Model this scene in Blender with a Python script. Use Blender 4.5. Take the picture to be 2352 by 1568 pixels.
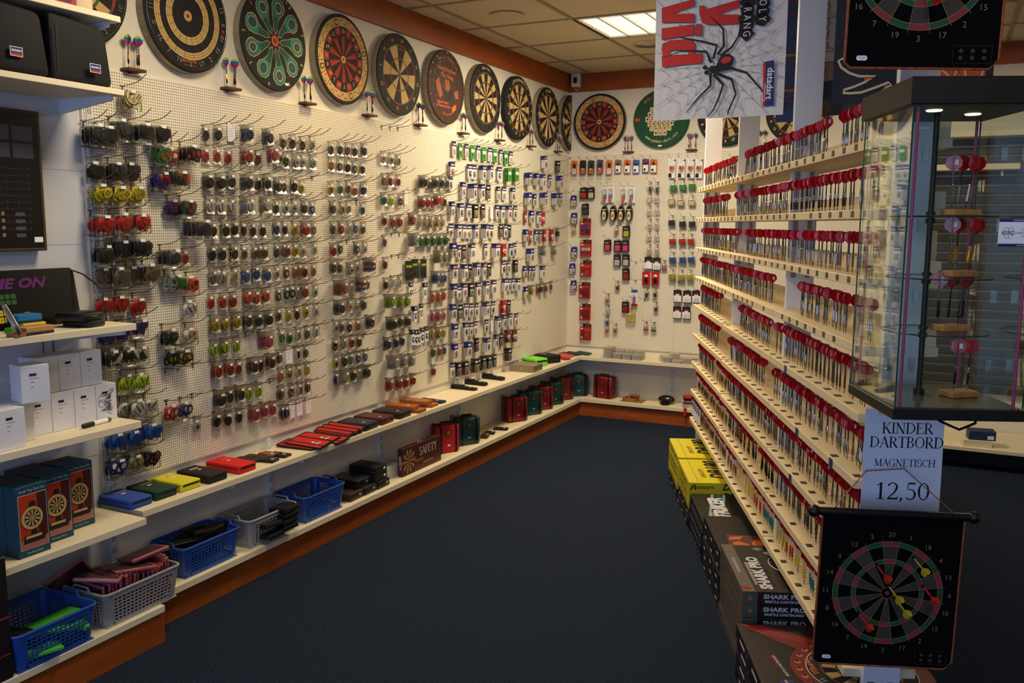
import bpy, bmesh, math, random
from mathutils import Vector, Matrix, Euler
random.seed(7)
S = bpy.context.scene; COL = S.collection; D = bpy.data; R = math.radians; PI = math.pi
for o in list(D.objects): D.objects.remove(o)
# ------------------------------------------------------------------ camera, world, lights, exposure
def lin(c, a=1.0):
    if isinstance(c, str): c = tuple(int(c[i:i+2], 16) for i in (0, 2, 4))
    return tuple((v/255/12.92) if v/255 <= .04045 else ((v/255+.055)/1.055)**2.4 for v in c) + (a,)
cam = D.objects.new('camera', D.cameras.new('camera')); COL.objects.link(cam); S.camera = cam
YAW, PITCH, ROLL = R(26.2846), R(-7.6092), R(.3042)
fw = Vector((-math.sin(YAW)*math.cos(PITCH), math.cos(YAW)*math.cos(PITCH), math.sin(PITCH)))
rt = Vector((math.cos(YAW), math.sin(YAW), 0)); up = rt.cross(fw)
r2 = math.cos(ROLL)*rt + math.sin(ROLL)*up; u2 = -math.sin(ROLL)*rt + math.cos(ROLL)*up
cam.matrix_world = Matrix(((r2.x, u2.x, -fw.x, 2.9105), (r2.y, u2.y, -fw.y, 0), (r2.z, u2.z, -fw.z, 1.583), (0, 0, 0, 1)))
cam.data.sensor_fit = 'HORIZONTAL'; cam.data.sensor_width = 36; cam.data.lens = 2016.4*36/2352
cam.data.clip_start = .02; cam.data.clip_end = 60
W = D.worlds.new('world'); S.world = W; W.use_nodes = True
bg = W.node_tree.nodes['Background']; bg.inputs[0].default_value = lin((150, 170, 205)); bg.inputs[1].default_value = .16
S.view_settings.view_transform = 'Standard'; S.view_settings.look = 'None'; S.view_settings.gamma = 1
S.view_settings.use_curve_mapping = False; S.view_settings.exposure = 0.32
S.cycles.max_bounces = 8; S.cycles.transparent_max_bounces = 40; S.cycles.diffuse_bounces = 4; S.cycles.glossy_bounces = 3
S.cycles.caustics_reflective = False; S.cycles.caustics_refractive = False; S.cycles.sample_clamp_indirect = 4.0
def area(name, loc, rot, sx, sy, power, col, spread=180):
    l = D.lights.new(name, 'AREA'); l.shape = 'RECTANGLE'; l.size = sx; l.size_y = sy; l.energy = power; l.color = lin(col)[:3]; l.spread = R(spread)
    o = D.objects.new(name, l); COL.objects.link(o); o.location = loc; o.rotation_euler = rot; return o
WARM = (255, 236, 200)
# fluorescent panels of the ceiling (the one in view and its neighbours further along the room)
area('troffer_light', (1.11, 5.40, 2.775), (0, 0, 0), .52, .52, 38, WARM)
area('troffer_light', (3.5, 5.40, 2.775), (0, 0, 0), .52, .52, 14, WARM)
area('troffer_light', (1.11, 2.35, 2.775), (0, 0, 0), .52, .52, 22, WARM)
area('troffer_light', (3.5, 1.0, 2.775), (0, 0, 0), .52, .52, 8, WARM)
for x, y, p in ((.49, 4.81, 9), (1.32, 4.81, 9), (.49, 3.6, 9)):
    l = D.lights.new('downlight_lamp', 'SPOT'); l.energy = p*2.6; l.color = lin((255, 222, 165))[:3]; l.spot_size = R(135); l.spot_blend = .8; l.shadow_soft_size = .08
    o = D.objects.new('downlight_lamp', l); COL.objects.link(o); o.location = (x, y, 2.77)
# daylight through the shop window behind the camera
area('window_daylight', (2.4, -1.6, 1.5), (R(90), 0, R(12)), 3.6, 1.9, 44, (168, 196, 255))
# ------------------------------------------------------------------ materials
MATS = {}
def mat(name, c, rough=.55, metal=0.0, spec=.4, emit=0.0, bump=None, vary=None):
    if name in MATS: return MATS[name]
    m = D.materials.new(name); m.use_nodes = True; nt = m.node_tree; b = nt.nodes['Principled BSDF']
    b.inputs['Base Color'].default_value = lin(c); b.inputs['Roughness'].default_value = rough; b.inputs['Metallic'].default_value = metal
    b.inputs['Specular IOR Level'].default_value = spec
    if emit:
        b.inputs['Emission Color'].default_value = lin(c); b.inputs['Emission Strength'].default_value = emit
    tc = None
    if vary:   # (scale, amount, stretch)
        sc, amt, st = vary
        tc = nt.nodes.new('ShaderNodeTexCoord'); mp = nt.nodes.new('ShaderNodeMapping'); mp.inputs['Scale'].default_value = st
        n = nt.nodes.new('ShaderNodeTexNoise'); n.inputs['Scale'].default_value = sc; n.inputs['Detail'].default_value = 5
        nt.links.new(tc.outputs['Object'], mp.inputs[0]); nt.links.new(mp.outputs[0], n.inputs['Vector'])
        mr = nt.nodes.new('ShaderNodeMapRange'); mr.inputs[1].default_value = .3; mr.inputs[2].default_value = .7
        mr.inputs[3].default_value = 1-amt; mr.inputs[4].default_value = 1+amt
        mx = nt.nodes.new('ShaderNodeVectorMath'); mx.operation = 'SCALE'; mx.inputs[0].default_value = lin(c)[:3]
        nt.links.new(n.outputs[0], mr.inputs[0]); nt.links.new(mr.outputs[0], mx.inputs['Scale']); nt.links.new(mx.outputs[0], b.inputs['Base Color'])
    if bump:   # (scale, strength)
        n = nt.nodes.new('ShaderNodeTexNoise'); n.inputs['Scale'].default_value = bump[0]; n.inputs['Detail'].default_value = 3
        t2 = nt.nodes.new('ShaderNodeTexCoord'); nt.links.new(t2.outputs['Object'], n.inputs['Vector'])
        bp = nt.nodes.new('ShaderNodeBump'); bp.inputs['Strength'].default_value = bump[1]; bp.inputs['Distance'].default_value = .003
        nt.links.new(n.outputs[0], bp.inputs['Height']); nt.links.new(bp.outputs[0], b.inputs['Normal'])
    MATS[name] = m; return m
def clear(name, tint, gloss_fac, rough=.12, fresnel=False, gcol=(255, 255, 255)):
    if name in MATS: return MATS[name]
    m = D.materials.new(name); m.use_nodes = True; nt = m.node_tree; nt.nodes.remove(nt.nodes['Principled BSDF'])
    t = nt.nodes.new('ShaderNodeBsdfTransparent'); t.inputs[0].default_value = lin(tint)
    if fresnel:
        g = nt.nodes.new('ShaderNodeBsdfGlossy'); g.inputs['Roughness'].default_value = rough; g.inputs[0].default_value = lin(gcol)
        if rough > .09:
            nn = nt.nodes.new('ShaderNodeTexNoise'); nn.inputs['Scale'].default_value = 60; bp = nt.nodes.new('ShaderNodeBump'); bp.inputs['Strength'].default_value = .5; bp.inputs['Distance'].default_value = .004; tc = nt.nodes.new('ShaderNodeTexCoord'); nt.links.new(tc.outputs['Object'], nn.inputs['Vector']); nt.links.new(nn.outputs[0], bp.inputs['Height']); nt.links.new(bp.outputs[0], g.inputs['Normal'])
    else:
        g = nt.nodes.new('ShaderNodeBsdfPrincipled'); g.inputs['Base Color'].default_value = lin(gcol); g.inputs['Roughness'].default_value = rough; g.inputs['Specular IOR Level'].default_value = .9
    mx = nt.nodes.new('ShaderNodeMixShader'); nt.links.new(t.outputs[0], mx.inputs[1]); nt.links.new(g.outputs[0], mx.inputs[2])
    if fresnel:
        f = nt.nodes.new('ShaderNodeFresnel'); f.inputs[0].default_value = 1.4; k = nt.nodes.new('ShaderNodeMath'); k.operation = 'MULTIPLY'; k.inputs[1].default_value = gloss_fac; nt.links.new(f.outputs[0], k.inputs[0]); nt.links.new(k.outputs[0], mx.inputs[0])
    else: mx.inputs[0].default_value = gloss_fac
    nt.links.new(mx.outputs[0], nt.nodes['Material Output'].inputs[0]); MATS[name] = m; return m
def pegmat(name, base, axis):
    m = D.materials.new(name); m.use_nodes = True; nt = m.node_tree; b = nt.nodes['Principled BSDF']; b.inputs['Roughness'].default_value = .6
    tc = nt.nodes.new('ShaderNodeTexCoord'); sp = nt.nodes.new('ShaderNodeSeparateXYZ'); nt.links.new(tc.outputs['Object'], sp.inputs[0])
    def ch(out):
        a = nt.nodes.new('ShaderNodeMath'); a.operation = 'MULTIPLY'; a.inputs[1].default_value = 1/.0111; nt.links.new(out, a.inputs[0])
        f = nt.nodes.new('ShaderNodeMath'); f.operation = 'FRACT'; nt.links.new(a.outputs[0], f.inputs[0])
        s = nt.nodes.new('ShaderNodeMath'); s.operation = 'SUBTRACT'; s.inputs[1].default_value = .5; nt.links.new(f.outputs[0], s.inputs[0])
        q = nt.nodes.new('ShaderNodeMath'); q.operation = 'MULTIPLY'; nt.links.new(s.outputs[0], q.inputs[0]); nt.links.new(s.outputs[0], q.inputs[1]); return q
    q1 = ch(sp.outputs[axis]); q2 = ch(sp.outputs[2])
    ad = nt.nodes.new('ShaderNodeMath'); nt.links.new(q1.outputs[0], ad.inputs[0]); nt.links.new(q2.outputs[0], ad.inputs[1])
    lt = nt.nodes.new('ShaderNodeMath'); lt.operation = 'LESS_THAN'; lt.inputs[1].default_value = .05; nt.links.new(ad.outputs[0], lt.inputs[0])
    mx = nt.nodes.new('ShaderNodeMix'); mx.data_type = 'RGBA'; mx.inputs[6].default_value = lin(base); mx.inputs[7].default_value = lin((88, 72, 50))
    nt.links.new(lt.outputs[0], mx.inputs[0]); nt.links.new(mx.outputs[2], b.inputs['Base Color']); MATS[name] = m; return m
CREAM = mat('cream_shelf', (226, 214, 184), .5)
WHITE = mat('white_paint', (224, 222, 218), .6, bump=(90, .05))
WALLM = mat('wall_paint', (226, 220, 206), .75, bump=(220, .12))
METALW = mat('white_metal', (214, 218, 224), .45)
BLACKP = mat('black_plastic', (14, 14, 15), .4)
WOOD = mat('cherry_wood', (150, 74, 22), .5, vary=(3.0, .22, (1, 1, 5)))
STEEL = mat('steel', (170, 168, 164), .3, 1.0)
ZINC = mat('zinc_wire', (128, 112, 86), .4, .85)
PAPER = mat('white_paper', (236, 236, 240), .7)
STICK = mat('price_sticker', (240, 240, 244), .6)
INK = mat('black_ink', (20, 18, 22), .7)
BAG = clear('clear_bag', (250, 250, 248), .8, .3, True)
BLIST = clear('clear_blister', (250, 250, 250), .7, .08, True)
GLASS = clear('case_glass', (252, 255, 253), .3, .02, True)
GEDGE = mat('glass_edge', (28, 66, 48), .2)
# ------------------------------------------------------------------ mesh building
I4 = Matrix.Identity(4)
def TR(x=0, y=0, z=0, rx=0, ry=0, rz=0, s=1):
    return Matrix.Translation((x, y, z)) @ Euler((rx, ry, rz)).to_matrix().to_4x4() @ (Matrix.Scale(s, 4) if s != 1 else I4)
class MB:
    def __init__(s): s.v = []; s.f = []; s.m = []
    def add(s, vs, fs, m=0, T=None):
        k = len(s.v); s.v += [tuple(T @ Vector(p)) for p in vs] if T is not None else [tuple(p) for p in vs]
        s.f += [tuple(i+k for i in f) for f in fs]; s.m += ([m]*len(fs) if isinstance(m, int) else list(m)); return s
    def box(s, x0, y0, z0, x1, y1, z1, m=0, T=None):
        return s.add([(x0, y0, z0), (x1, y0, z0), (x1, y1, z0), (x0, y1, z0), (x0, y0, z1), (x1, y0, z1), (x1, y1, z1), (x0, y1, z1)],
                     [(0, 3, 2, 1), (4, 5, 6, 7), (0, 1, 5, 4), (1, 2, 6, 5), (2, 3, 7, 6), (3, 0, 4, 7)], m, T)
    def bar(s, a, b, w, h, m=0):                       # a square bar between two points
        a = Vector(a); b = Vector(b); d = b-a; L = d.length; q = d.to_track_quat('Z', 'Y').to_matrix().to_4x4()
        return s.box(-w/2, -h/2, 0, w/2, h/2, L, m, Matrix.Translation(a) @ q)
    def prism(s, poly, z0, z1, m=0, T=None, ms=None):
        n = len(poly); vs = [(x, y, z0) for x, y in poly] + [(x, y, z1) for x, y in poly]
        s.add(vs, [tuple(range(n))[::-1], tuple(range(n, 2*n))], m, T)
        k = len(s.v)-2*n
        for i in range(n): s.f.append((k+i, k+(i+1) % n, k+n+(i+1) % n, k+n+i)); s.m.append(m if ms is None else ms)
        return s
    def xz(s, poly, y0, y1, m=0, T=None, ms=None):      # polygon in x,z extruded along y, front at y0
        X = Matrix(((1, 0, 0, 0), (0, 0, 1, 0), (0, 1, 0, 0), (0, 0, 0, 1)))
        return s.prism(poly, y0, y1, m, (T @ X) if T is not None else X, ms)
    def lathe(s, prof, n=12, m=0, T=None, cap=True):
        vs = []; fs = []; mm = []
        for r, z in prof: vs += [(r*math.cos(2*PI*i/n), r*math.sin(2*PI*i/n), z) for i in range(n)]
        for j in range(len(prof)-1):
            for i in range(n): fs.append((j*n+i, j*n+(i+1) % n, (j+1)*n+(i+1) % n, (j+1)*n+i)); mm.append(m if isinstance(m, int) else m[j])
        if cap:
            fs.append(tuple(range(n))[::-1]); mm.append(mm[0]); fs.append(tuple(range((len(prof)-1)*n, len(prof)*n))); mm.append(mm[-2])
        return s.add(vs, fs, mm, T)
    def tube(s, pts, r, n=5, m=0, T=None):
        P = [Vector(p) for p in pts]; vs = []; fs = []; up = Vector((0, 0, 1))
        for i, p in enumerate(P):
            d = (P[min(i+1, len(P)-1)]-P[max(i-1, 0)]).normalized()
            a = d.cross(up if abs(d.z) < .95 else Vector((1, 0, 0))).normalized(); b = d.cross(a); rr = r if not isinstance(r, (list, tuple)) else r[i]
            vs += [p+rr*(math.cos(2*PI*k/n)*a+math.sin(2*PI*k/n)*b) for k in range(n)]
        for i in range(len(P)-1):
            for k in range(n): fs.append((i*n+k, i*n+(k+1) % n, (i+1)*n+(k+1) % n, (i+1)*n+k))
        fs += [tuple(range(n))[::-1], tuple(range((len(P)-1)*n, len(P)*n))]
        return s.add(vs, fs, m, T)
    def ball(s, c, r, m=0, nu=10, nv=7, sc=(1, 1, 1), T=None):
        pr = [(max(1e-4, r*math.sin(PI*j/nv)), -r*math.cos(PI*j/nv)) for j in range(nv+1)]
        M = Matrix.Translation(c) @ Matrix.Diagonal((*sc, 1)); return s.lathe(pr, nu, m, (T @ M) if T is not None else M, False)
    def bev(s, x0, y0, z0, x1, y1, z1, r, m=0, T=None, seg=2):   # box with rounded edges
        bm = bmesh.new(); bmesh.ops.create_cube(bm, size=1)
        for v in bm.verts: v.co = Vector(((x0+x1)/2+v.co.x*(x1-x0), (y0+y1)/2+v.co.y*(y1-y0), (z0+z1)/2+v.co.z*(z1-z0)))
        bmesh.ops.bevel(bm, geom=bm.edges[:], offset=r, segments=seg, affect='EDGES', profile=.5)
        bm.verts.index_update(); s.add([v.co[:] for v in bm.verts], [tuple(v.index for v in f.verts) for f in bm.faces], m, T); bm.free(); return s
    def text(s, t, h, m=0, T=None, bold=0.0, shear=0.0, sx=1.0, align='CENTER', ex=0.0):
        vs, fs = glyphs(t, bold, shear, align); return s.add([(x*h*sx, y*h, ex) for x, y in vs], fs, m, T)
    def mesh(s, name, mats, smooth=False):
        me = D.meshes.new(name); me.from_pydata(s.v, [], s.f)
        for q in mats: me.materials.append(q)
        me.polygons.foreach_set('material_index', s.m)
        if smooth: me.polygons.foreach_set('use_smooth', [True]*len(s.f)); me.set_sharp_from_angle(angle=R(40))
        me.update(); return me
    def build(s, name, mats, parent=None, loc=(0, 0, 0), rot=(0, 0, 0), smooth=False):
        return put(s.mesh(name, mats if isinstance(mats, (list, tuple)) else [mats], smooth), name, parent, loc, rot)
_GC = {}
def glyphs(t, bold, shear, align):
    k = (t, bold, shear, align)
    if k not in _GC:
        c = D.curves.new('t', 'FONT'); c.body = t; c.size = 1/.73; c.resolution_u = 2; c.offset = bold; c.shear = shear; c.align_x = align; c.align_y = 'CENTER'; c.fill_mode = 'FRONT'
        o = D.objects.new('t', c); COL.objects.link(o); me = o.to_mesh()
        _GC[k] = ([(v.co.x, v.co.y) for v in me.vertices], [tuple(p.vertices) for p in me.polygons])
        o.to_mesh_clear(); D.objects.remove(o); D.curves.remove(c)
    return _GC[k]
def put(me, name, parent=None, loc=(0, 0, 0), rot=(0, 0, 0)):
    o = D.objects.new(name, me); COL.objects.link(o)
    if parent is not None: o.parent = parent
    o.location = loc; o.rotation_euler = rot; return o
USED = {}
def tag(o, label, cat, group=None, kind=None):
    o['label'] = label; o['category'] = cat
    if group: o['group'] = group
    if kind: o['kind'] = kind
    return o
def thing(name, label, cat, loc=(0, 0, 0), rz=0, group=None, rot=None):
    o = D.objects.new(name, None); COL.objects.link(o); o.location = loc; o.rotation_euler = rot or (0, 0, rz); o.empty_display_size = .05
    return tag(o, label, cat, group)
def struct(o): o['kind'] = 'structure'; return o
FXZ = TR(rx=R(90))            # text plane: x right, z up, facing -y
CAMF = R(22.525); RACKF = R(-67.475); C0 = Vector((2.9105, 0, 0))
def PF(d, s, z=0): return C0 + Vector((.92375*d-.38301*s, .38301*d+.92375*s, z))   # point by distance right of / ahead along the rack
_o = 'first second third fourth fifth sixth seventh eighth ninth tenth eleventh twelfth thirteenth fourteenth fifteenth sixteenth seventeenth eighteenth nineteenth'.split()
ORD = [''] + _o + [(t + ('-' + _o[k-1] if k else '')) if k else t[:-1] + 'ieth' for t in ('twenty', 'thirty', 'forty', 'fifty') for k in range(10)]
# ------------------------------------------------------------------ the room
L = 6.945; H = 2.81
def carpet():
    m = D.materials.new('blue_carpet'); m.use_nodes = True; nt = m.node_tree; b = nt.nodes['Principled BSDF']; b.inputs['Roughness'].default_value = .95; b.inputs['Specular IOR Level'].default_value = .1
    tc = nt.nodes.new('ShaderNodeTexCoord'); n = nt.nodes.new('ShaderNodeTexNoise'); n.inputs['Scale'].default_value = 170; n.inputs['Detail'].default_value = 4; n.inputs['Roughness'].default_value = .75
    nt.links.new(tc.outputs['Object'], n.inputs['Vector']); cr = nt.nodes.new('ShaderNodeValToRGB')
    e = cr.color_ramp.elements; e[0].position = .32; e[0].color = lin((13, 18, 30)); e[1].position = .72; e[1].color = lin((60, 70, 84)); x = e.new(.52); x.color = lin((28, 38, 56))
    nt.links.new(n.outputs[0], cr.inputs[0]); nt.links.new(cr.outputs[0], b.inputs['Base Color'])
    bp = nt.nodes.new('ShaderNodeBump'); bp.inputs['Strength'].default_value = .6; bp.inputs['Distance'].default_value = .004; nt.links.new(n.outputs[0], bp.inputs['Height']); nt.links.new(bp.outputs[0], b.inputs['Normal']); return m
struct(MB().box(0, -2, -.1, 6.2, L, 0).build('floor', carpet()))
struct(MB().box(-.1, -2, -.1, 0, L, 3.0).build('wall_left', WALLM))
struct(MB().box(-.1, L, -.1, 6.2, L+.1, 3.0).build('wall_back', WALLM))
struct(MB().box(6.2, -2, -.1, 6.3, L+.1, 3.0).build('wall_right', WALLM))
CEILM = mat('ceiling_tile', (206, 190, 158), .85, bump=(160, .25))
GRID = mat('ceiling_grid', (150, 134, 104), .5)
ceil = struct(MB().box(0, -2, H+.018, 6.2, L, H+.06).build('ceiling', mat('ceiling_slab', (60, 52, 40), .9)))
PX, PY, X0, Y0 = .595, .63, .2, 5.075
tile = MB().bev(.008, .008, 0, PX-.008, PY-.008, .014, .004, seg=1).mesh('tile', [CEILM])
for i in range(-1, 10):
    for j in range(-9, 3):
        x, y = X0+i*PX, Y0+j*PY
        if (i, j) == (1, 0): continue
        x1, y1, xa, ya = min(x+PX, 6.19), min(y+PY, L-.02), max(x, .02), y
        if x1-xa < .05 or y1-ya < .05: continue
        if xa > x or x1 < x+PX or y1 < y+PY: MB().box(xa+.008, ya+.008, 0, x1-.008, y1-.008, .014).build('tile', CEILM, ceil, (0, 0, H))
        else: put(tile, 'tile', ceil, (x, y, H))
for i in range(0, 11): MB().box(X0+i*PX-.012, -2, H-.006, X0+i*PX+.012, L, H+.004).build('grid_runner', GRID, ceil)
for j in range(-9, 4):
    if Y0+j*PY < L: MB().box(0, Y0+j*PY-.012, H-.005, 6.2, Y0+j*PY+.012, H+.003).build('grid_runner', GRID, ceil)
# wooden fascia and skirting
struct(MB().box(0, -2, 2.668, .022, L, H).build('trim_1', WOOD)); struct(MB().box(.022, L-.022, 2.668, 6.2, L, H).build('trim_2', WOOD))
SB = .218
struct(MB().box(0, 2.262, 0, SB, L, .118).build('baseboard_left', WOOD)); struct(MB().box(.19, -.5, 0, .326, 2.26, .118).build('baseboard_near', WOOD))
struct(MB().box(SB, L-SB, 0, 2.2, L, .118).build('baseboard_back', WOOD))
# perforated panels: five boards on the side wall, three on the back wall
PEGL = pegmat('pegboard_side', (238, 230, 212), 1); PEGB = pegmat('pegboard_back', (238, 230, 212), 0)
pl = thing('pegboard', 'long cream perforated pegboard covering the side wall under the dartboards', 'pegboard', (.001, 0, 0))
ys = [2.272, 3.205, 4.14, 5.07, 6.0, L-.012]
for a, b in zip(ys, ys[1:]): MB().box(0, a+.0008, .556, .012, b-.0008, 2.156).build('panel', PEGL, pl)
pb = thing('pegboard', 'cream perforated pegboard on the back wall behind the dart rack', 'pegboard', (0, -.001, 0))
for a, b in ((.012, .95), (.95, 1.89), (1.89, 2.55)): MB().box(a+.0008, L-.012, .556, b-.0008, L, 2.156).build('panel', PEGB, pb)
# slotted uprights under and beside the panels
def upright(loc, rz, h, label, grp):
    t = thing('shelf_upright', label, 'upright', loc, rz, grp)
    b = MB().box(-.0125, -.018, 0, .0125, 0, h); b.build('channel', METALW, t)
    k = MB()
    for i in range(int(h/.05)):
        for sx in (-.005, .005): k.box(sx-.0012, -.0186, i*.05+.01, sx+.0012, -.0178, i*.05+.034)
    k.build('slots', mat('slot_dark', (60, 64, 72), .7), t)
for i, y in enumerate((2.30, 3.205, 4.14, 5.07, 6.0)):
    upright((0, y, .02 if i else .02), R(90), .53 if i else 2.3, 'white slotted upright %s' % ('beside the near shelf unit' if not i else '%s along the side wall under the pegboard' % ORD[i]), 'slotted uprights')
for i, x in enumerate((.95, 1.89)): upright((x, L, .02), 0, .53, 'white slotted upright %s on the back wall under the pegboard' % ('nearest the corner' if not i else 'nearest the dart rack'), 'slotted uprights')
# the two long shelves and their brackets
def bracket(parent, x0, x1, y, z):
    MB().xz([(x0, z), (x1, z), (x1, z-.018), (x0, z-.05)], y-.006, y+.006).build('bracket', METALW, parent)
def lshelf(name, label, z, dep, th):
    t = thing(name, label, 'shelf')
    MB().prism([(.002, 2.262), (dep, 2.262), (dep, L-dep), (.002, L-.002)], z-th, z).build('board', CREAM, t)
    MB().prism([(dep, L-dep+.001), (2.2, L-dep+.001), (2.2, L-.002), (.004, L-.002)], z-th, z).build('board', CREAM, t)
    return t
us = lshelf('wall_shelf', 'long cream shelf under the pegboards, upper of two', .496, .236, .024)
for y in (2.75, 3.205, 4.14, 5.07, 6.0): bracket(us, .004, .222, y, .471)
lshelf('wall_shelf', 'long cream shelf above the wooden skirting, lower of two', .146, .245, .026)
# ceiling lamps
t = thing('ceiling_troffer', 'square fluorescent ceiling panel with louvres, behind the spider banner', 'ceiling light', (X0+PX, Y0, H))
LAMP = mat('lamp_glow', (255, 246, 226), .5, emit=2.6); SIL = mat('louvre_silver', (214, 210, 200), .25, .6)
MB().box(.02, .02, .012, PX-.02, PY-.02, .016).build('diffuser', LAMP, t)
f = MB(); f.box(0, 0, -.006, PX, .022, .01); f.box(0, PY-.022, -.006, PX, PY, .01); f.box(0, .022, -.006, .022, PY-.022, .01); f.box(PX-.022, .022, -.006, PX, PY-.022, .01); f.build('frame', GRID, t)
for i in (1, 2, 3): MB().box(i*PX/4-.005, .022, -.004, i*PX/4+.005, PY-.022, .012).build('louvre', SIL, t)
for j in range(1, 11): MB().box(.022, j*PY/11-.002, -.004, PX-.022, j*PY/11+.002, .011).build('louvre', SIL, t)
for x, y, lb in ((.49, 4.81, 'round recessed downlight near the side wall'), (1.32, 4.81, 'round recessed downlight at the upper edge beside the spider banner')):
    t = thing('downlight', lb, 'ceiling light', (x, y, H), 0, 'recessed downlights')
    MB().lathe([(.108, -.004), (.108, .0), (.092, .0), (.088, -.006), (.1, -.009)], 28).build('ring', mat('downlight_ring', (190, 176, 140), .4), t, smooth=True)
    MB().lathe([(.001, -.0045), (.089, -.0045), (.089, -.002)], 28).build('lens', mat('downlight_glow', (240, 244, 255), .5, emit=4.0), t)
t = thing('air_diffuser', 'round white ceiling air vent half hidden by the spider banner', 'air vent', (.99, 5.98, H))
for k in range(5): MB().lathe([(.11-k*.022, -.006-k*.001), (.11-k*.022, -.001), (.097-k*.022, -.012-k*.001)], 24, cap=False).build('ring', CEILM, t)
MB().lathe([(.001, -.012), (.02, -.012), (.02, -.002)], 14).build('core', CEILM, t)
t = thing('motion_sensor', 'small cream box sensor under the ceiling in the corner', 'sensor', (.085, L-.022, 2.70), 0)
MB().bev(-.038, -.06, 0, .038, -.012, .11, .008).build('body', mat('sensor_cream', (220, 210, 186), .5), t); MB().box(-.016, -.0625, .03, .016, -.0595, .075).build('lens', BLACKP, t)
MB().box(-.045, -.03, .1, .03, 0, .109).build('mount', BLACKP, t); MB().tube([(.02, -.03, .001), (.022, -.04, -.02), (.005, -.035, -.028), (-.01, -.03, -.012)], .003).build('cable', mat('sensor_cream', ''), t)
# ------------------------------------------------------------------ dartboards
BK = mat('board_black', (24, 22, 20), .75); TAN = mat('board_tan', (196, 160, 100), .8); BRED = mat('board_red', (150, 38, 30), .75); BGRN = mat('board_green', (26, 98, 58), .75)
CORK = mat('board_band', (150, 138, 112), .6, vary=(14, .25, (1, 1, 1))); WIRE = mat('board_wire', (150, 150, 148), .35, .9); YEL = mat('board_yellow', (206, 168, 60), .7)
ORG = mat('board_orange', (196, 98, 40), .7); NUMT = mat('number_tan', (206, 178, 120), .7); TEAL = mat('board_teal', (40, 132, 108), .75); DTEAL = mat('board_dark_teal', (20, 78, 64), .75); BBLU = mat('board_blue', (38, 88, 136), .75)
CGRN = mat('board_cloth_green', (22, 74, 50), .8); BROWN = mat('board_brown', (60, 34, 24), .75)
NUM = [20, 1, 18, 4, 13, 6, 10, 15, 2, 17, 3, 19, 7, 16, 8, 11, 14, 9, 12, 5]
RB = .2255
def cell(b, r0, r1, a0, a1, y, m, n=3):
    a0, a1 = R(90-a0), R(90-a1); P = [(r0*math.cos(a0+(a1-a0)*i/n), r0*math.sin(a0+(a1-a0)*i/n)) for i in range(n+1)]
    Q = [(r1*math.cos(a0+(a1-a0)*i/n), r1*math.sin(a0+(a1-a0)*i/n)) for i in range(n+1)]
    for i in range(n): b.add([(P[i][0], y, P[i][1]), (P[i+1][0], y, P[i+1][1]), (Q[i+1][0], y, Q[i+1][1]), (Q[i][0], y, Q[i][1])], [(0, 1, 2, 3)], m)
def ring(b, r0, r1, y, m, n=40):
    for i in range(n): cell(b, r0, r1, i*360/n, (i+1)*360/n, y, m, 1)
def wheel(b, c, r, y, m, n=20, sx=1, rot=0):
    b.xz([(c[0]+sx*r*math.cos(2*PI*i/n)*math.cos(rot)-r*math.sin(2*PI*i/n)*math.sin(rot), c[1]+sx*r*math.cos(2*PI*i/n)*math.sin(rot)+r*math.sin(2*PI*i/n)*math.cos(rot)) for i in range(n)], y-.0006, y, m)
def std_face(b, y, a, c, e, g, trip=True, rb=1.0):    # black a, tan c, red e, green g (material slots)
    for i in range(20):
        s = i*18-9; w = a if i % 2 == 0 else c; k = e if i % 2 == 0 else g
        rr = [.016, .097, .107, .160, .171] if trip else [.016, .1, .1, .160, .171]
        cell(b, rr[0], rr[1], s, s+18, y, w)
        if trip: cell(b, rr[1], rr[2], s, s+18, y, k)
        cell(b, rr[2], rr[3], s, s+18, y, w); cell(b, rr[3], rr[4], s, s+18, y, k)
    ring(b, .0065, .016, y, g); ring(b, .0001, .0065, y, e)
def wires(rads, nsp, off=9, y=-.0405, r0=.016, r1=.171):
    b = MB()
    for r in rads: b.tube([(r*math.cos(2*PI*i/48), y, r*math.sin(2*PI*i/48)) for i in range(49)], .0008, 3)
    for i in range(nsp):
        a = R(i*360/nsp+off); b.tube([(r0*math.sin(a), y, r0*math.cos(a)), (r1*math.sin(a), y, r1*math.cos(a))], .0008, 3)
    return b
def numbers(nums, r, h, y, turn=True, step=None, off=0, bold=.02):
    b = MB(); n = len(nums)
    for i, t in enumerate(nums):
        a = 360/n*i+off; up = 1
        q = R(-a) if turn else 0
        if turn and 100 < a % 360 < 260: q += PI
        b.text(str(t), h, 0, Matrix.Translation((r*math.sin(R(a)), y, r*math.cos(R(a)))) @ Matrix.Rotation(-q, 4, 'Y') @ FXZ, bold=bold)
    return b
def arc_text(b, t, r, h, y, m, top=True, gap=.82, a_mid=0):
    n = len(t); st = h*gap/r*57.3
    for i, ch in enumerate(t):
        if ch == ' ': continue
        a = a_mid+(i-(n-1)/2)*st*(1 if top else -1); q = -R(a) + (0 if top else PI)
        b.text(ch, h, m, Matrix.Translation((r*math.sin(R(a)), y, r*math.cos(R(a)))) @ Matrix.Rotation(-q, 4, 'Y') @ FXZ, bold=.02)
def board_body(t, rim, face, half=False):
    b = MB(); n = 48
    X = TR(rx=R(90))
    if not half: b.lathe([(RB-.004, 0), (RB, .002), (RB, .036), (RB-.004, .04)], n, [0, 0, 1], X); b.m[-1] = 1
    else:
        pr = [(RB*math.sin(R(a)), RB*math.cos(R(a))) for a in range(180, 361, 6)]; b.xz(pr, -.04, 0, 1, None, 0)
    b.build('body', [rim, face], t, smooth=False); return t
def dartboard(label, loc, rz, rim, face, half=False):
    t = thing('dartboard', label, 'dartboard', loc, rz, 'dartboards along the top of the walls'); return board_body(t, rim, face, half)
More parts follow.
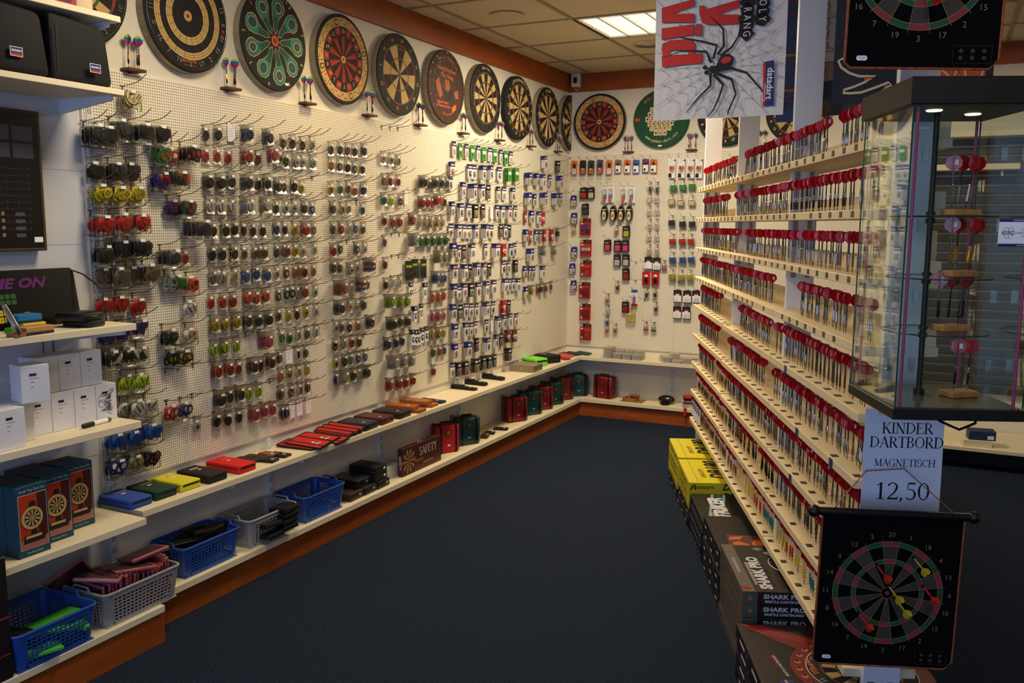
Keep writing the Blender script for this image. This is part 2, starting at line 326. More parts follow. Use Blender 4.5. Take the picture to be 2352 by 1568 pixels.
Yf = -.0404; Yt = -.0412
def standard(label, loc, rz, rim=CORK, title=None, bottom=None, trip=True, half=False, numc=NUMT, wirenum=True):
    t = dartboard(label, loc, rz, rim, BK, half)
    b = MB(); std_face(b, Yf, 0, 1, 2, 3, trip)
    w = wires([.016, .097, .107, .160, .171] if trip else [.016, .171], 20); nb = numbers(NUM, .193, .02, -.045)
    rg = MB()
    if wirenum: rg.tube([(.212*math.cos(2*PI*i/48), -.0445, .212*math.sin(2*PI*i/48)) for i in range(49)], .0011, 4)
    if half:
        for q in (b, w, nb, rg):
            if q.f:
                keep = [i for i, f in enumerate(q.f) if max(q.v[j][0] for j in f) < .004]
                q.f = [q.f[i] for i in keep]; q.m = [q.m[i] for i in keep]
    b.build('face', [BK, TAN, BRED, BGRN], t); w.build('spider_wire', WIRE, t); nb.build('numbers', WIRE if wirenum else numc, t)
    if rg.f: rg.build('number_ring', WIRE, t)
    if title or bottom:
        q = MB()
        if title: arc_text(q, title, .196, .021, Yt, 0, True)
        if bottom: arc_text(q, bottom, .196, .016, Yt, 0, False)
        q.build('lettering', NUMT, t)
    return t
def cardboard(label, loc, rz, dim=False):
    t = dartboard(label, loc, rz, CORK, BK); b = MB()
    for i in range(20):
        s = i*18-9; o = i % 2
        cell(b, .02, .108, s, s+18, Yf, 2 if not o else 0); cell(b, .110, .118, s, s+18, Yf, 2 if not o else 0); cell(b, .120, .160, s, s+18, Yf, 0 if not o else 2)
        cell(b, .164, .207, s+.4, s+17.6, Yf, 1)
    ring(b, .009, .018, Yf, 3); ring(b, .0001, .009, Yf, 4); b.build('face', [BK, TAN, BRED, YEL, BGRN], t)
    numbers(NUM, .140, .020, Yt, turn=False, bold=.01).build('numbers', NUMT, t)
    p = MB(); random.seed(3)
    for i in range(20):
        a = i*18
        for k, (da, r) in enumerate(((-4, .195), (4, .178), (3, .197), (-4, .176))):
            if i % 5 == 4 and k == 0:
                cell(p, .17, .2, a-4, a+4, Yt, 0); cell(p, .176, .194, a-2.5, a+2.5, Yt-.0003, 2); break
            if k > 1: continue
            x, z = r*math.sin(R(a+da)), r*math.cos(R(a+da)); m = 1 if i % 2 else 0
            p.xz([(x, z+.006), (x+.0045, z), (x, z-.006), (x-.0045, z)], Yt-.0002, Yt, m)
            if k == 0: p.text('8'if i % 3 else 'K', .008, m, Matrix.Translation((x+.012*math.cos(R(a)), Yt, z-.012*math.sin(R(a)))) @ FXZ)
    p.build('card_print', [BK, BRED, YEL], t); wires([.118, .162], 20, r0=.02, r1=.207).build('spider_wire', BK, t); return t
LR = R(90); BX = .012
def LW(y, z): return (0.002, y, z)
b0 = standard('dark dartboard at the corner of the picture, mostly hidden by the top shelf', (0.002, 2.255, 2.44), LR, BK)
# black board with three-ring print
t = dartboard('black dartboard with two tan ring bands and a red centre dot', (0.002, 2.777, 2.425), LR, CORK, BK); b = MB()
for r0, r1 in ((.001, .006),): ring(b, r0, r1, Yf, 1)
ring(b, .008, .022, Yf, 0)
for r in (.083, .094, .105): ring(b, r, r+.0098, Yf, 0)
for r in (.146, .156, .166): ring(b, r, r+.0085, Yf, 0)
b.build('face', [TAN, BRED], t); wires([], 20, r1=.171).build('spider_wire', BK, t); numbers(NUM, .193, .022, -.045).build('numbers', WIRE, t)
MB().tube([(.213*math.cos(2*PI*i/48), -.0445, .213*math.sin(2*PI*i/48)) for i in range(49)], .0012, 4).build('number_ring', WIRE, t)
q = MB(); q.text('BLADE MX', .012, 0, Matrix.Translation((0, Yt, -.181)) @ FXZ, bold=.03); q.text('TRIPLE WIRE SYSTEM', .0055, 0, Matrix.Translation((0, Yt, -.197)) @ FXZ)
for a in (0, 90, 180, 270):
    if a != 180: wheel(q, (.196*math.sin(R(a+8)), .196*math.cos(R(a+8))), .009, Yt, 1, 8)
q.build('lettering', [ORG, BRED], t)
# green novelty board with nine eye-shaped targets
t = dartboard('green dartboard with nine eye-shaped targets round a red bull', (0.002, 3.299, 2.42), LR, CORK, BK); b = MB(); nn = MB()
for i in range(9):
    a = i*40+8
    M = Matrix.Rotation(R(a), 4, 'Y')
    P = [(.0, .03), (.016, .05), (.012, .085), (.026, .115), (.048, .14), (.052, .165), (.036, .192), (.008, .2), (-.022, .19), (-.036, .165), (-.032, .13), (-.02, .09), (-.014, .055)]
    b.xz(P, Yf-.0005, Yf, 1, M); b.xz([(x*.9, .034+(z-.03)*.965) for x, z in P], Yf-.0009, Yf, 2 if i % 3 else 3, M)
    b.xz([(.0, .036), (.0125, .055), (.008, .09), (.014, .11), (-.022, .11), (-.015, .085), (-.010, .055)], Yf-.0011, Yf, 4, M)
    cx, cz = (.008+.002*(i % 2), .155)
    for rr, m, dy, sx in ((.031, 1 if i % 2 else 5, .0013, .85), (.0275, 5 if i % 2 else 1, .0016, .85), (.021, 4, .0019, .9), (.006, 6, .0022, 1)):
        P2 = [(cx+sx*rr*math.cos(2*PI*k/18), cz+rr*math.sin(2*PI*k/18)) for k in range(18)]; b.xz(P2, Yf-dy, Yf, m, M)
    aa = R(a-15); nn.text(str((8-i) % 9+1), .018, 0, Matrix.Translation((.203*math.sin(aa), Yt, .203*math.cos(aa))) @ Matrix.Rotation(R(a-15), 4, 'Y') @ FXZ, bold=.02)
for rr, m, dy in ((.027, 6, .0016), (.02, 1, .0019), (.0165, 6, .0022)): wheel(b, (0, 0), rr, Yf-dy, m, 22)
b.build('face', [BK, TAN, TEAL, mat('board_sea', (34, 118, 100), .75), DTEAL, BBLU, BRED], t); arc_text(nn, 'DARTS', .209, .018, Yt, 0, True, 1.1, 14); nn.build('numbers', NUMT, t)
MB().xz([(-.012, -.006), (.012, -.006), (.012, .006), (-.012, .006)], -.0425, -.0418, 0, TR(.075, 0, -.185)).build('sticker', STICK, t)
cardboard('tan card-print dartboard with red and black wedges, on the side wall', (0.002, 3.821, 2.422), LR)
# twelve-segment fives board
t = dartboard('dartboard with twelve wide tan and black segments', (0.002, 4.341, 2.423), LR, CORK, BK); b = MB()
for i in range(12):
    s = i*30-7; w = i % 2
    cell(b, .012, .086, s, s+30, Yf, w, 4); cell(b, .086, .093, s, s+30, Yf, 2 if not w else 3, 4); cell(b, .093, .160, s, s+30, Yf, w, 4); cell(b, .160, .168, s, s+30, Yf, 2 if not w else 3, 4)
ring(b, .005, .013, Yf-.0003, 3); ring(b, .0001, .005, Yf-.0003, 2); b.build('face', [BK, TAN, BRED, BGRN], t)
numbers([20, 5, 15, 10, 20, 5, 15, 10, 20, 5, 15, 10], .19, .02, Yt, off=8, bold=.0).build('numbers', NUMT, t); MB().text('Winmau', .01, 0, Matrix.Translation((.02, Yt, .142)) @ FXZ).build('lettering', NUMT, t)
# brown print board
t = dartboard('dark brown dartboard printed with orange lettering and a player portrait', (0.002, 4.867, 2.426), LR, CORK, BROWN)
b = MB(); ring(b, .0, .208, Yf, 0)
q = MB(); arc_text(q, 'World Champion', .18, .021, Yt, 0, True, .85, 8)
for s, z, h in (('Andy Fordham', .105, .027), ("'The Viking'", .066, .025)): q.text(s, h, 0, Matrix.Translation((.01, Yt, z)) @ Matrix.Rotation(R(3), 4, 'Y') @ FXZ, bold=.03, sx=.95)
for s, z, x in (('England\'s Heart', -.095, -.05), ('& Champion Darts', -.117, -.04)): q.text(s, .016, 1, Matrix.Translation((x, Yt, z)) @ FXZ, bold=.03)
arc_text(q, 'Embassy World', .165, .013, Yt, 0, False, .8, 175)
for P, m in (([(-.13, .02), (-.09, .05), (-.07, .0), (-.05, -.05), (-.08, -.075), (-.11, -.03)], 2), ([(-.02, .045), (.03, .045), (.045, .0), (.02, -.03), (-.015, -.02)], 2), ([(-.03, -.02), (.06, -.01), (.08, -.07), (-.02, -.08)], 3),
             ([(.09, -.02), (.14, .0), (.15, -.05), (.11, -.06)], 2), ([(.06, -.12), (.11, -.09), (.12, -.12), (.07, -.15)], 0), ([(-.16, .0), (-.14, .02), (-.13, -.04), (-.155, -.05)], 3)): q.xz(P, Yf-.0005, Yf, m)
b.build('face', [BROWN], t); q.build('print', [ORG, mat('board_coral', (206, 96, 66), .7), mat('portrait_skin', (150, 84, 52), .7), mat('portrait_dark', (36, 24, 22), .7)], t)
wires([.097, .160], 20, r0=.01, r1=.171).build('spider_wire', WIRE, t); numbers(NUM, .206, .014, -.045).build('numbers', WIRE, t)
MB().tube([(.216*math.cos(2*PI*i/48), -.0445, .216*math.sin(2*PI*i/48)) for i in range(49)], .0012, 4).build('number_ring', WIRE, t)
standard('standard dartboard with steel rim band, third from the corner', (0.002, 5.39, 2.425), LR, CORK, 'Harrows', 'BRISTLE')
standard('standard dartboard with black rim band, second full one from the corner', (0.002, 5.908, 2.421), LR, BK, 'TOP-CUP DARTS', 'Ranger', wirenum=False)
standard('dartboard with plain tan and black wedges and no treble ring', (0.002, 6.424, 2.413), LR, CORK, 'NODOR', None, trip=False, wirenum=False)
standard('half dartboard cut off against the corner', (0.002, 6.90, 2.415), LR, CORK, half=True)
BZ = 2.415
# back wall boards
cardboard('tan card-print dartboard on the back wall next to the corner', (.286, L-.002, BZ), 0)
t = dartboard('green dartboard covered in playing cards, on the back wall beside the banner', (.803, L-.002, BZ), 0, BGRN, CGRN); b = MB(); random.seed(5)
k = 0
for r in range(7):
    n = (3, 5, 6, 7, 6, 5, 3)[r]
    for c in range(n):
        x = (c-(n-1)/2)*.036; z = .108-r*.036; k += 1
        b.box(x-.0165, Yf-.0004-.0001*(k % 3), z-.021, x+.0165, Yf, z+.021, 0)
        m = 1 if (k*7) % 3 else 2
        if k % 2: b.xz([(x, z+.010), (x+.009, z), (x, z-.010), (x-.009, z)], Yf-.0012, Yf-.0004, m)
        else: b.text('AKQJ1987'[k % 8], .02, m, Matrix.Translation((x, Yf-.0012, z)) @ FXZ, bold=.02)
b.build('playing_cards', [mat('card_cream', (206, 190, 152), .7), BRED, BK], t)
q = MB(); arc_text(q, 'www.poker-dart.com', .175, .024, Yt, 0, False, .66, 176); arc_text(q, 'BULL\'S', .187, .026, Yt, 1, True, .8, -28); wheel(q, (-.19, .0), .022, Yt, 2, 14)
q.text('BULLS', .011, 0, Matrix.Translation((-.19, Yt-.0008, 0)) @ FXZ, bold=.02); q.box(-.015, Yt-.0012, -.215, .015, Yt-.0004, -.203, 3); q.build('lettering', [NUMT, ORG, BRED, STICK], t)
MB().tube([(.16*math.cos(2*PI*i/48), -.0412, .16*math.sin(2*PI*i/48)) for i in range(49)], .0012, 4).build('line_ring', WIRE, t)
standard('standard dartboard partly hidden behind the first white rack post', (1.322, L-.002, BZ), 0, BK, None, 'PRO 240')
standard('standard dartboard partly hidden behind the blue banner', (1.842, L-.002, BZ), 0, BK, None, None, wirenum=False)
# ------------------------------------------------------------------ darts
FRED = mat('flight_red', (178, 14, 22), .25, spec=.6); FPRINT = mat('flight_print', (232, 214, 218), .5); SHB = mat('shaft_black', (16, 15, 16), .3, spec=.6)
PTM = mat('dart_point', (96, 74, 48), .35, .8)
BAR = dict(steel=mat('barrel_steel', (150, 146, 142), .26, 1.0), grey=mat('barrel_grey', (112, 108, 106), .35, .9), black=mat('barrel_black', (24, 22, 22), .3, .4), brass=mat('barrel_brass', (168, 118, 46), .3, .9),
           bronze=mat('barrel_bronze', (120, 92, 58), .35, .9), yellow=mat('barrel_yellow', (206, 178, 44), .4), red=mat('barrel_red', (168, 40, 46), .4), teal=mat('barrel_teal', (34, 112, 118), .4), pink=mat('barrel_pink', (190, 44, 92), .4))
SHC = mat('shaft_clear', (196, 182, 168), .3); SHW = mat('shaft_white', (206, 204, 200), .4)
FP = [(.0016, 0), (.0172, .014), (.0178, .026), (.0105, .036), (.003, .0385)]
FPOLY = [(-x, z) for x, z in FP][::-1] + FP
def flight_mesh(var):
    b = MB(); b.xz(FPOLY, -.0004, .0004, 0); b.xz([(-.0178, .026), (-.0172, .014), (-.0016, 0), (-.0005, 0), (-.0005, .038), (-.0105, .036)], -.0004, .0004, 0, Matrix.Rotation(R(90), 4, 'Z')); b.xz([(.0005, 0), (.0016, 0), (.0172, .014), (.0178, .026), (.0105, .036), (.0005, .038)], -.0004, .0004, 0, Matrix.Rotation(R(90), 4, 'Z'))
    for sy, rz in ((1, 0), (-1, PI)):
        M = Matrix.Rotation(rz, 4, 'Z')
        if var in 'TB': b.text('TOP-CUP', .0038, 1, M @ TR(-.0115, -.0007, .0225, ry=R(-90)) @ FXZ, sx=.85); b.text('Darts', .0024, 1, M @ TR(-.0065, -.0007, .024, ry=R(-90)) @ FXZ)
        if var in 'SB': b.box(.002 if var == 'B' else -.011, -.0009, .0165, .0095 if var == 'B' else -.0035, -.0005, .0285, 2, M)
    return b
FM = {k: flight_mesh(k).mesh('flight', [FRED, FPRINT, STICK]) for k in 'TSBN'}
def ZS(p): return [(r*1.06, .015+(z-.019)*.042/.051) for r, z in p]
def barrel_prof(st):
    if st in ('knurl', 'ringed', 'twist'):
        p = [(.0019, .019), (.003, .022)]; n = 9 if st == 'knurl' else 7
        for i in range(n):
            z = .024+i*.042/n; p += [(.0034 if st != 'twist' else .0042, z), (.0034 if st != 'twist' else .0042, z+.0022), (.0026, z+.0026), (.0026, z+.0038)]
        return ZS(p+[(.003, .068), (.0022, .070)])
    if st == 'slim': return ZS([(.0017, .019), (.0028, .026), (.0030, .066), (.0021, .070)])
    if st == 'torp': return ZS([(.0018, .019), (.0034, .024), (.0041, .034), (.003, .058), (.0024, .070)])
    return ZS([(.0018, .019), (.0033, .023), (.0036, .040), (.0033, .066), (.0022, .070)])
STY = {  # name: (profile, barrel materials per ring, shaft, describing words)
 'steel': ('plain', ['steel'], 'b', 'plain steel'), 'knurl': ('knurl', ['steel', 'grey'], 'b', 'knurled steel'), 'grey': ('slim', ['grey'], 'b', 'slim grey steel'), 'twist': ('twist', ['steel', 'grey'], 'b', 'twisted steel'),
 'ringed': ('ringed', ['grey', 'black'], 'b', 'ringed grey'), 'blackband': ('ringed', ['black', 'black', 'steel'], 'b', 'black banded'), 'black': ('torp', ['black'], 'b', 'black torpedo'), 'blackbrass': ('plain', ['black', 'brass', 'black'], 'b', 'black and brass'),
 'brass': ('slim', ['brass'], 'w', 'slim brass'), 'bronze': ('slim', ['bronze'], 'w', 'slim bronze'), 'torp': ('torp', ['steel'], 'b', 'torpedo steel'), 'gold': ('plain', ['brass'], 'b', 'golden'),
 'yellow': ('plain', ['yellow'], 'c', 'yellow plastic'), 'red': ('plain', ['red'], 'c', 'red plastic'), 'teal': ('plain', ['teal'], 'c', 'teal plastic'), 'pink': ('plain', ['pink'], 'c', 'pink plastic')}
DM = {}; DPARTS = {}
for k, (pf, ms, sh, w) in STY.items():
    pr = barrel_prof(pf); nm = len(ms)
    bb = MB().lathe(pr, 7, [j*nm//(len(pr)-1) if nm == 3 else j % nm for j in range(len(pr)-1)])
    ss = MB().lathe([(.0023, .056), (.0021, .068), (.0016, .092)], 6); pp = MB().lathe([(.0004, -.006), (.0012, .004), (.0013, .016)], 5)
    shm = dict(b=SHB, w=SHW, c=SHC)[sh]
    DM[k] = (bb.mesh('barrel', [BAR[m] for m in ms], True), ss.mesh('shaft', [shm], True), pp.mesh('point', [PTM], True)); DPARTS[k] = (bb, ss, pp, ms, sh)
FZ = .085
def dart(loc, rz, st, var, label, group, tilt=(0, 0), flight=None):
    t = thing('dart', label, 'dart', loc, 0, group, (tilt[0], tilt[1], rz))
    put(flight or FM[var], 'flight', t, (0, 0, FZ)); put(DM[st][0], 'barrel', t); put(DM[st][1], 'shaft', t); put(DM[st][2], 'point', t); return t
# little wall rests with three tri-colour darts each
FL3 = [mat('flight_yellow', (196, 186, 40), .4), mat('flight_cyan', (24, 122, 172), .4), mat('flight_magenta', (184, 30, 104), .4)]
def tri():
    b = MB(); H3 = [(0, .017, 2, .0016, .0165), (.017, .029, 1, .0165, .0165), (.029, .040, 0, .0165, .005)]
    for a in (0, 90):
        for z0, z1, m, x0, x1 in H3: b.xz([(-x0, z0), (x0, z0), (x1, z1), (-x1, z1)], -.0004, .0004, m, Matrix.Rotation(R(a), 4, 'Z'))
    return b.mesh('flight', FL3)
FTRI = tri(); RESTW = mat('rest_wood', (96, 56, 30), .55, vary=(20, .2, (1, 6, 1)))
def rest(loc, rz, where, grp, spots=(-.024, .012, .026)):
    t = thing('dart_rest', 'small brown wooden dart rest %s' % where, 'dart rest', loc, rz, 'wooden dart rests under the dartboards'); MB().bev(-.042, -.05, 0, .042, 0, .011, .002, seg=1).build('block', RESTW, t)
    MB().box(-.006, -.006, -.012, .006, 0, 0).build('peg', RESTW, t)
    M = Matrix.Translation(loc) @ Matrix.Rotation(rz, 4, 'Z')
    for i, x in enumerate(spots):
        dart(M @ Vector((x, -.026-.006*(i % 2), .0115)), rz+R(18*i), 'blackband' if i % 2 else 'blackbrass', 'N', 'tri-colour dart, %s on the rest %s' % (('nearest', 'middle', 'furthest')[i], where), 'tri-colour darts on the wooden rests', flight=FTRI, tilt=(R(random.uniform(-2, 2)), R(random.uniform(-2, 2))))
WHERE = ['beside the top shelf', 'below the black ring dartboard', 'below the green eye dartboard', 'after the card-print dartboard', 'after the twelve-segment dartboard', 'after the brown print dartboard', 'after the Harrows dartboard', 'after the black-rimmed dartboard', 'next to the half dartboard']
WHERE[6] = 'after the steel-banded standard dartboard'
for i in range(9): rest((.003, 2.503+.5205*i, 2.162), LR, WHERE[i], 0)
for x, w in ((.536, 'between the two back-wall boards by the corner'), (1.055, 'beside the poker card dartboard'), (1.58, 'between the two rack posts')): rest((x, L-.003, 2.162), 0, w, 0, (-.028, 0, .028) if x < .6 else (-.026, -.010, .03))
# ------------------------------------------------------------------ the dart rack
TAGM = mat('tag_black', (26, 24, 24), .35); TAGT = mat('tag_print', (120, 110, 96), .5); GABLE = mat('gable_white', (222, 222, 224), .5); RWOOD = mat('rack_wood', (226, 206, 166), .55, vary=(5, .06, (1, 1, 6)))
rack = thing('dart_rack', 'tall open cream rack with nine stepped shelves of red-flighted darts', 'rack', C0, RACKF)
BAY = {1: (4.585, 5.68), 2: (3.478, 4.578), 3: (2.405, 3.468)}
TOPZ = [0, 1.812, 1.628, 1.444, 1.260, 1.076, .890, .708, .524, .340]
D0 = .79
for i, s in enumerate((5.70, 4.582, 3.473, 2.395)):
    zt = (2.79, 2.79, 2.79, 1.10)[i] if i < 3 else 2.79
    p = MB().box(-s-.013, .838, 0, -s+.013, .938, zt); p.build('post', GABLE, rack)
    k = MB()
    for z in TOPZ[1:]: k.box(-s+.013, .85, z-.06, -s+.016, .868, z-.026); k.box(-s+.013, .905, z-.06, -s+.016, .92, z-.026)
    k.build('shelf_clip', STEEL, rack)
tagm_t = MB(); tagm_t.box(-.0135, 0, 0, .0135, .02, .0012, 0)
for i in range(3): tagm_t.box(-.009, .004+i*.005, .0012, .009-.003*(i % 2), .0055+i*.005, .0014, 1)
TAG_T = tagm_t.mesh('price_tag', [TAGM, TAGT])
tagm_f = MB(); tagm_f.box(-.0125, -.0012, -.0205, .0125, 0, -.0035, 0)
for i in range(3): tagm_f.box(-.008, -.0014, -.009-i*.004, .008-.003*(i % 2), -.0012, -.0078-i*.004, 1)
TAG_F = tagm_f.mesh('price_tag', [TAGM, TAGT])
TAGB = mat('tag_blue', (34, 60, 96), .4)
for lv in range(1, 10):
    for by, (s0, s1) in BAY.items():
        z = TOPZ[lv] + (.006 if by == 1 and lv > 4 else 0)
        b = MB(); b.bev(-s1, D0, z-.026, -s0, .99, z, .0015, 0, None, 1)
        sh = b.build('shelf', RWOOD, rack)
        MB().bev(-s1+.004, .906, z, -s0-.004, .985, z+.046, .002, 0, None, 1).build('riser_block', RWOOD, sh)
        front = lv <= 4
        n = 10; rnd = random.Random(lv*10+by)
        for i in range(n):
            if rnd.random() < .09: continue
            x = -s1+.05+i*(s1-s0-.09)/(n-1)
            put(TAG_F if front else TAG_T, 'price_tag', sh, (x, D0, z) if front else (x, D0+.010, z))
for lv, s in ((5, 3.22), (6, 3.02), (7, 3.08), (6, 2.62)):
    MB().box(-s-.02, D0-.002, TOPZ[lv]-.027, -s+.012, D0-.0005, TOPZ[lv]+.001).build('blue_tag', TAGB, rack)
STYLE = {(1, 1): ['grey'], (1, 2): ['knurl'], (1, 3): ['knurl', 'steel', 'steel'], (2, 1): ['grey'], (2, 2): ['steel'], (2, 3): ['blackband', 'blackband', 'steel'], (3, 1): ['grey', 'steel'], (3, 2): ['steel'], (3, 3): ['knurl', 'twist', 'twist'],
         (4, 1): ['grey', 'knurl'], (4, 2): ['steel', 'knurl'], (4, 3): ['steel', 'torp', 'steel'], (5, 1): ['grey'], (5, 2): ['steel'], (5, 3): ['steel', 'ringed', 'ringed'], (6, 1): ['grey'], (6, 2): ['grey', 'steel'], (6, 3): ['steel', 'steel', 'torp'],
         (7, 1): ['grey', 'bronze'], (7, 2): ['grey', 'steel'], (7, 3): ['torp', 'steel', 'torp'], (8, 1): ['bronze', 'brass'], (8, 2): ['blackbrass', 'black'], (8, 3): ['torp', 'ringed', 'steel'], (9, 1): ['brass', 'bronze'], (9, 2): ['brass', 'brass', 'yellow', 'red', 'teal'], (9, 3): ['yellow', 'red', 'yellow', 'teal', 'pink', 'teal', 'red']}
def sx(px): return .838*2016/(px-1311)
GAPS = {1: [(1676, 1694), (1872, 1892)], 2: [(1662, 1683)], 3: [(1692, 1706)], 4: [(1774, 1822), (1893, 1908)], 5: [(1653, 1694), (1768, 1786), (1852, 1862)], 6: [(1650, 1676), (1752, 1784)], 7: [(1640, 1653)], 8: [(1745, 1758)], 9: [(1575, 1592), (1706, 1726)]}
allm = [FRED, SHB, SHW, SHC, PTM] + list(BAR.values()); bi = {k: 5+i for i, k in enumerate(BAR)}; mass = MB(); rnd = random.Random(11); FARB = flight_mesh('N'); FARS = flight_mesh('S')
BN = {1: 'far', 2: 'middle', 3: 'near'}; allm.append(STICK)
plan = []
for lv in range(1, 10):
    for by, (s0, s1) in BAY.items():
        cnt = 0; s = s1-.045; gi = 0
        while s > s0+.03:
            if not any(sx(b) < s < sx(a) for a, b in GAPS[lv]):
                st = STYLE[(lv, by)]
                k = st[min(len(st)-1, int((s1-s)/(s1-s0)*len(st)))]
                for j in (1, 0, -1):
                    cnt += 1; hid = (lv >= 8 and s < 2.98) or (lv in (5, 6, 7) and s < 2.56 and lv > 5)
                    plan.append((lv, by, cnt, s+j*.027+rnd.uniform(-.004, .004), .838+rnd.uniform(-.006, .006), k, 'B' if j == -1 and gi % 2 == 0 else rnd.choice('TTTN'), hid))
            s -= .1; gi += 1
vis = sorted([p for p in plan if not p[7]], key=lambda p: p[3])[:297]; vis = set(id(p) for p in vis)
for p in plan:
    lv, by, n, s, d, k, var, hid = p; z = TOPZ[lv]+(.006 if by == 1 and lv > 4 else 0); rz = RACKF+R(rnd.uniform(-38, 38)+22); tl = (R(rnd.uniform(-4, 4)), R(rnd.uniform(-4, 4)))
    if id(p) in vis:
        dart(PF(d, s, z), rz, k, var, '%s dart, %s from far end, %s bay, %s shelf down' % (STY[k][3], ORD[n], BN[by], ORD[lv]), 'red-flighted darts standing on the rack')
    else:
        M = Matrix.Translation(PF(d, s, z)) @ Euler((tl[0], tl[1], rz)).to_matrix().to_4x4(); bb, ss, pp, ms, sh = DPARTS[k]
        mass.add(bb.v, bb.f, [bi[ms[m]] for m in bb.m], M); mass.add(ss.v, ss.f, dict(b=1, w=2, c=3)[sh], M); mass.add(pp.v, pp.f, 4, M)
        F = FARS if var == 'B' else FARB; mass.add(F.v, F.f, [0 if m == 0 else len(allm)-1 for m in F.m], M @ Matrix.Translation((0, 0, FZ)))
o = mass.build('dart', allm, smooth=False); tag(o, 'rows of red-flighted darts on the middle and far bays of the rack', 'darts', kind='stuff')
# white and blue card holders with darts at the far low end
for i in range(5):
    t = thing('dart_wallet', 'white and blue packaged dart set, %s from the far end, low on the rack' % ORD[i+1], 'dart set', PF(.80, 5.62-i*.075, .372), RACKF, 'packaged dart sets on the far low shelf')
    MB().bev(-.017, -.004, 0, .017, .004, .1, .002, 0, None, 1).build('card', PAPER, t); MB().box(-.017, -.005, .055, .017, -.004, .09).build('label', mat('blue_label', (34, 54, 130), .5), t); MB().ball((0, 0, .108), .018, 0, 8, 5, (1, .5, .7)).build('flights', BLACKP, t)
# ------------------------------------------------------------------ hanging banners
BAN = mat('banner_white', (214, 212, 214), .6, bump=(6, .35)); BANR = mat('banner_red', (196, 22, 22), .6); WEBG = mat('web_grey', (150, 150, 166), .6); NAVY = mat('print_navy', (28, 34, 104), .55)
def sheet(b, w, h, m=0, amp=.006, y=0.0):
    nx, nz = 14, 10; vs = []
    for j in range(nz+1):
        for i in range(nx+1): vs.append((w*i/nx, y+amp*math.sin(i*.9+j*.5)*(1-j/nz*.6), h*j/nz))
    k = len(vs); vs2 = vs+[(x, yy+.0012, z) for x, yy, z in vs]; fs = []
    for j in range(nz):
        for i in range(nx): a = j*(nx+1)+i; fs += [(a, a+1, a+nx+2, a+nx+1), (k+a, k+a+nx+1, k+a+nx+2, k+a+1)]
    for i in range(nx): fs += [(i, k+i, k+i+1, i+1)]
    b.add(vs2, fs, m)
def hang(t, w, h, y=0):      # rod and two cords up to the ceiling
    z0 = t.location.z
    MB().tube([(-.01, y, h), (w+.01, y, h)], .006, 6).build('rod', WHITE, t)
    for x in (.03, w-.03): MB().tube([(x, y, h), (x, y, H-z0-.004)], .0012, 4).build('cord', WHITE, t)
def ribbon(b, pts, w, y, m):      # flat stroke of varying width
    P = [Vector(p) for p in pts]; n = len(P); lft = []; rgt = []
    for i, p in enumerate(P):
        d = (P[min(n-1, i+1)]-P[max(0, i-1)]).normalized(); q = Vector((-d.y, d.x))*((w[i] if isinstance(w, (list, tuple)) else w)/2); lft.append(p+q); rgt.append(p-q)
    vs = [(p.x, y, p.y) for p in lft]+[(p.x, y, p.y) for p in rgt]; b.add(vs, [(i, i+1, n+i+1, n+i) for i in range(n-1)], m)
BW, BH = .522, .775
t = thing('spider_banner', 'white hanging banner with black spider, web and big red letters', 'banner', (1.782, 3.592, 2.008), R(-1))
b = MB(); sheet(b, BW, BH); b.build('cloth', BAN, t); hang(t, BW, BH)
y = -.009; q = MB(); c = Vector((.27, .197))
random.seed(4); rays = [R(a+random.uniform(-3, 3)) for a in range(0, 360, 15)]
def edge(a):
    d = Vector((math.cos(a), math.sin(a))); k = [9]
    for lo, hi, cc, dd in ((0.004, BW-.004, c.x, d.x), (0.004, BH-.004, c.y, d.y)):
        if abs(dd) > 1e-6: k += [t_ for t_ in ((lo-cc)/dd, (hi-cc)/dd) if t_ > 0]
    return min(k), d
for a in rays: m_, d = edge(a); ribbon(q, [c+d*.05, c+d*m_], .0016, y, 0)
for rr in (.095, .14, .19, .245, .31, .39, .48, .58):
    for i in range(len(rays)):
        a0, a1 = rays[i], rays[(i+1) % len(rays)]+(2*PI if i == len(rays)-1 else 0); pts = []
        for k in range(5): f = k/4; a = a0+(a1-a0)*f; pts.append(c+Vector((math.cos(a), math.sin(a)))*rr*(1-.16*math.sin(PI*f)))
        if all(.003 < p.x < BW-.003 and .003 < p.y < BH-.003 for p in pts): ribbon(q, pts, .0016, y, 0)
q.build('web_print', WEBG, t)
q = MB()
for off, m, g in ((-.0005, 1, .004), (-.001, 0, 0)):
    for P in ([(.029, .443), (.159, .464), (.16, .438), (.075, .417), (.161, .41), (.162, .376), (.031, .387)], [(.031, .363), (.163, .367), (.164, .328), (.032, .32)], [(.172, .366), (.193, .366), (.194, .323), (.173, .323)],
              [(.034, .256), (.2, .252), (.199, .216), (.037, .213)], [(.043, .25), (.032, .281), (.036, .303), (.065, .312), (.123, .313), (.155, .307), (.169, .29), (.168, .25), (.143, .254), (.143, .266), (.101, .276), (.066, .274), (.062, .25)],
              [(.183, .435), (.205, .435), (.208, .419), (.339, .443), (.34, .414), (.254, .397), (.341, .388), (.342, .353), (.224, .362), (.198, .371), (.185, .402)],
              [(.029, .53), (.162, .53), (.162, .505), (.05, .50), (.162, .495), (.162, .478), (.029, .478)], [(.18, .53), (.342, .53), (.342, .485), (.18, .49)]):
        cx = sum(p[0] for p in P)/len(P); cz = sum(p[1] for p in P)/len(P)
        G = [(x+g*(1 if x > cx else -1)*.35, z+g*(1 if z > cz else -1)*.35) for x, z in P]; q.add([(x, y+off, z) for x, z in G], [tuple(range(len(G)))], m)
q.build('lettering', [BANR, INK], t, (0, 0, 0))
q = MB(); y2 = y-.0016
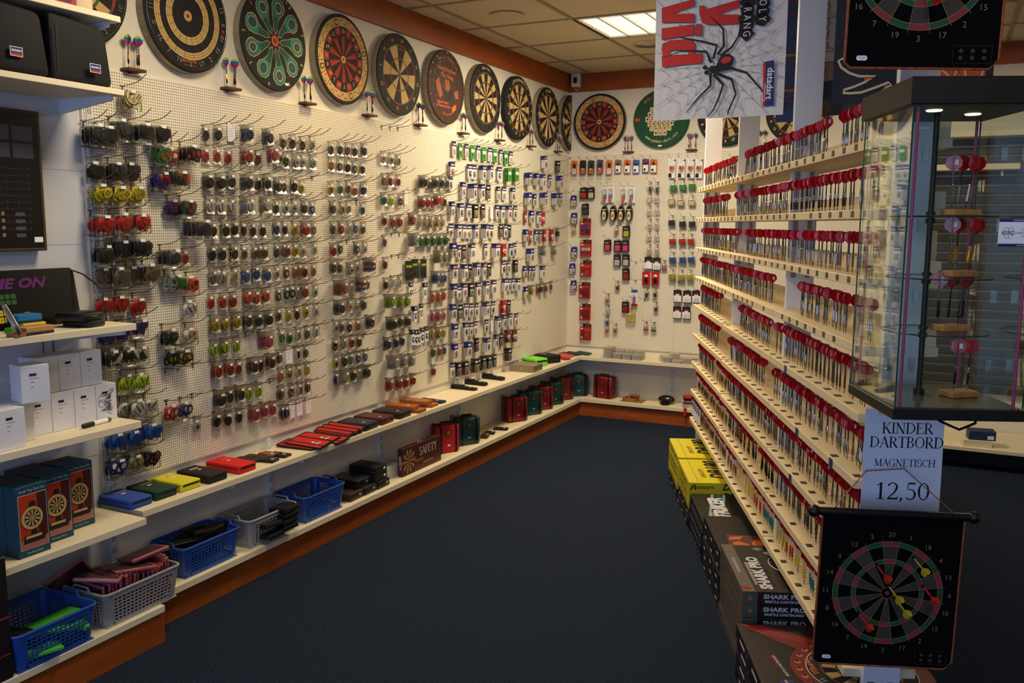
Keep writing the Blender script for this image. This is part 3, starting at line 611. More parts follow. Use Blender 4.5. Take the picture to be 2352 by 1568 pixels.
for P in ([(.103, .324), (.146, .313), (.204, .298), (.258, .28), (.246, .229)], [(.067, .255), (.107, .27), (.159, .266), (.216, .259), (.229, .231), (.238, .214)], [(.227, .392), (.258, .363), (.281, .337), (.286, .275), (.262, .244)],
          [(.335, .378), (.349, .355), (.342, .307), (.317, .267), (.292, .25), (.273, .238)], [(.443, .087), (.435, .101), (.378, .166), (.32, .187), (.286, .186)], [(.31, .008), (.312, .024), (.34, .087), (.321, .145), (.256, .174)],
          [(.232, .006), (.253, .032), (.274, .08), (.288, .126), (.248, .169)], [(.14, .025), (.188, .08), (.238, .126), (.236, .176)]):
    n = len(P); ribbon(q, P, [.003+.0085*i/(n-1) for i in range(n)], y2, 0)
q.xz([(.258, .201), (.271, .233), (.287, .243), (.306, .244), (.323, .231), (.327, .215), (.317, .194), (.295, .182), (.276, .178), (.248, .172), (.23, .181), (.235, .203)], y2-.0006, y2, 0)
q.xz([(.274, .216), (.282, .229), (.298, .234), (.314, .23), (.318, .221), (.309, .211), (.288, .206)], y2-.001, y2-.0006, 1)
for p in ((.213, .198), (.220, .178)): wheel(q, p, .009, y2, 0, 10)
ribbon(q, [(.213, .198), (.235, .19)], .006, y2, 0); ribbon(q, [(.22, .178), (.235, .185)], .006, y2, 0)
q.build('spider_print', [INK, BANR], t)
q = MB(); rn = random.Random(2)
for s, x, z0, n in (('BOOMERANG', .372, .300, 1), ('DEADLY', .43, .35, 1)):
    for i, ch in enumerate(s[::-1]):
        z = z0+.013+i*.030
        if z > BH-.02: break
        P = [((.026+rn.uniform(-.003, .007))*math.cos(a*PI/8), (.023+rn.uniform(-.003, .007))*math.sin(a*PI/8)) for a in range(16)]
        q.add([(x+px, y2, z+pz) for px, pz in P], [tuple(range(16))], 0)
for s, x, z0 in (('RANG', .372, .300), ('OLY', .43, .35)):
    for i, ch in enumerate(s[::-1]): q.text(ch, .03, 1, TR(x, y2-.0006, z0+.013+i*.030, ry=R(90)) @ FXZ, sx=.75)
q.build('jagged_lettering', [INK, BAN], t)
q = MB(); q.add([(x, y2, z) for x, z in ((.441, .201), (.482, .206), (.488, .035), (.446, .033))], [(0, 1, 2, 3)], 0); q.add([(x, y2-.0004, z) for x, z in ((.441, .201), (.4505, .202), (.4555, .034), (.446, .033))], [(0, 1, 2, 3)], 1)
q.text('datadart', .026, 2, TR(.469, y2-.0008, .119, ry=R(91.5)) @ FXZ, sx=1.0, bold=.02); q.text('INTERNATIONAL', .0065, 2, TR(.4505, y2-.0008, .085, ry=R(91.5)) @ FXZ); q.build('logo', [NAVY, BANR, PAPER], t)
# blue banner behind it
t = thing('blue_banner', 'narrow blue hanging banner with red outlined letters behind the spider banner', 'banner', (2.235, 3.82, 2.006)); b = MB(); sheet(b, .17, .78, 0, .004); b.build('cloth', mat('banner_blue', (44, 78, 132), .6), t); hang(t, .17, .78)
q = MB(); RO = mat('outline_red', (150, 44, 40), .6)
for z in (.06, .10, .14, .2, .24, .28, .33, .37, .42, .47, .52): q.box(.0, -.0068, z, .17, -.0062, z+.0035, 0)
for z in (.13, .27): q.box(.0, -.0066, z-.012, .17, -.006, z, 1)
for z in (.07, .43): q.box(.02, -.0068, z, .024, -.0062, z+.05, 0); q.box(.045, -.0068, z+.01, .049, -.0062, z+.03, 0)
q.build('lettering', [RO, mat('banner_ochre', (140, 112, 64), .6)], t)
# cream banner with outlined letters and a hand, then the black banner with the curved mark
t = thing('portrait_banner', 'hanging banner with red outlined letters above a photo of a hand and head', 'banner', (2.42, 3.62, 2.0)); b = MB(); sheet(b, .2, .79, 0, .002); b.build('cloth', mat('banner_cream', (200, 186, 158), .6), t); hang(t, .2, .79)
q = MB(); yy = -.0045
q.box(0, yy, .0, .2, yy+.002, .2, 0); q.add([(x, yy-.0004, z) for x, z in ((0, .10), (.02, .135), (.06, .13), (.09, .12), (.2, .13), (.2, .04), (.05, .04), (0, .06))], [tuple(range(8))], 1)
q.add([(x, yy-.0008, z) for x, z in ((0, .07), (.05, .055), (.06, .03), (.04, 0), (0, 0))], [tuple(range(5))], 2); q.add([(x, yy-.0006, z) for x, z in ((0, .196), (.2, .196), (.2, .15), (.08, .135), (.03, .128), (.01, .14), (0, .135))], [tuple(range(7))], 3)
q.build('photo_print', [mat('photo_dusk', (64, 60, 56), .6), mat('photo_shirt', (42, 46, 54), .6), mat('photo_hair', (104, 72, 44), .6), mat('photo_skin', (156, 116, 90), .6)], t)
q = MB()
for bd, m, dy in ((.035, 0, 0), (0, 1, -.0005)): q.text('poland', .062, m, TR(.018, yy-.0006+dy, .35, ry=R(90)) @ FXZ, bold=bd)
q.build('lettering', [RO, mat('banner_cream', '')], t)
t = thing('black_banner', 'black hanging banner with a white and orange curved outline mark', 'banner', (2.50, 3.42, 2.018)); b = MB(); sheet(b, .34, .77, 0, .002); b.build('cloth', mat('banner_black', (16, 18, 22), .5), t); hang(t, .34, .77)
q = MB(); SW = [(.06, .144), (.03, .155), (.016, .148), (.027, .125), (.054, .104), (.088, .09), (.143, .087), (.107, .068), (.073, .055), (.04, .046), (.038, .036), (.06, .033), (.099, .034), (.15, .05), (.185, .063), (.196, .054), (.16, .03)]
ribbon(q, SW, .0085, -.0045, 0); q.add([(x, -.004, z) for x, z in ((.106, .083), (.13, .083), (.106, .07))], [(0, 1, 2)], 1); q.add([(x, -.004, z) for x, z in ((.175, .055), (.19, .053), (.17, .04))], [(0, 1, 2)], 1); q.build('mark_print', [mat('banner_bone', (214, 196, 160), .6), ORG], t)
t = thing('orange_banner', 'orange and white banner edge showing under the upper roll-up dartboard', 'banner', (2.77, 3.32, 2.03)); b = MB(); sheet(b, .235, .72, 0, .002); b.build('cloth', mat('banner_black', ''), t); hang(t, .235, .72)
q = MB(); q.box(0, -.0045, 0, .075, -.004, .72, 0); q.box(.075, -.0045, 0, .212, -.004, .72, 1)
for P in ([(.08, .07), (.12, .03)], [(.11, 0), (.13, .07), (.14, .02)], [(.15, .07), (.16, .01)], [(.212, .1), (.2, .03)]): ribbon(q, P, .006, -.005, 2)
q.build('print', [PAPER, mat('banner_orange', (206, 84, 24), .6), mat('banner_bone', '')], t)
# ------------------------------------------------------------------ roll-up magnetic dartboards
MBK = mat('cloth_black', (12, 12, 14), .95, spec=.05); CORD = mat('gold_cord', (148, 70, 30), .5, vary=(120, .5, (1, 1, 1))); MG = mat('roll_green', (18, 74, 46), .8); MR = mat('roll_red', (140, 36, 52), .8); MK = mat('roll_grey', (58, 52, 46), .85); OLIVE = mat('roll_olive', (118, 112, 48), .7)
MDR = mat('magnet_red', (196, 28, 24), .4); MDY = mat('magnet_yellow', (188, 170, 30), .4)
def rollup(label, loc, rz, w, h, cx, cz, r, darts, roller, tilt=0):
    t = thing('magnetic_dartboard', label, 'magnetic dartboard', loc, 0, 'roll-up magnetic dartboards', (0, R(tilt), rz))
    P = [(-w/2, 0), (-w/2, -h+.012), (-w/2+.012, -h), (w/2-.02, -h), (w/2, -h+.02), (w/2, 0)]; b = MB(); b.xz(P, -.0015, .0015); b.build('cloth', MBK, t)
    MB().tube([(x, -.001, z) for x, z in P], .0028, 6).build('gold_edging', CORD, t)
    q = MB(); y = -.0019
    for i in range(20):
        s = i*18-9; o = i % 2
        if not o: cell(q, r*.11, r*.58, s, s+18, y, 0); cell(q, r*.66, r*.91, s, s+18, y, 0)
        cell(q, r*.58, r*.66, s, s+18, y, 1 if not o else 2); cell(q, r*.91, r*1.0, s, s+18, y, 1 if not o else 2)
        for rr in ((r*.11, r*1.05),): a = R(90-s); ribbon(q, [(rr[0]*math.cos(a), rr[0]*math.sin(a)), (rr[1]*math.cos(a), rr[1]*math.sin(a))], .0011, y-.0004, 3)
    for rr in (.11, .58, .66, .91, 1.0): ring(q, r*rr-.0007, r*rr+.0007, y-.0004, 3, 60)
    ring(q, .0001, r*.045, y, 1)
    for i, nn in enumerate(NUM): a = R(18*i); q.text(str(nn), .0135, 3, TR(r*1.13*math.sin(a), y-.0004, r*1.13*math.cos(a)) @ FXZ, bold=-.0)
    q.build('target_print', [MK, MR, MG, OLIVE], t, (cx, 0, cz))
    q = MB()
    x0, z0 = w/2-.095, -h+.012
    for a, b_ in (((x0, z0), (x0+.08, z0)), ((x0+.08, z0), (x0+.08, z0+.036)), ((x0+.08, z0+.036), (x0, z0+.036)), ((x0, z0+.036), (x0, z0))): ribbon(q, [a, b_], .0008, y, 0)
    for i in range(6): wheel(q, (x0+.016+(i % 3)*.024, z0+.011+(i//3)*.014), .0045, y, 1, 10)
    q.build('legend_print', [mat('legend_dim', (44, 40, 38), .8), MK], t)
    M = TR(-w/2+.035, -.003, -h+.02); q = MB(); q.xz([(-.012, 0), (-.009, .005), (.009, .005), (.012, 0), (.009, -.005), (-.009, -.005)], -.0006, .0006, 0, M); q.text('12,50', .005, 1, M @ TR(0, -.001, 0) @ FXZ); q.build('price_sticker', [STICK, INK], t)
    if roller:
        MB().tube([(-w/2-.018, 0, .008), (w/2+.018, 0, .008)], .011, 14).build('roller', BLACKP, t, smooth=True)
        for sx in (-1, 1): MB().ball((sx*(w/2+.022), 0, .008), .0165, 0, 14, 9).build('knob', BLACKP, t, smooth=True)
        MB().tube([(-w/2+.03, 0, .019), (-.04, .11, .09), (.06, .11, .10), (w/2-.03, 0, .019)], .0016, 5).build('hanging_cord', CORD, t)
    else:
        MB().tube([(-w/2-.018, 0, .008), (w/2+.018, 0, .008)], .011, 14).build('roller', BLACKP, t, smooth=True)
        MB().tube([(-w/2+.03, 0, .019), (0, 0, .12), (w/2-.03, 0, .019)], .0016, 5).build('hanging_cord', CORD, t); MB().tube([(0, 0, .12), (0, 0, H-loc[2])], .0016, 5).build('hanging_string', CORD, t)
    M0 = Matrix.Translation(loc) @ Euler((0, R(tilt), rz)).to_matrix().to_4x4()
    for i, (x, z, col, wd) in enumerate(darts):
        p = M0 @ Vector((x, -.002, z)); d = thing('magnetic_dart', '%s magnetic dart stuck %s' % ('red' if col == 'r' else 'yellow', wd), 'magnetic dart', p, 0, 'magnetic darts', (0, 0, rz))
        mm = MDR if col == 'r' else MDY; ax = Vector((.016, -.030, -.022)); MB().lathe([(.004, 0), (.0042, .005), (.002, .008)], 10, 0, TR(rx=R(90))).build('magnet', BLACKP, d)
        MB().tube([(0, -.006, 0), tuple(ax*.55), tuple(ax)], [.0016, .0024, .0018], 6).build('shaft', mm, d)
        qq = ax.to_track_quat('Z', 'Y').to_matrix().to_4x4(); b = MB()
        for k in range(3): b.xz([(0, -.008), (.013, .002), (.0115, .013), (.004, .016), (0, .014)], -.0005, .0005, 0, Matrix.Translation(ax) @ qq @ Matrix.Rotation(R(120*k+20), 4, 'Z'))
        b.build('flight', mm, d)
    return t
rollup('black roll-up magnetic dartboard hanging below the KINDER DARTBORD sign', PF(.842, 2.25, .838), CAMF, .358, .408, .0, -.205, .140,
       [(-.034, -.128, 'r', 'in its double-five area'), (.058, -.105, 'y', 'by its number eighteen'), (.0, -.184, 'y', 'at its bull'), (.088, -.181, 'r', 'beside its number six'), (.022, -.22, 'y', 'below its bull'), (-.07, -.262, 'r', 'by its number seven')], True, 1)
rollup('black roll-up magnetic dartboard hanging above the glass showcase', PF(.742, 1.98, 2.245), CAMF, .318, .330, -.01, -.112, .140, [(-.008, -.172, 'r', 'low on the upper roll-up board')], False, 1)
# ------------------------------------------------------------------ the KINDER DARTBORD sign (serif letters as strokes)
def serif(ch):   # -> (advance, list of (points, width)) ; cap height 1
    T, h = .135, .05
    def st(x): return [([(x, 0), (x, 1)], T), ([(x-.17, .02), (x+.17, .02)], h), ([(x-.17, .98), (x+.17, .98)], h)]
    def arc(cx, cy, rx, ry, a0, a1, w0, w1, n=14):
        P = []; Wd = []
        for i in range(n+1):
            a = R(a0+(a1-a0)*i/n); P.append((cx+rx*math.cos(a), cy+ry*math.sin(a))); Wd.append(w1+(w0-w1)*abs(math.sin(a)))
        return (P, Wd)
    G = {'K': (.86, st(.17)+[([(.24, .42), (.66, .98)], .05), ([(.36, .56), (.74, .02)], T), ([(.52, .98), (.8, .98)], h), ([(.58, .02), (.88, .02)], h)]),
         'I': (.36, st(.18)), 'N': (.94, [([(.17, 0), (.17, 1)], .06), ([(.14, 1), (.76, 0)], T), ([(.77, 0), (.77, 1)], .06), ([(.02, .02), (.32, .02)], h), ([(.02, .98), (.24, .98)], h), ([(.62, .98), (.92, .98)], h)]),
         'D': (.92, st(.17)+[arc(.3, .5, .5, .475, -90, 90, .055, T), ([(.17, .975), (.32, .975)], h), ([(.17, .025), (.32, .025)], h)]), 'E': (.74, st(.17)+[([(.17, .975), (.62, .975)], h), ([(.17, .52), (.5, .52)], h), ([(.17, .025), (.66, .025)], h), ([(.62, 1), (.62, .8)], .04), ([(.66, 0), (.66, .22)], .04), ([(.5, .62), (.5, .42)], .035)]),
         'R': (.84, st(.17)+[arc(.34, .735, .26, .245, -90, 90, .05, T), ([(.17, .98), (.36, .98)], h), ([(.17, .49), (.36, .49)], h), ([(.38, .49), (.74, .02)], T), ([(.64, .02), (.86, .02)], h)]),
         'A': (.86, [([(.09, .02), (.43, 1)], .05), ([(.41, 1), (.76, .02)], T), ([(.2, .36), (.64, .36)], h), ([(-.02, .02), (.22, .02)], h), ([(.62, .02), (.9, .02)], h)]), 'T': (.76, [([(.38, 0), (.38, 1)], T), ([(.22, .02), (.54, .02)], h), ([(.04, .975), (.72, .975)], h), ([(.04, 1), (.04, .76)], .04), ([(.72, 1), (.72, .76)], .04)]),
         'B': (.78, st(.17)+[arc(.34, .755, .24, .225, -90, 90, .05, T), arc(.36, .275, .29, .255, -90, 90, .05, T), ([(.17, .98), (.36, .98)], h), ([(.17, .53), (.38, .53)], h), ([(.17, .022), (.38, .022)], h)]),
         'O': (.94, [arc(.47, .5, .37, .49, 0, 360, .05, T, 26)]), 'M': (1.06, [([(.17, 0), (.17, 1)], .055), ([(.15, 1), (.53, .05)], T), ([(.53, .05), (.87, 1)], .05), ([(.88, 0), (.88, 1)], T), ([(.02, .02), (.32, .02)], h), ([(.02, .98), (.2, .98)], h), ([(.72, .02), (1.04, .02)], h), ([(.86, .98), (1.04, .98)], h)]),
         'F': (.70, st(.17)+[([(.17, .975), (.62, .975)], h), ([(.17, .52), (.5, .52)], h), ([(.62, 1), (.62, .78)], .04), ([(.5, .62), (.5, .42)], .035)]), 'Y': (.82, [([(.41, 0), (.41, .5)], T), ([(.1, .98), (.41, .48)], T), ([(.41, .48), (.7, .98)], .05), ([(.25, .02), (.57, .02)], h), ([(.0, .98), (.26, .98)], h), ([(.56, .98), (.84, .98)], h)]), 'G': (.92, [arc(.47, .5, .37, .49, 42, 318, .05, T, 20), ([(.76, .02), (.76, .42)], T), ([(.6, .42), (.92, .42)], h), ([(.76, .98), (.76, .72)], .04)]), 'S': (.66, [arc(.34, .735, .22, .245, 30, 270, .055, T, 12), arc(.34, .265, .24, .25, 90, -150, .055, T, 12), ([(.54, 1), (.54, .76)], .04), ([(.11, .0), (.11, .26)], .04)]),
         'C': (.86, [arc(.47, .5, .37, .49, 42, 318, .05, T, 20), ([(.76, .98), (.76, .70)], .04)]), 'H': (.94, st(.17)+st(.77)+[([(.17, .5), (.77, .5)], h)]),
         '1': (.62, [([(.32, 0), (.32, 1)], T), ([(.1, .8), (.32, .97)], .05), ([(.12, .02), (.52, .02)], h)]), '2': (.68, [arc(.34, .72, .24, .265, 160, -20, .055, T, 12), ([(.56, .64), (.46, .42), (.1, .06)], [T, .09, .06]), ([(.08, .05), (.62, .05)], .1), ([(.62, .0), (.64, .2)], .04)]),
         ',': (.34, [([(.14, .1), (.17, .03), (.1, -.16)], [.15, .12, .03])]), '5': (.68, [([(.2, .97), (.58, .97)], .1), ([(.19, 1), (.15, .56)], .05), arc(.32, .31, .25, .3, 110, -140, .06, T, 14)]), '0': (.72, [arc(.36, .5, .26, .49, 0, 360, .055, T, 24)])}
    return G[ch]
def serif_text(b, s, h, cx, z, y, m, sx=1.0):
    adv = [serif(c)[0] for c in s]; tot = sum(adv)*h*sx; x = cx-tot/2
    for c, a in zip(s, adv):
        for pts, w in serif(c)[1]: ribbon(b, [(x+px*h*sx, z+pz*h) for px, pz in pts], [v*h for v in w] if isinstance(w, list) else w*h, y, m)
        x += a*h*sx
t = thing('price_sign', 'white paper sign reading KINDER DARTBORD MAGNETISCH 12,50 on the near rack post', 'sign', PF(.903, 2.374, .795), CAMF)
b = MB(); b.xz([(-.104, 0), (.105, -.001), (.103, .302), (-.105, .302)], -.0004, .0004); b.build('paper', PAPER, t)
q = MB(); yy = -.0008
serif_text(q, 'KINDER', .030, .008, .235, yy, 0, .96); serif_text(q, 'DARTBORD', .0305, .008, .196, yy, 0, .93); serif_text(q, 'MAGNETISCH', .0205, .006, .144, yy, 0, .97); serif_text(q, '12,50', .047, .005, .052, yy, 0, 1.02); q.build('lettering', INK, t)
for x in (-.06, .06): MB().box(x-.012, -.0012, .285, x+.012, -.0005, .302).build('tape', clear('tape', (248, 246, 238), .2), t)
# ------------------------------------------------------------------ glass showcase
CB = mat('case_black', (18, 16, 14), .45); MAG = mat('case_rod_magenta', (150, 44, 92), .35, spec=.6)
t = thing('glass_showcase', 'glass display case with black top and base at the near end of the rack', 'showcase', PF(.727, 1.985, 1.152), CAMF)
wx, wy, hz = .288, .320, .748
MB().bev(0, 0, 0, wx, wy, .026, .002, seg=1).build('base', CB, t); MB().bev(-.004, -.004, hz-.058, wx+.004, wy+.004, hz, .002, seg=1).build('top', CB, t)
MB().box(.008, .008, .026, wx-.008, wy-.008, .028).build('floor_plate', mat('case_floor', (92, 86, 78), .12, spec=.7), t)
for nm, b in (('front', (.004, .004, wx-.004, .008)), ('back', (.004, wy-.008, wx-.004, wy-.004)), ('side', (.004, .009, .008, wy-.009)), ('far_side', (wx-.008, .009, wx-.004, wy-.009))): MB().box(b[0], b[1], .027, b[2], b[3], hz-.058).build('pane', GLASS, t)
for x, y in ((.0035, .0035), (wx-.0065, .0035), (.0035, wy-.0065), (wx-.0065, wy-.0065)): MB().box(x, y, .027, x+.003, y+.003, hz-.058).build('glass_edge', GEDGE, t)
for x, y in ((.020, .018), (wx-.02, .018), (.02, wy-.02), (wx-.02, wy-.02)): MB().lathe([(.0036, .027), (.0036, hz-.058)], 10, 0, TR(x, y, 0)).build('corner_rod', MAG, t, smooth=True)
cx, cy = .118, .165; MB().lathe([(.0065, .027), (.0065, hz-.058)], 14, 0, TR(cx, cy, 0)).build('centre_pole', CB, t, smooth=True)
SHZ = [.182, .310, .452]
for z in SHZ:
    g = MB().lathe([(.004, z), (.118, z), (.118, z+.004), (.004, z+.004)], 36, 0, TR(wx/2, wy/2, 0), cap=False).build('round_shelf', GLASS, t, smooth=True)
    MB().tube([(wx/2+.1182*math.cos(2*PI*i/36), wy/2+.1182*math.sin(2*PI*i/36), z+.002) for i in range(37)], .0016, 5).build('rim', GEDGE, g)
    MB().lathe([(.0105, z-.014), (.0105, z-.002)], 14, 0, TR(cx, cy, 0)).build('collar', CB, t); MB().lathe([(.0105, z+.005), (.0105, z+.013)], 14, 0, TR(cx, cy, 0)).build('collar', CB, t)
MB().lathe([(.0125, .028), (.0125, .044)], 14, 0, TR(cx, cy, 0)).build('collar', CB, t)
for x, y in ((.085, .10), (.20, .17)): MB().lathe([(.001, hz-.0605), (.016, hz-.0605), (.018, hz-.058)], 18, 0, TR(x, y, 0)).build('lamp', mat('case_lamp', (255, 236, 190), .5, emit=1.6), t)  # glowing discs that imitate ceiling reflections; the case has no bulbs
MB().tube([(.13, .16, -.001), (.16, .13, -.03), (.2, .12, -.047), (.245, .14, -.035), (.27, .2, -.002)], .0032, 6).build('power_cable', BLACKP, t)
TOPC = t; MC = Matrix.Translation(t.location) @ Matrix.Rotation(CAMF, 4, 'Z'); BLKW = mat('block_wood', (176, 120, 66), .5, vary=(16, .15, (6, 1, 1)))
sh = thing('camera_sticker', 'white and blue ELRO camera observation sticker on the showcase front', 'sticker', MC @ Vector((.252, .0036, .418)), CAMF)
q = MB(); q.box(-.052, -.0012, -.03, .052, 0, .03, 0); q.box(-.052, -.0016, .0235, .052, -.0012, .03, 1); q.box(-.052, -.0016, -.03, .052, -.0012, -.0235, 1)
for i, (s, z) in enumerate((('CAMERA', .0075), ('OBSERVATION', .0), ('SYSTEM', -.0075))): q.text(s, .005, 2, TR(.008, -.0016, z) @ FXZ)
q.text('ELRO', .008, 2, TR(-.031, -.002, 0) @ FXZ, bold=.02, sx=1.1); q.text('www.elro.eu', .0035, 0, TR(0, -.002, -.0268) @ FXZ); q.text('ROOS ELECTRONICS', .0035, 0, TR(0, -.002, .0268) @ FXZ)
for k in range(6): a = k*PI/3; q.tube([(-.031+.008*math.cos(a)+.005*math.cos(u), -.0018, .008*math.sin(a)+.005*math.sin(u)) for u in [i*PI/4 for i in range(9)]], .0006, 3, 3)
q.tube([(.044+.009*math.cos(u), -.0018, .004*math.sin(u)) for u in [i*PI/6 for i in range(13)]], .0008, 3, 1); wheel(q, (.044, 0), .0025, -.0016, 1, 8); q.build('print', [PAPER, NAVY, mat('sticker_grey', (96, 96, 104), .6), mat('sticker_light', (170, 170, 176), .6)], sh)
def cblock(x, y, z, ds, w, k, tilt=6):
    tb = thing('dart_block', 'small wooden block holding darts, %s' % w, 'dart block', MC @ Vector((x, y, z)), CAMF+R(18)); MB().bev(-.037, -.024, 0, .037, .024, .014, .0015, seg=1).build('block', BLKW, tb)
    for i, (dx, dy) in enumerate(ds):
        dart(MC @ Vector((x+dx, y+dy, z+.0145)), CAMF+R(20*i-20), k, 'BTT'[i % 3], '%s dart, %s on the block %s' % (STY[k][3], ORD[i+1], w), 'darts inside the showcase', (R(random.uniform(-4, 4)), R(tilt*(i-1)*.6+3)))
cblock(.205, .15, .0285, [(-.012, 0), (.016, -.006)], 'on the showcase floor', 'blackband', 2)
cblock(.175, .15, SHZ[0]+.0045, [(-.03, 0), (-.006, .006), (.014, -.006), (.026, .004)], 'on the lowest showcase shelf', 'black')
cblock(.185, .15, SHZ[1]+.0045, [(-.02, 0), (-.006, .008), (.012, -.006), (.024, .006)], 'on the middle showcase shelf', 'gold')
cblock(.18, .15, SHZ[2]+.0045, [(-.022, 0), (-.004, .006), (.006, -.006), (.022, .0)], 'on the top showcase shelf', 'knurl')
# ------------------------------------------------------------------ far right: slatted shutter, low shelf with two boxes
t = thing('roller_shutter', 'dark slatted wall panel seen through the showcase glass', 'shutter', (2.62, L-.004, .42)); SLT = mat('slat_dark', (66, 58, 44), .45, .3)
sl = MB().bev(0, -.03, 0, 2.6, -.004, .05, .005, seg=1).mesh('slat', [SLT])
for i in range(27): put(sl, 'slat', t, (0, 0, i*.066))
MB().box(-.03, -.034, -.02, 0, 0, 1.8).build('frame', METALW, t); MB().box(2.6, -.034, -.02, 2.63, 0, 1.8).build('frame', METALW, t)
t = thing('low_shelf', 'cream low shelf by the back wall beneath the showcase', 'shelf', (2.62, L-.004, 0)); MB().bev(0, -.585, .124, 2.7, -.002, .15, .002, seg=1).build('board', CREAM, t); MB().box(.02, -.42, 0, 2.68, -.40, .124).build('plinth', BLACKP, t)
bx = thing('carton', 'small white carton lying under a blue one on the low shelf', 'carton', (3.155, 6.45, .15), R(8)); MB().bev(-.085, -.06, 0, .085, .06, .045, .002, seg=1).build('body', CREAM, bx)
bx = thing('carton', 'small dark blue carton with a white label on top of a white carton', 'carton', (3.18, 6.455, .1955), R(8)); MB().bev(-.08, -.055, 0, .08, .055, .06, .002, seg=1).build('body', mat('carton_blue', (34, 54, 88), .5), bx); MB().box(.03, -.0562, .008, .068, -.0552, .032).build('label', PAPER, bx)
t = thing('paper_note', 'cream paper note reading VAN 7,50 VOOR hanging on the rack', 'sign', PF(1.0, 2.72, 1.50), RACKF+R(30)); b = MB(); b.box(-.11, -.0004, -.09, .11, .0004, .07); b.build('paper', CREAM, t)
q = MB(); q.text('VAN 7,50', .030, 0, TR(0, -.0008, .03) @ FXZ, shear=.25); q.text('VOOR', .030, 0, TR(0, -.0008, -.02) @ FXZ, shear=.25); q.build('lettering', INK, t)
for x in (-.08, .08): MB().tube([(x, 0, .068), (x, .0, .10)], .001, 4).build('hanging_thread', STEEL, t)

for z, x0, x1, w in ((2.2, 2.72, 4.4, 'upper'), (1.98, 2.68, 3.3, 'lower')):  # boards added to imitate bright yellow light strips in the glass
    t = thing('light_strip_board', 'narrow cream board added for a light strip in the showcase glass, the %s one' % w, 'shelf', (x0, L-.036, z)); MB().bev(0, -.16, -.02, x1-x0, 0, .02, .003, seg=1).build('board', CREAM, t)
    for x in (.1, x1-x0-.1): MB().xz([(x-.006, -.02), (x+.006, -.02), (x+.006, -.06), (x-.006, -.06)], -.12, 0).build('bracket', METALW, t)
# ------------------------------------------------------------------ near shelf unit on the side wall
US = 2.218
def ushelf(z, th, label, y0=.9, dep=.306):
    t = thing('unit_shelf', label, 'shelf', (0, 0, z)); MB().bev(.02, y0, -th, dep, US, 0, .0015, seg=1).build('board', CREAM, t)
    MB().xz([(.004, -th), (dep-.03, -th), (dep-.03, -th-.016), (.01, -th-.05), (.004, -th-.05)], US-.034, US-.022).build('bracket', METALW, t)
    for y in (1.55,): MB().xz([(.004, -th), (dep-.03, -th), (dep-.03, -th-.016), (.01, -th-.05), (.004, -th-.05)], y-.006, y+.006).build('bracket', METALW, t)
    return t
for z, th, lb in ((2.283, .02, 'cream shelf, topmost of the near shelf unit'), (2.038, .02, 'cream shelf holding the black bags in the near unit'), (1.222, .024, 'cream shelf holding the electronic scoreboard'), (.864, .026, 'cream shelf holding the white boxes'), (.496, .026, 'cream shelf holding the desk top dart sets')): ushelf(z, th, lb)
t = thing('unit_shelf', 'cream bottom shelf of the near unit, above the deeper skirting', 'shelf', (0, 0, .146)); MB().bev(.002, .9, -.026, .334, 2.258, 0, .0015, seg=1).build('board', CREAM, t)
t = thing('back_panel', 'pale ribbed back panel behind the near shelf unit', 'panel', (0, 0, 0)); PANELW = mat('panel_pale', (206, 208, 214), .7)
MB().box(.001, .9, .15, .004, 2.262, 2.27).build('sheet', PANELW, t); q = MB()
for i in range(1, 8): q.box(.004, .9, .15+i*.27, .0052, 2.262, .152+i*.27)
q.build('seams', mat('panel_seam', (186, 190, 200), .7), t)
CLOTH = mat('bag_black', (13, 13, 16), .8, bump=(300, .25))
LABB = [mat('patch_white', (220, 224, 232), .5), NAVY, BANR]
def patch(b, x, y, z, s=1.0, m0=0):   # woven label on a plane facing +x
    M = TR(x, y, z, rz=R(90), s=s); b.box(-.018, -.0012, -.0125, .018, 0, .0125, m0, M); b.box(-.0165, -.0016, -.0055, .0165, -.0012, .011, m0+1, M); b.box(-.0165, -.0016, -.011, .0165, -.0012, -.0055, m0+2, M)
    b.text('datadart', .0065, m0, M @ TR(0, -.002, .003) @ FXZ, bold=.03)
for lb, y0, y1, py in (('large black soft bag with a blue label, further along the top shelves', 1.955, 2.192, 2.105), ('large black soft bag with a blue label at the picture edge, next to another bag', 1.70, 1.945, 1.825)):
    t = thing('soft_bag', lb, 'bag', (0, 0, 2.0385)); b = MB(); P = [(y0+.01, 0), (y1-.012, 0), (y1, .02), (y1-.004, .11), (y1-.02, .175), (y0+.05, .205), (y0, .19)]
    bm_ = MB(); bm_.bev(.05, y0, 0, .292, y1, .218, .022, seg=3)
    bm_.v = [(x+.01*math.sin(yy*40), yy-(.02*max(0, z-.1)/.1 if yy > (y0+y1)/2 else 0), z-(.02*(yy-y0)/(y1-y0) if z > .15 else 0)) for x, yy, z in bm_.v]
    bm_.build('body', CLOTH, t, smooth=True); q = MB(); patch(q, .305, py, .055 if y0 > 1.9 else .062, 1.15); q.build('woven_label', LABB, t)
    MB().tube([(.2, (y0+y1)/2-.05, .196), (.24, (y0+y1)/2-.06, .203), (.27, (y0+y1)/2, .202), (.24, (y0+y1)/2+.06, .19)], .006, 6).build('handle', CLOTH, t)
    MB().tube([(.303, y0+.012, .02), (.303, y0+.012, .17)], .003, 5).build('piping', mat('bag_piping', (30, 30, 32), .6), t)
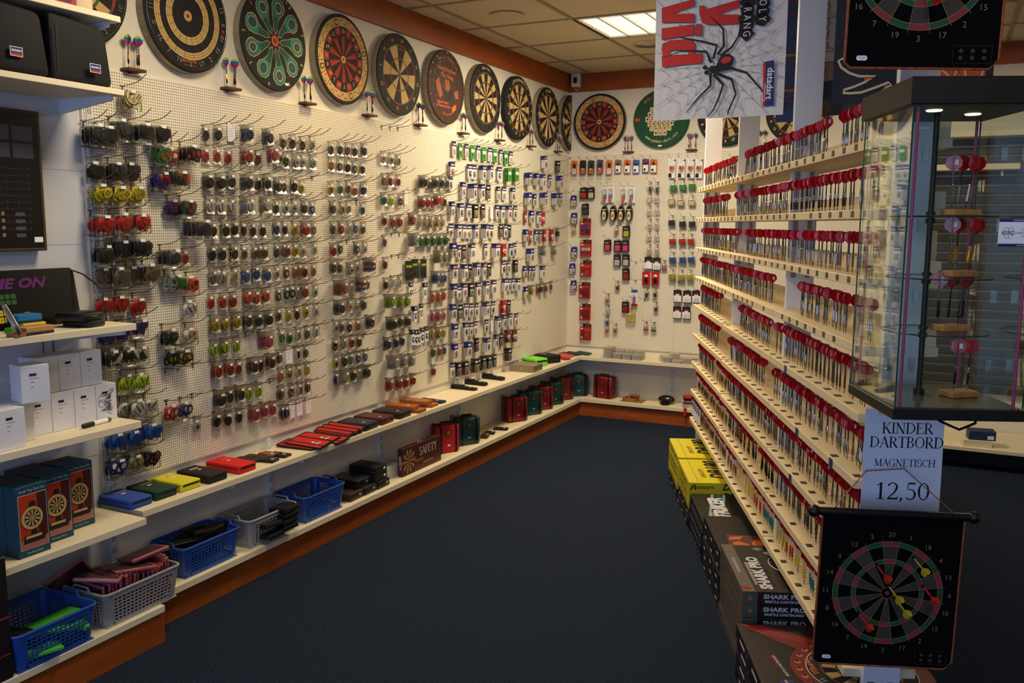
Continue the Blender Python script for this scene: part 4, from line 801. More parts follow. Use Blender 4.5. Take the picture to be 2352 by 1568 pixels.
t = thing('gift_box', 'dark pink printed box standing on the topmost shelf', 'box', (.18, 1.96, 2.2835), 0); MB().bev(-.08, -.16, 0, .11, .10, .05, .002, seg=1).build('body', mat('box_pink', (150, 34, 66), .5), t); q = MB(); q.box(.1102, -.12, .008, .1108, .08, .044, 0); q.text('datadart', .02, 1, TR(.1112, .02, .03, rz=R(90)) @ FXZ); q.build('print', [mat('box_dark', (44, 40, 60), .5), PAPER], t)
t = thing('soft_pouch', 'cream soft pouch beside the pink box on the topmost shelf', 'pouch', (.2, 2.105, 2.2835)); MB().bev(-.05, -.035, 0, .075, .035, .07, .014, seg=2).build('body', mat('pouch_cream', (206, 186, 156), .7), t, smooth=True)
# wall scoreboard panel
t = thing('score_panel', 'dark printed scoring panel in a brown frame on the wall of the near unit', 'scoreboard', (.006, 1.70, 1.482)); FRM = mat('frame_brown', (74, 60, 42), .5); PW, PH = .37, .478
MB().bev(0, -.2, 0, .05, PW, PH, .004, seg=1).build('frame', FRM, t); MB().box(.05, -.19, .012, .0515, PW-.012, PH-.01).build('face', mat('panel_black', (13, 12, 15), .35), t); q = MB(); LC = mat('panel_line', (86, 84, 92), .6)
for r in range(4): pass
for i in range(2):
    for j in range(3): y = PW-.03-.085*(j+1)+.006; q.box(.0516, y, PH-.105-.058*i, .0520, y+.075, PH-.056-.058*i, 1)
for i in range(10):
    for j in range(5):
        y = PW-.06-.04*j; z = PH-.20-.0225*i; q.tube([(.0522, y+.005*math.cos(a*PI/3), z+.005*math.sin(a*PI/3)) for a in range(7)], .0006, 3); q.box(.0518, y-.03, z-.0004, .0521, y-.01, z+.0004, 0)
for i in range(4):
    for j in range(5): q.box(.0517, PW-.165-.022*j, .05+.024*i, .0523, PW-.153-.022*j, .062+.024*i, 2)
    q.box(.0517, PW-.115, .048+.024*i, .0522, PW-.08, .06+.024*i, 1)
for i, s in enumerate(('19', '18', '17', '16', '15', '14', '13', '12', '11', '10')): q.text(s, .009, 0, TR(.052, PW-.25, PH-.20-.0225*i, rz=R(90)) @ FXZ)
q.box(.0517, PW-.05, .03, .0523, PW-.018, .048, 3); q.build('printing', [LC, mat('panel_grey', (70, 70, 80), .6), mat('panel_button', (120, 108, 90), .6), STICK], t)
# electronic scoreboard GAME ON
t = thing('electronic_scoreboard', 'black electronic scoreboard reading GAME ON with yellow and green keys', 'scoreboard', (.10, 1.62, 1.2225), 0, None, (0, R(-10), 0)); b = MB(); w, h = .535, .2
n = 6; P = []
for cx, cy, a0 in ((w-.02, h-.02, 0), (-.2, h-.02, 90), (-.2, .005, 180), (w-.006, .005, 270)):
    r = .02 if cy > .1 else .005; P += [(cx+r*math.cos(R(a0+90*i/n)), cy+r*math.sin(R(a0+90*i/n))) for i in range(n+1)]
MY = Matrix(((0, 0, 1, 0), (1, 0, 0, 0), (0, 1, 0, 0), (0, 0, 0, 1))); b.prism(P, -.04, 0, 0, MY); b.prism([(x*.985+.002, y*.97+.003) for x, y in P], 0, .002, 1, MY); b.build('case', [mat('case_brown', (34, 28, 22), .45), mat('screen_black', (10, 9, 10), .3)], t)
q = MB(); q.text('GAME ON', .034, 0, TR(.003, .265, .152, rz=R(90)) @ FXZ, bold=.06, shear=.35, sx=1.35, align='CENTER')
for i in range(3):
    for j in range(2): q.bev(.002, .238+i*.021, .082+j*.020, .0045, .256+i*.021, .099+j*.020, .001, 1, None, 1)
KY = [('1', 0, 0), ('2', 1, 0), ('3', 2, 0), ('4', 3, 0), ('5', 4, 0), ('6', 0, 1), ('7', 1, 1), ('8', 2, 1), ('9', 3, 1), ('0', 4, 1), ('+', 5.25, 0), ('-', 6.2, 0), ('=', 5.25, 1), ('x', 6.2, 1)]
q.box(.002, .10, .07, .003, .225, .105, 4)
for s, i, j in KY: y = .108+i*.0222; z = .046-j*.0235; q.bev(.002, y, z, .005, y+.0185, z+.0205, .002, 2, None, 1); q.text(s, .010, 3, TR(.0054, y+.0092, z+.0102, rz=R(90)) @ FXZ)
q.build('keys', [mat('game_purple', (92, 28, 98), .4), mat('key_green', (42, 84, 36), .5), mat('key_yellow', (196, 178, 34), .5), INK, mat('display_grey', (40, 38, 38), .3)], t)
MB().tube([(.05, 2.128, 1.40), (.075, 2.15, 1.408), (.10, 2.17, 1.395), (.14, 2.19, 1.36), (.16, 2.2, 1.33), (.168, 2.195, 1.29), (.18, 2.192, 1.25), (.186, 2.19, 1.226)], .0028, 6).build('power_cable', BLACKP, None); o = D.objects['power_cable.001'] if 'power_cable.001' in D.objects else D.objects['power_cable']; tag(o, 'black cable curving from the GAME ON scoreboard down to its shelf', 'cable')
# things on that shelf
Z3 = 1.2228
t = thing('clip_box', 'black plastic desk tool with a silver slot beside the scoreboard', 'desk tool', (.215, 2.055, Z3), R(12)); MB().bev(-.06, -.05, .02, .06, .06, .052, .012, seg=2).build('upper', BLACKP, t, smooth=True); MB().bev(-.045, -.03, 0, .068, .05, .022, .006, seg=2).build('lower', BLACKP, t, smooth=True); MB().box(.0605, -.012, .036, .062, .02, .039).build('slot', STEEL, t)
t = thing('board_eraser', 'flat wooden board eraser with a dark felt sole', 'eraser', (.27, 1.845, Z3), R(8)); MB().bev(-.03, -.055, .008, .03, .055, .026, .002, seg=1).build('handle', mat('eraser_wood', (184, 134, 82), .5, vary=(12, .12, (1, 6, 1))), t); MB().box(-.029, -.054, 0, .029, .054, .008).build('felt', mat('felt_dark', (40, 40, 48), .9), t)
t = thing('sponge', 'yellow sponge with a dark sole, under the blue one', 'sponge', (.16, 1.905, Z3), R(6)); MB().bev(-.03, -.045, .006, .03, .045, .026, .004).build('foam', mat('foam_yellow', (206, 186, 40), .9), t); MB().box(-.029, -.044, 0, .029, .044, .006).build('sole', mat('felt_dark', ''), t)
t = thing('sponge', 'blue sponge lying on top of the yellow one', 'sponge', (.155, 1.895, Z3+.0265), R(3)); MB().bev(-.03, -.045, .006, .03, .045, .028, .004).build('foam', mat('foam_blue', (30, 110, 170), .9), t); MB().box(-.029, -.044, 0, .029, .044, .006).build('sole', mat('felt_dark', ''), t); MB().ball((.0, .01, .03), .008, 0, 7, 5, (1, 1.6, .6)).build('foil_ball', STEEL, t)
t = thing('sponge', 'green sponge half hidden behind the wooden eraser', 'sponge', (.19, 1.852, Z3), R(2)); MB().bev(-.02, -.04, 0, .02, .04, .017, .003).build('foam', mat('foam_green', (44, 158, 48), .9), t)
t = thing('silver_pen', 'thick silver pen leaning in a small wooden block', 'pen', (.305, 1.772, Z3+.012), 0, None, (R(24), R(-4), 0)); MB().lathe([(.009, 0), (.0105, .012), (.0105, .03), (.009, .034), (.009, .06), (.0085, .062), (.0085, .088), (.006, .102)], 14).build('barrel', STEEL, t, smooth=True)
t = thing('pen_block', 'small wooden block holding the silver pen', 'block', (.285, 1.78, Z3), R(5)); MB().bev(-.02, -.026, 0, .022, .026, .012, .001, seg=1).build('block', mat('pen_block_wood', (150, 104, 66), .6), t)
# white boxes
WB = mat('box_white', (222, 222, 230), .55); BXR = [WB, mat('logo_navy', (36, 36, 84), .6), mat('logo_red', (188, 40, 56), .6), mat('print_pale', (150, 150, 170), .6)]
def wbox(x, y, z, sx, sy, h, label, scr=False, rz=0):
    t = thing('white_box', label, 'box', (x, y, z), rz, 'white boxes on the near unit'); b = MB(); b.bev(-sx, 0, 0, 0, sy, h, .0012, seg=1); b.build('body', WB, t)
    q = MB(); cy = sy*.42; q.box(.0002, cy-.011, h-.034, .0007, cy+.011, h-.030, 1); q.box(.0002, cy-.011, h-.030, .0007, cy+.011, h-.026, 1); q.box(.0002, cy-.011, h-.0345, .0007, cy+.011, h-.032, 2)
    q.box(.0002, cy-.011, h-.043, .0006, cy+.02, h-.0415, 3); q.box(.0002, cy-.01, h-.055, .0006, cy+.005, h-.0538, 2); q.box(.0002, cy-.008, h-.071, .0006, cy, h-.0685, 3); q.build('print', BXR, t)
    MB().box(-sx*.55, .001, h, -sx*.45, sy-.001, h+.0004).build('tape', mat('box_tape', (200, 196, 190), .4), t)
    if scr:
        rr = random.Random(9); q = MB(); pts = [(.0012, .022, h-.03)]
        for i in range(46): pts.append((.0012, min(sy-.012, max(.012, .02+.045*abs(math.sin(i*1.9))+rr.uniform(-.006, .006))), h-.03-.075*i/46+rr.uniform(-.012, .012)))
        q.tube(pts, .0006, 3); q.xz([(.008*math.cos(a*PI/5)*(1 if a % 2 else .4), .008*math.sin(a*PI/5)*(1 if a % 2 else .4)) for a in range(10)], -.0012, -.0006, 0, TR(.0, .055, h-.05, rz=R(90))); wheel(q, (0, 0), .001, 0, 0, 4); q.v = q.v[:-8]; q.f = q.f[:-6]; q.m = q.m[:-6]
        q.tube([(.0012, .068+.006*math.cos(a), h-.025+.006*math.sin(a)) for a in [i*.6 for i in range(14)]], .0008, 3); q.tube([(.0012, .016+.008*math.cos(a), h-.04-.003*a+.008*math.sin(a)) for a in [i*.6 for i in range(22)]], .0006, 3); q.build('scribble', INK, t)
Z4 = .8645
for i, (y, nm) in enumerate(((2.125, 'with black pen scribbles at the shelf end'), (2.037, 'plain, next to the scribbled box'), (1.949, 'second from the scribbled box'), (1.861, 'third from the scribbled box'))):
    wbox(.19, y, Z4, .09, .086, .133, 'white carton on the lower row, %s' % nm, i == 0)
wbox(.282, 1.695, Z4, .09, .092, .13, 'white carton standing forward at the picture edge')
for y, nm in ((2.09, 'above the scribbled box'), (2.003, 'second along the upper row'), (1.916, 'third along the upper row')): wbox(.165, y, Z4+.134, .09, .085, .125, 'white carton on the upper row, %s' % nm)
wbox(.262, 1.795, Z4+.134, .09, .088, .122, 'white carton turned at an angle, in front of the upper row', rz=R(-14)); wbox(.225, 1.772, Z4, .09, .086, .133, 'white carton under the turned one')
t = thing('marker_pen', 'black and white marker pen lying at the shelf edge', 'marker', (.232, 2.03, Z4+.009), 0, None, (R(-90), 0, R(6))); MB().lathe([(.006, 0), (.0085, .004), (.0085, .048)], 14, 0).build('cap', BLACKP, t, smooth=True)
q = MB(); q.lathe([(.0075, .048), (.0078, .11)], 14, 0); q.lathe([(.0078, .11), (.0078, .126), (.004, .129)], 14, 1); q.build('barrel', [PAPER, mat('marker_grey', (92, 92, 100), .5)], t)
# desk top dart sets
TL = mat('set_teal', (20, 70, 84), .5); SETM = [TL, mat('set_orange', (178, 52, 22), .5), mat('set_dark', (70, 22, 20), .5), mat('set_glow', (206, 106, 34), .5), TAN, BK, BRED, BGRN, mat('set_cream', (200, 200, 196), .6), mat('set_table', (170, 104, 90), .5)]
def deskset(x, y, label, front=True):
    t = thing('dart_set_box', label, 'boxed set', (x, y, .4965), 0, 'boxed desk top dart sets'); w, h, d = .112, .236, .062; MB().bev(-d, -w, 0, 0, 0, h, .0012, seg=1).build('box', TL, t)
    if not front:
        q = MB(); q.box(-d+.014, -w+.012, h, -.014, -.012, h+.0004, 0); q.build('print', [mat('set_top', (92, 34, 34), .5)], t); return
    q = MB(); M = TR(0, -w/2, 0, rz=R(90)); q.box(-w/2+.006, -.0006, .024, w/2-.006, 0, h-.028, 8, M); q.box(-w/2+.0075, -.0009, .0255, w/2-.0075, -.0006, h-.0295, 1, M)
    q.box(w/2-.04, -.0011, .06, w/2-.0075, -.0009, h-.0295, 2, M); q.box(-w/2+.0075, -.0011, .0255, w/2-.0075, -.0009, .056, 9, M); q.xz([(-.045, .13), (-.02, .16), (-.01, .12), (-.03, .10)], -.0012, -.0009, 3, M)
    q.xz([(-.04, .045), (.035, .045), (.042, .06), (.03, .072), (-.034, .072)], -.0014, -.0009, 5, M); q.xz([(-.03, .06), (.026, .06), (.026, .069), (-.03, .069)], -.0016, -.0014, 4, M); q.xz([(-.012, .07), (.012, .07), (.008, .10), (-.008, .10)], -.0014, -.0009, 5, M)
    MM = M @ TR(-.004, 0, .127); wheel(q, (0, 0), .001, 0, 5, 4)
    k = MB(); wheel(k, (0, 0), .040, -.0014, 5, 28); wheel(k, (-.001, 0), .038, -.0018, 4, 28); wheel(k, (.002, .046), .012, -.0012, 5, 14)
    for i in range(20):
        s = i*18-9; o = i % 2
        cell(k, .003, .026, s, s+18, -.0026, 5 if o else 4, 1); cell(k, .026, .029, s, s+18, -.0026, 7 if o else 6, 1)
    q.add(k.v, k.f, k.m, MM); q.text('Desk Top Dart Set', .0085, 8, M @ TR(0, -.0008, h-.0155) @ FXZ, shear=.12); q.text('Revolving Wheel', .006, 8, M @ TR(0, -.0008, .0125) @ FXZ, shear=.2); q.build('print', SETM, t)
Z = None
for i, (x, y, nm) in enumerate(((.185, 2.095, 'first in line, next to the blue case'), (.232, 1.972, 'middle of the three front ones'), (.278, 1.85, 'front one at the picture edge'))):
    deskset(x, y, 'teal Desk Top Dart Set box, %s' % nm)
    for k in range(2):
        if x-.063*(k+1) > .07: deskset(x-.063*(k+1), y-.002, 'teal dart set box standing %s behind the %s' % (('directly', 'second')[k], ('one next to the blue case', 'middle front box', 'front box at the picture edge')[i]), False)
t = thing('dark_carton', 'dark carton edge with red print at the lower picture corner', 'carton', (.33, 1.50, .1465)); MB().bev(-.1, -.2, 0, .0, .158, .4, .003, seg=1).build('body', mat('dark_box', (22, 18, 22), .5), t); q = MB(); q.box(.0003, .12, .20, .0008, .155, .206); q.box(.0003, .11, .08, .0008, .155, .084); q.build('print', BRED, t)
MB().tube([(.05, 1.62, .40), (.06, 1.72, .385), (.05, 1.82, .395), (.03, 1.87, .42), (.015, 1.89, .465)], .004, 6).build('loose_cable', BLACKP); tag(D.objects['loose_cable'], 'black cable hanging below the shelf of desk top dart sets', 'cable')
for y in (2.06, 2.10): MB().tube([(.008, y, 1.19), (.009, y+.002, 1.02)], .002, 5).build('thin_cable', BLACKP)
for n_, w in (('thin_cable', 'nearer'), ('thin_cable.001', 'further')): tag(D.objects[n_], 'thin black cable hanging under the scoreboard shelf, the %s one' % w, 'cable')
# ------------------------------------------------------------------ baskets
BB = mat('basket_blue', (38, 78, 158), .35, spec=.5); BG = mat('basket_grey', (150, 150, 148), .4)
def basket(label, x0, x1, y0, y1, z, m, hgt=.128):
    t = thing('basket', label, 'basket', ((x0+x1)/2, (y0+y1)/2, z), 0, 'plastic baskets on the bottom shelf'); a, b_ = (x1-x0)/2, (y1-y0)/2; tp = .016
    MB().bev(-a+.014, -b_+.014, 0, a-.014, b_-.014, .004, .001, seg=1).build('base', m, t)
    def P(sx, sy, f): k = tp*(1-f); return (sx*(a-k), sy*(b_-k))
    lo, hi = .016, hgt-.02
    def lattice(fix, sgn):
        q = MB(); L = (b_ if fix == 'x' else a); n = int((2*L-.07)/.0195)+1; e = L-.036
        def pt(u, z_): k = tp*(1-z_/hgt); return (sgn*(a-k), u*(1-k/L), z_) if fix == 'x' else (u*(1-k/L), sgn*(b_-k), z_)
        for i in range(n+1): u = -e+2*e*i/n; q.bar(pt(u, lo), pt(u, hi), .0048, .0022)
        for j in range(8): z_ = lo+(hi-lo)*j/7; q.bar(pt(-e, z_), pt(e, z_), .0022, .0042)
        q.bar(pt(-e, .008), pt(e, .008), .0024, .018); q.bar(pt(-e, hgt-.011), pt(e, hgt-.011), .0024, .02); o = q.build('lattice_wall', m, t); return o
    for fx in 'xy':
        for s in (-1, 1): lattice(fx, s)
    for sx in (-1, 1):
        for sy in (-1, 1):
            vs = []; r = .022
            for f in (0, 1):
                k = tp*(1-f); cx, cy = sx*(a-k-r), sy*(b_-k-r); seq = [(sx*(a-k), sy*(b_-.038-k*.3))]+[(cx+sx*r*math.cos(R(g)), cy+sy*r*math.sin(R(g))) for g in (0, 22, 45, 68, 90)]+[(sx*(a-.038-k*.3), sy*(b_-k))]
                vs += [(x, y, f*hgt) for x, y in seq]
            n = 7; q = MB(); vin = [(x*.985, y*.988, z_) for x, y, z_ in vs]
            q.add(vs+vin, [(i, i+1, n+i+1, n+i) for i in range(n-1)]+[(2*n+i, 3*n+i, 3*n+i+1, 2*n+i+1) for i in range(n-1)]); q.build('corner', m, t)
    rim = []; r = .024
    for cx, cy, a0 in ((a-r, b_-r, 0), (-a+r, b_-r, 90), (-a+r, -b_+r, 180), (a-r, -b_+r, 270)): rim += [(cx+r*math.cos(R(a0+g)), cy+r*math.sin(R(a0+g)), hgt) for g in (0, 30, 60, 90)]
    MB().tube(rim+[rim[0]], .0052, 7).build('rim', m, t, smooth=True)
    for s in (-1, 1): MB().tube([(-.045, s*b_, hgt), (-.034, s*b_, hgt+.018), (.034, s*b_, hgt+.018), (.045, s*b_, hgt)], .0045, 6).build('handle', m, t, smooth=True)
ZB = .1465
basket('blue plastic basket of wallets at the near end of the bottom shelf', .06, .345, 1.66, 1.965, ZB, BB)
basket('grey plastic basket filled with pink wallets', .085, .327, 2.005, 2.35, ZB, BG)
basket('blue plastic basket filled with black wallets', .03, .232, 2.455, 2.775, ZB, BB)
basket('grey plastic basket with folded black wallets', .028, .23, 2.83, 3.15, ZB, BG)
basket('empty blue plastic basket', .028, .232, 3.205, 3.52, ZB, BB)
PK = mat('wallet_pink', (206, 96, 110), .5); PKD = mat('wallet_print', (66, 36, 44), .5, vary=(60, .8, (1, 1, 1))); WBK = mat('wallet_black', (17, 16, 18), .5)
def slab(label, name, cat, grp, loc, rot, dims, mats, foil=True):
    t = thing(name, label, cat, loc, 0, grp, rot); w, d, h = dims; b = MB(); b.bev(-w/2, -d/2, 0, w/2, d/2, h, min(.004, d/2.2), 0); b.build('body', mats[0], t)
    if len(mats) > 1: MB().box(-w/2+.006, -d/2-.0006, .006, w/2-.006, d/2+.0006, h-.008).build('print', mats[1], t)
    if foil: MB().bev(-w/2-.002, -d/2-.002, -.001, w/2+.002, d/2+.002, h+.008, .002, 0, None, 1).build('foil', BAG, t)
    return t
rr = random.Random(21)
for i in range(20): slab('pink wallet in clear foil, %s from the near end of the upright row' % ORD[i+1], 'wallet', 'wallet', 'pink wallets in the grey basket', (.222+rr.uniform(-.004, .004), 2.03+i*.0152, ZB+.028+.014*math.sin(i*.35)), (R(rr.uniform(-4, 4)), R(rr.uniform(-3, 3)), 0), (.155, .0095, .125), (PK, PKD))
for i, (x, y, z, r, nm) in enumerate(((.2, 2.20, .302, (R(84), R(6), R(70)), 'flat on the middle of the row'), (.17, 2.27, .318, (R(80), R(-4), R(82)), 'flat at the far end of the row'), (.21, 2.09, .300, (R(76), R(8), R(40)), 'lying across the near end'), (.12, 2.06, .245, (R(18), R(-30), R(60)), 'standing on edge at the wall side'))): slab('pink wallet in clear foil, %s' % nm, 'wallet', 'wallet', 'pink wallets in the grey basket', (x, y, z), r, (.15, .012, .11), (PK, PKD))
for i, (x, y, z, r) in enumerate(((.12, 2.52, .185, (R(24), R(8), R(90))), (.11, 2.57, .20, (R(14), R(-10), R(86))), (.12, 2.61, .205, (R(-8), R(8), R(95))), (.14, 2.55, .19, (R(50), R(0), R(88))), (.14, 2.64, .19, (R(12), R(6), R(92))), (.13, 2.68, .19, (R(20), R(-6), R(88))), (.13, 2.71, .195, (R(10), R(4), R(90))))): slab('black wallet in the full blue basket, %s from its near end' % ORD[i+1], 'wallet', 'wallet', 'black wallets in the blue basket', (x, y, z), r, (.14, .016, .10), (WBK,), i in (0, 3, 4))
for i, (x, y, z, r) in enumerate(((.125, 3.06, .268, (R(84), 0, R(92))), (.125, 3.06, .243, (R(86), 0, R(88))), (.125, 3.05, .217, (R(87), 0, R(90))), (.125, 2.95, .222, (R(80), 0, R(84))), (.125, 3.05, .19, (R(88), 0, R(90))), (.125, 2.95, .18, (R(87), 0, R(92))))): slab('folded black wallet in the grey basket, %s from the top' % ORD[i+1], 'wallet', 'wallet', 'black wallets in the second grey basket', (x+.05, y, z), r, (.10, .022, .10), (WBK,), False)
WGR = mat('wallet_green', (66, 176, 44), .5)
for i, (x, y, z, r, mm, nm) in enumerate(((.2, 1.80, .215, (R(78), R(8), R(35)), WBK, 'dark wallet lying in the near blue basket'), (.19, 1.88, .222, (R(80), R(-6), R(80)), WGR, 'green and orange wallet in the near blue basket'), (.23, 1.90, .2, (R(82), R(4), R(60)), WGR, 'second green wallet, under the green and orange one'), (.16, 1.78, .18, (R(86), 0, R(15)), mat('wallet_grey', (60, 60, 64), .6), 'grey wallet at the bottom of the near blue basket'), (.25, 1.77, .172, (R(84), 0, R(70)), WGR, 'green wallet against the basket wall'))):
    t = slab(nm, 'wallet', 'wallet', 'wallets in the near blue basket', (x, y, z), r, (.16, .014, .09), (mm,), False)
    if i == 1: MB().box(-.08, -.0078, .0, .08, -.0069, .012).build('trim', ORG, t)
# ------------------------------------------------------------------ cases on the upper shelf
ZU = .4965; GOLD = mat('print_gold', (206, 156, 50), .5)
def zipcase(label, col, y, x0, x1, h=.037, w=.106, rz=0, logo='gold', stick=True):
    m = mat('case_'+label.split()[0]+label.split()[1], col, .75, bump=(400, .2)); t = thing('dart_case', label, 'dart case', (x0, y, ZU), rz, 'zip cases on the upper shelf'); Lx = x1-x0
    b = MB(); b.bev(0, -w/2, 0, Lx, w/2, h, .007, seg=3); b.build('body', m, t, smooth=True)
    q = MB(); q.box(Lx+.0002, -w/2+.010, h*.58, Lx+.0014, w/2-.008, h*.78); q.box(.01, -w/2-.001, h*.62, Lx-.01, -w/2+.001, h*.7); q.build('zip', BLACKP, t)
    q = MB()
    M = TR(Lx*.30, -.0, h+.0003, rz=R(180)) if False else TR(Lx*.36, 0, h+.0004, rz=R(90))
    if logo == 'gold': q.text('HARROWS', .009, 0, M @ TR(.012, .02, 0), bold=.03); q.text('DARTS', .0045, 0, M @ TR(.014, .011, 0)); q.add([(x, y_, 0) for x, y_ in ((-.03, .018), (-.016, .028), (-.02, .02), (-.012, .018), (-.018, .012), (-.024, .016))], [tuple(range(6))], 2, M)
    else: q.box(-.02, .012, 0, .02, .026, .0006, 1, M); q.box(-.018, .014, .0006, .018, .0195, .0008, 0, M); q.text('datadart', .006, 2, M @ TR(0, .022, .0008), bold=.03)
    if stick: q.bev(-.006, -.014, 0, .012, -.007, .001, .0008, 1, M, 1)
    q.build('print', [GOLD if logo == 'gold' else BANR, STICK, INK], t)
zipcase('blue zip case, first in the row of coloured cases', (40, 72, 156), 2.298, .012, .19); zipcase('dark green zip case, second in the row of coloured cases', (22, 52, 34), 2.425, .012, .186); zipcase('yellow zip case, third in the row of coloured cases', (208, 198, 34), 2.548, .012, .188, logo='d')
zipcase('black zip case, fourth in the row of coloured cases', (20, 19, 20), 2.685, .012, .203, logo='d'); zipcase('red zip case, fifth in the row of coloured cases', (206, 26, 22), 2.852, .012, .21)
LEA = mat('leather_brown', (48, 34, 24), .55); LEB = mat('leather_black', (20, 18, 17), .5); LET = mat('leather_tan', (132, 86, 62), .6)
def flat(label, cat, x, y, dims, rz, m, z=ZU, name='leather_pouch', grp='leather pouches on the upper shelf', st=True, r=.004, tilt=(0, 0)):
    w, d, h = dims; t = thing(name, label, cat, (x, y, z), 0, grp, (tilt[0], tilt[1], rz)); MB().bev(-w/2, -d/2, 0, w/2, d/2, h, min(r, h/2.2)).build('body', m, t)
    MB().box(-w*.12, -d/2+.003, h, -w*.06, d/2-.003, h+.0012).build('flap_edge', m, t)
    if st: MB().bev(w*.18, -.004, h, w*.18+.016, .005, h+.001, .0008, seg=1).build('price_sticker', STICK, t)
    return t
for i in range(7): flat('thin dark pouch, %s of the fanned pile beside the red case' % ORD[i+1], 'pouch', .07+.004*i, 2.962+.016*i, (.12, .05, .006), R(8), LEA, ZU+.002*(i % 3)+.0005*i, st=False)
flat('black pouch at the shelf edge beside the fanned pile', 'pouch', .165, 3.03, (.085, .06, .012), R(10), LEB); flat('brown pouch with a sticker behind the black ones', 'pouch', .10, 3.105, (.09, .05, .014), R(-6), LET); flat('black belt pouch with rounded end and a sticker', 'pouch', .15, 3.125, (.10, .056, .012), R(4), LEB)
REDW = mat('wallet_red', (190, 28, 22), .7, bump=(400, .15)); BIND = mat('wallet_binding', (18, 16, 18), .6)
def redw(label, x, y, z, rz, tilt, dims=(.20, .105, .008)):
    t = thing('fabric_wallet', label, 'wallet', (x, y, z), 0, 'red fabric wallets on the upper shelf', (tilt, R(2), rz)); w, d, h = dims; MB().bev(-w/2, -d/2, 0, w/2, d/2, h, .003).build('body', REDW, t); q = MB()
    for a, b_ in (((-w/2, -d/2), (w/2, -d/2)), ((w/2, -d/2), (w/2, d/2)), ((-w/2, d/2), (w/2, d/2)), ((-w/2, -d/2), (-w/2, d/2)), ((-w/2, -d*.16), (w/2, -d*.16))): q.bar((*a, h*.6), (*b_, h*.6), .006, h+.0015)
    q.build('binding', BIND, t)
    if d > .08: q = MB(); q.box(w*.08, -.002, h+.0004, w*.16, .01, h+.001, 0); q.text('BDC', .012, 0, TR(w*.27, .006, h+.001, rz=R(70)), bold=.05); q.build('print', STICK, t)
redw('red fabric wallet with white print, nearest of the pile', .12, 3.31, ZU+.004, R(6), R(3)); redw('red fabric wallet lying under the nearest red one', .15, 3.335, ZU-.0002+.0125, R(4), R(6)); redw('red fabric wallet with white print, second pile', .12, 3.44, ZU+.010, R(6), R(4)); redw('red fabric wallet lying under the second pile', .15, 3.475, ZU+.003, R(4), R(4))
for i in range(3): redw('narrow folded red wallet, %s of three beside the navy case' % ORD[i+1], .12, 3.575+.048*i, ZU+.008+.004*i, R(5), R(18), (.21, .045, .012))
def hard(label, col, x, y, dims=(.19, .118, .037), rz=R(3)):
    w, d, h = dims; m = mat('hard_'+label.split()[0], col, .45); t = thing('hard_case', label, 'dart case', (x, y, ZU), rz, 'hard cases on the upper shelf')
    MB().bev(-w/2, -d/2, 0, w/2, d/2, h*.52, .005).build('lower_half', m, t, smooth=True); MB().bev(-w/2, -d/2, h*.54, w/2, d/2, h, .005).build('lid', m, t, smooth=True); MB().bev(w*.22, -.02, h, w*.22+.016, -.012, h+.001, .0008, seg=1).build('price_sticker', STICK, t)
    q = MB()
    for y_ in (-d*.28, d*.28): q.box(w/2-.001, y_-.008, h*.42, w/2+.0015, y_+.008, h*.66)
    q.build('latch', mat('latch_dull', (72, 60, 44), .4, .8), t)
hard('navy hard case beside the red wallets', (26, 32, 46), .125, 3.77); hard('maroon hard case beside the navy one', (78, 28, 26), .122, 3.925); hard('espresso brown hard case beside the maroon one', (40, 28, 20), .125, 4.095)
WDC = mat('wood_case', (156, 88, 34), .4, vary=(10, .2, (1, 5, 1)))
for lb, x, y, z in (('polished wooden dart box, lower of the near pair', .14, 4.255, ZU), ('polished wooden dart box, resting on the near one', .105, 4.235, ZU+.0195), ('polished wooden dart box, lower of the far pair in foil', .12, 4.425, ZU), ('polished wooden dart box, resting on the far one', .095, 4.40, ZU+.0195)):
    t = flat(lb, 'dart box', x, y, (.185, .082, .019), R(2), WDC, z, 'wooden_box', 'wooden dart boxes on the upper shelf', z > ZU+.01 and y < 4.3, .003)
flat('flat black case beside the wooden boxes', 'dart case', .12, 4.545, (.17, .06, .014), R(-4), LEB, name='flat_case', grp='flat black cases')
def pouch(label, x, y, rz, L=.2, hh=.03):
    t = thing('belt_pouch', label, 'pouch', (x, y, ZU), rz, 'black belt pouches on the upper shelf'); b = MB(); b.bev(-L/2, -.03, 0, L/2, .03, hh, .010, seg=3); b.v = [(px, py*(1-.25*(px+L/2)/L), pz*(1-.25*(px+L/2)/L)) for px, py, pz in b.v]; b.build('body', WBK, t, smooth=True)
    MB().bev(-L/2-.002, -.027, hh-.004, -L*.05, .027, hh+.003, .003).build('flap', WBK, t); MB().bev(L*.2, -.006, hh*.82, L*.2+.016, .002, hh*.86, .0008, seg=1).build('price_sticker', STICK, t)
pouch('slim black case, nearest of the three below the black foil packs', .09, 5.0, R(-4), .19, .022); pouch('black belt pouch with a flap, middle of three', .065, 5.185, R(-6)); pouch('black belt pouch with a tan tip, furthest of three', .075, 5.43, R(-8))
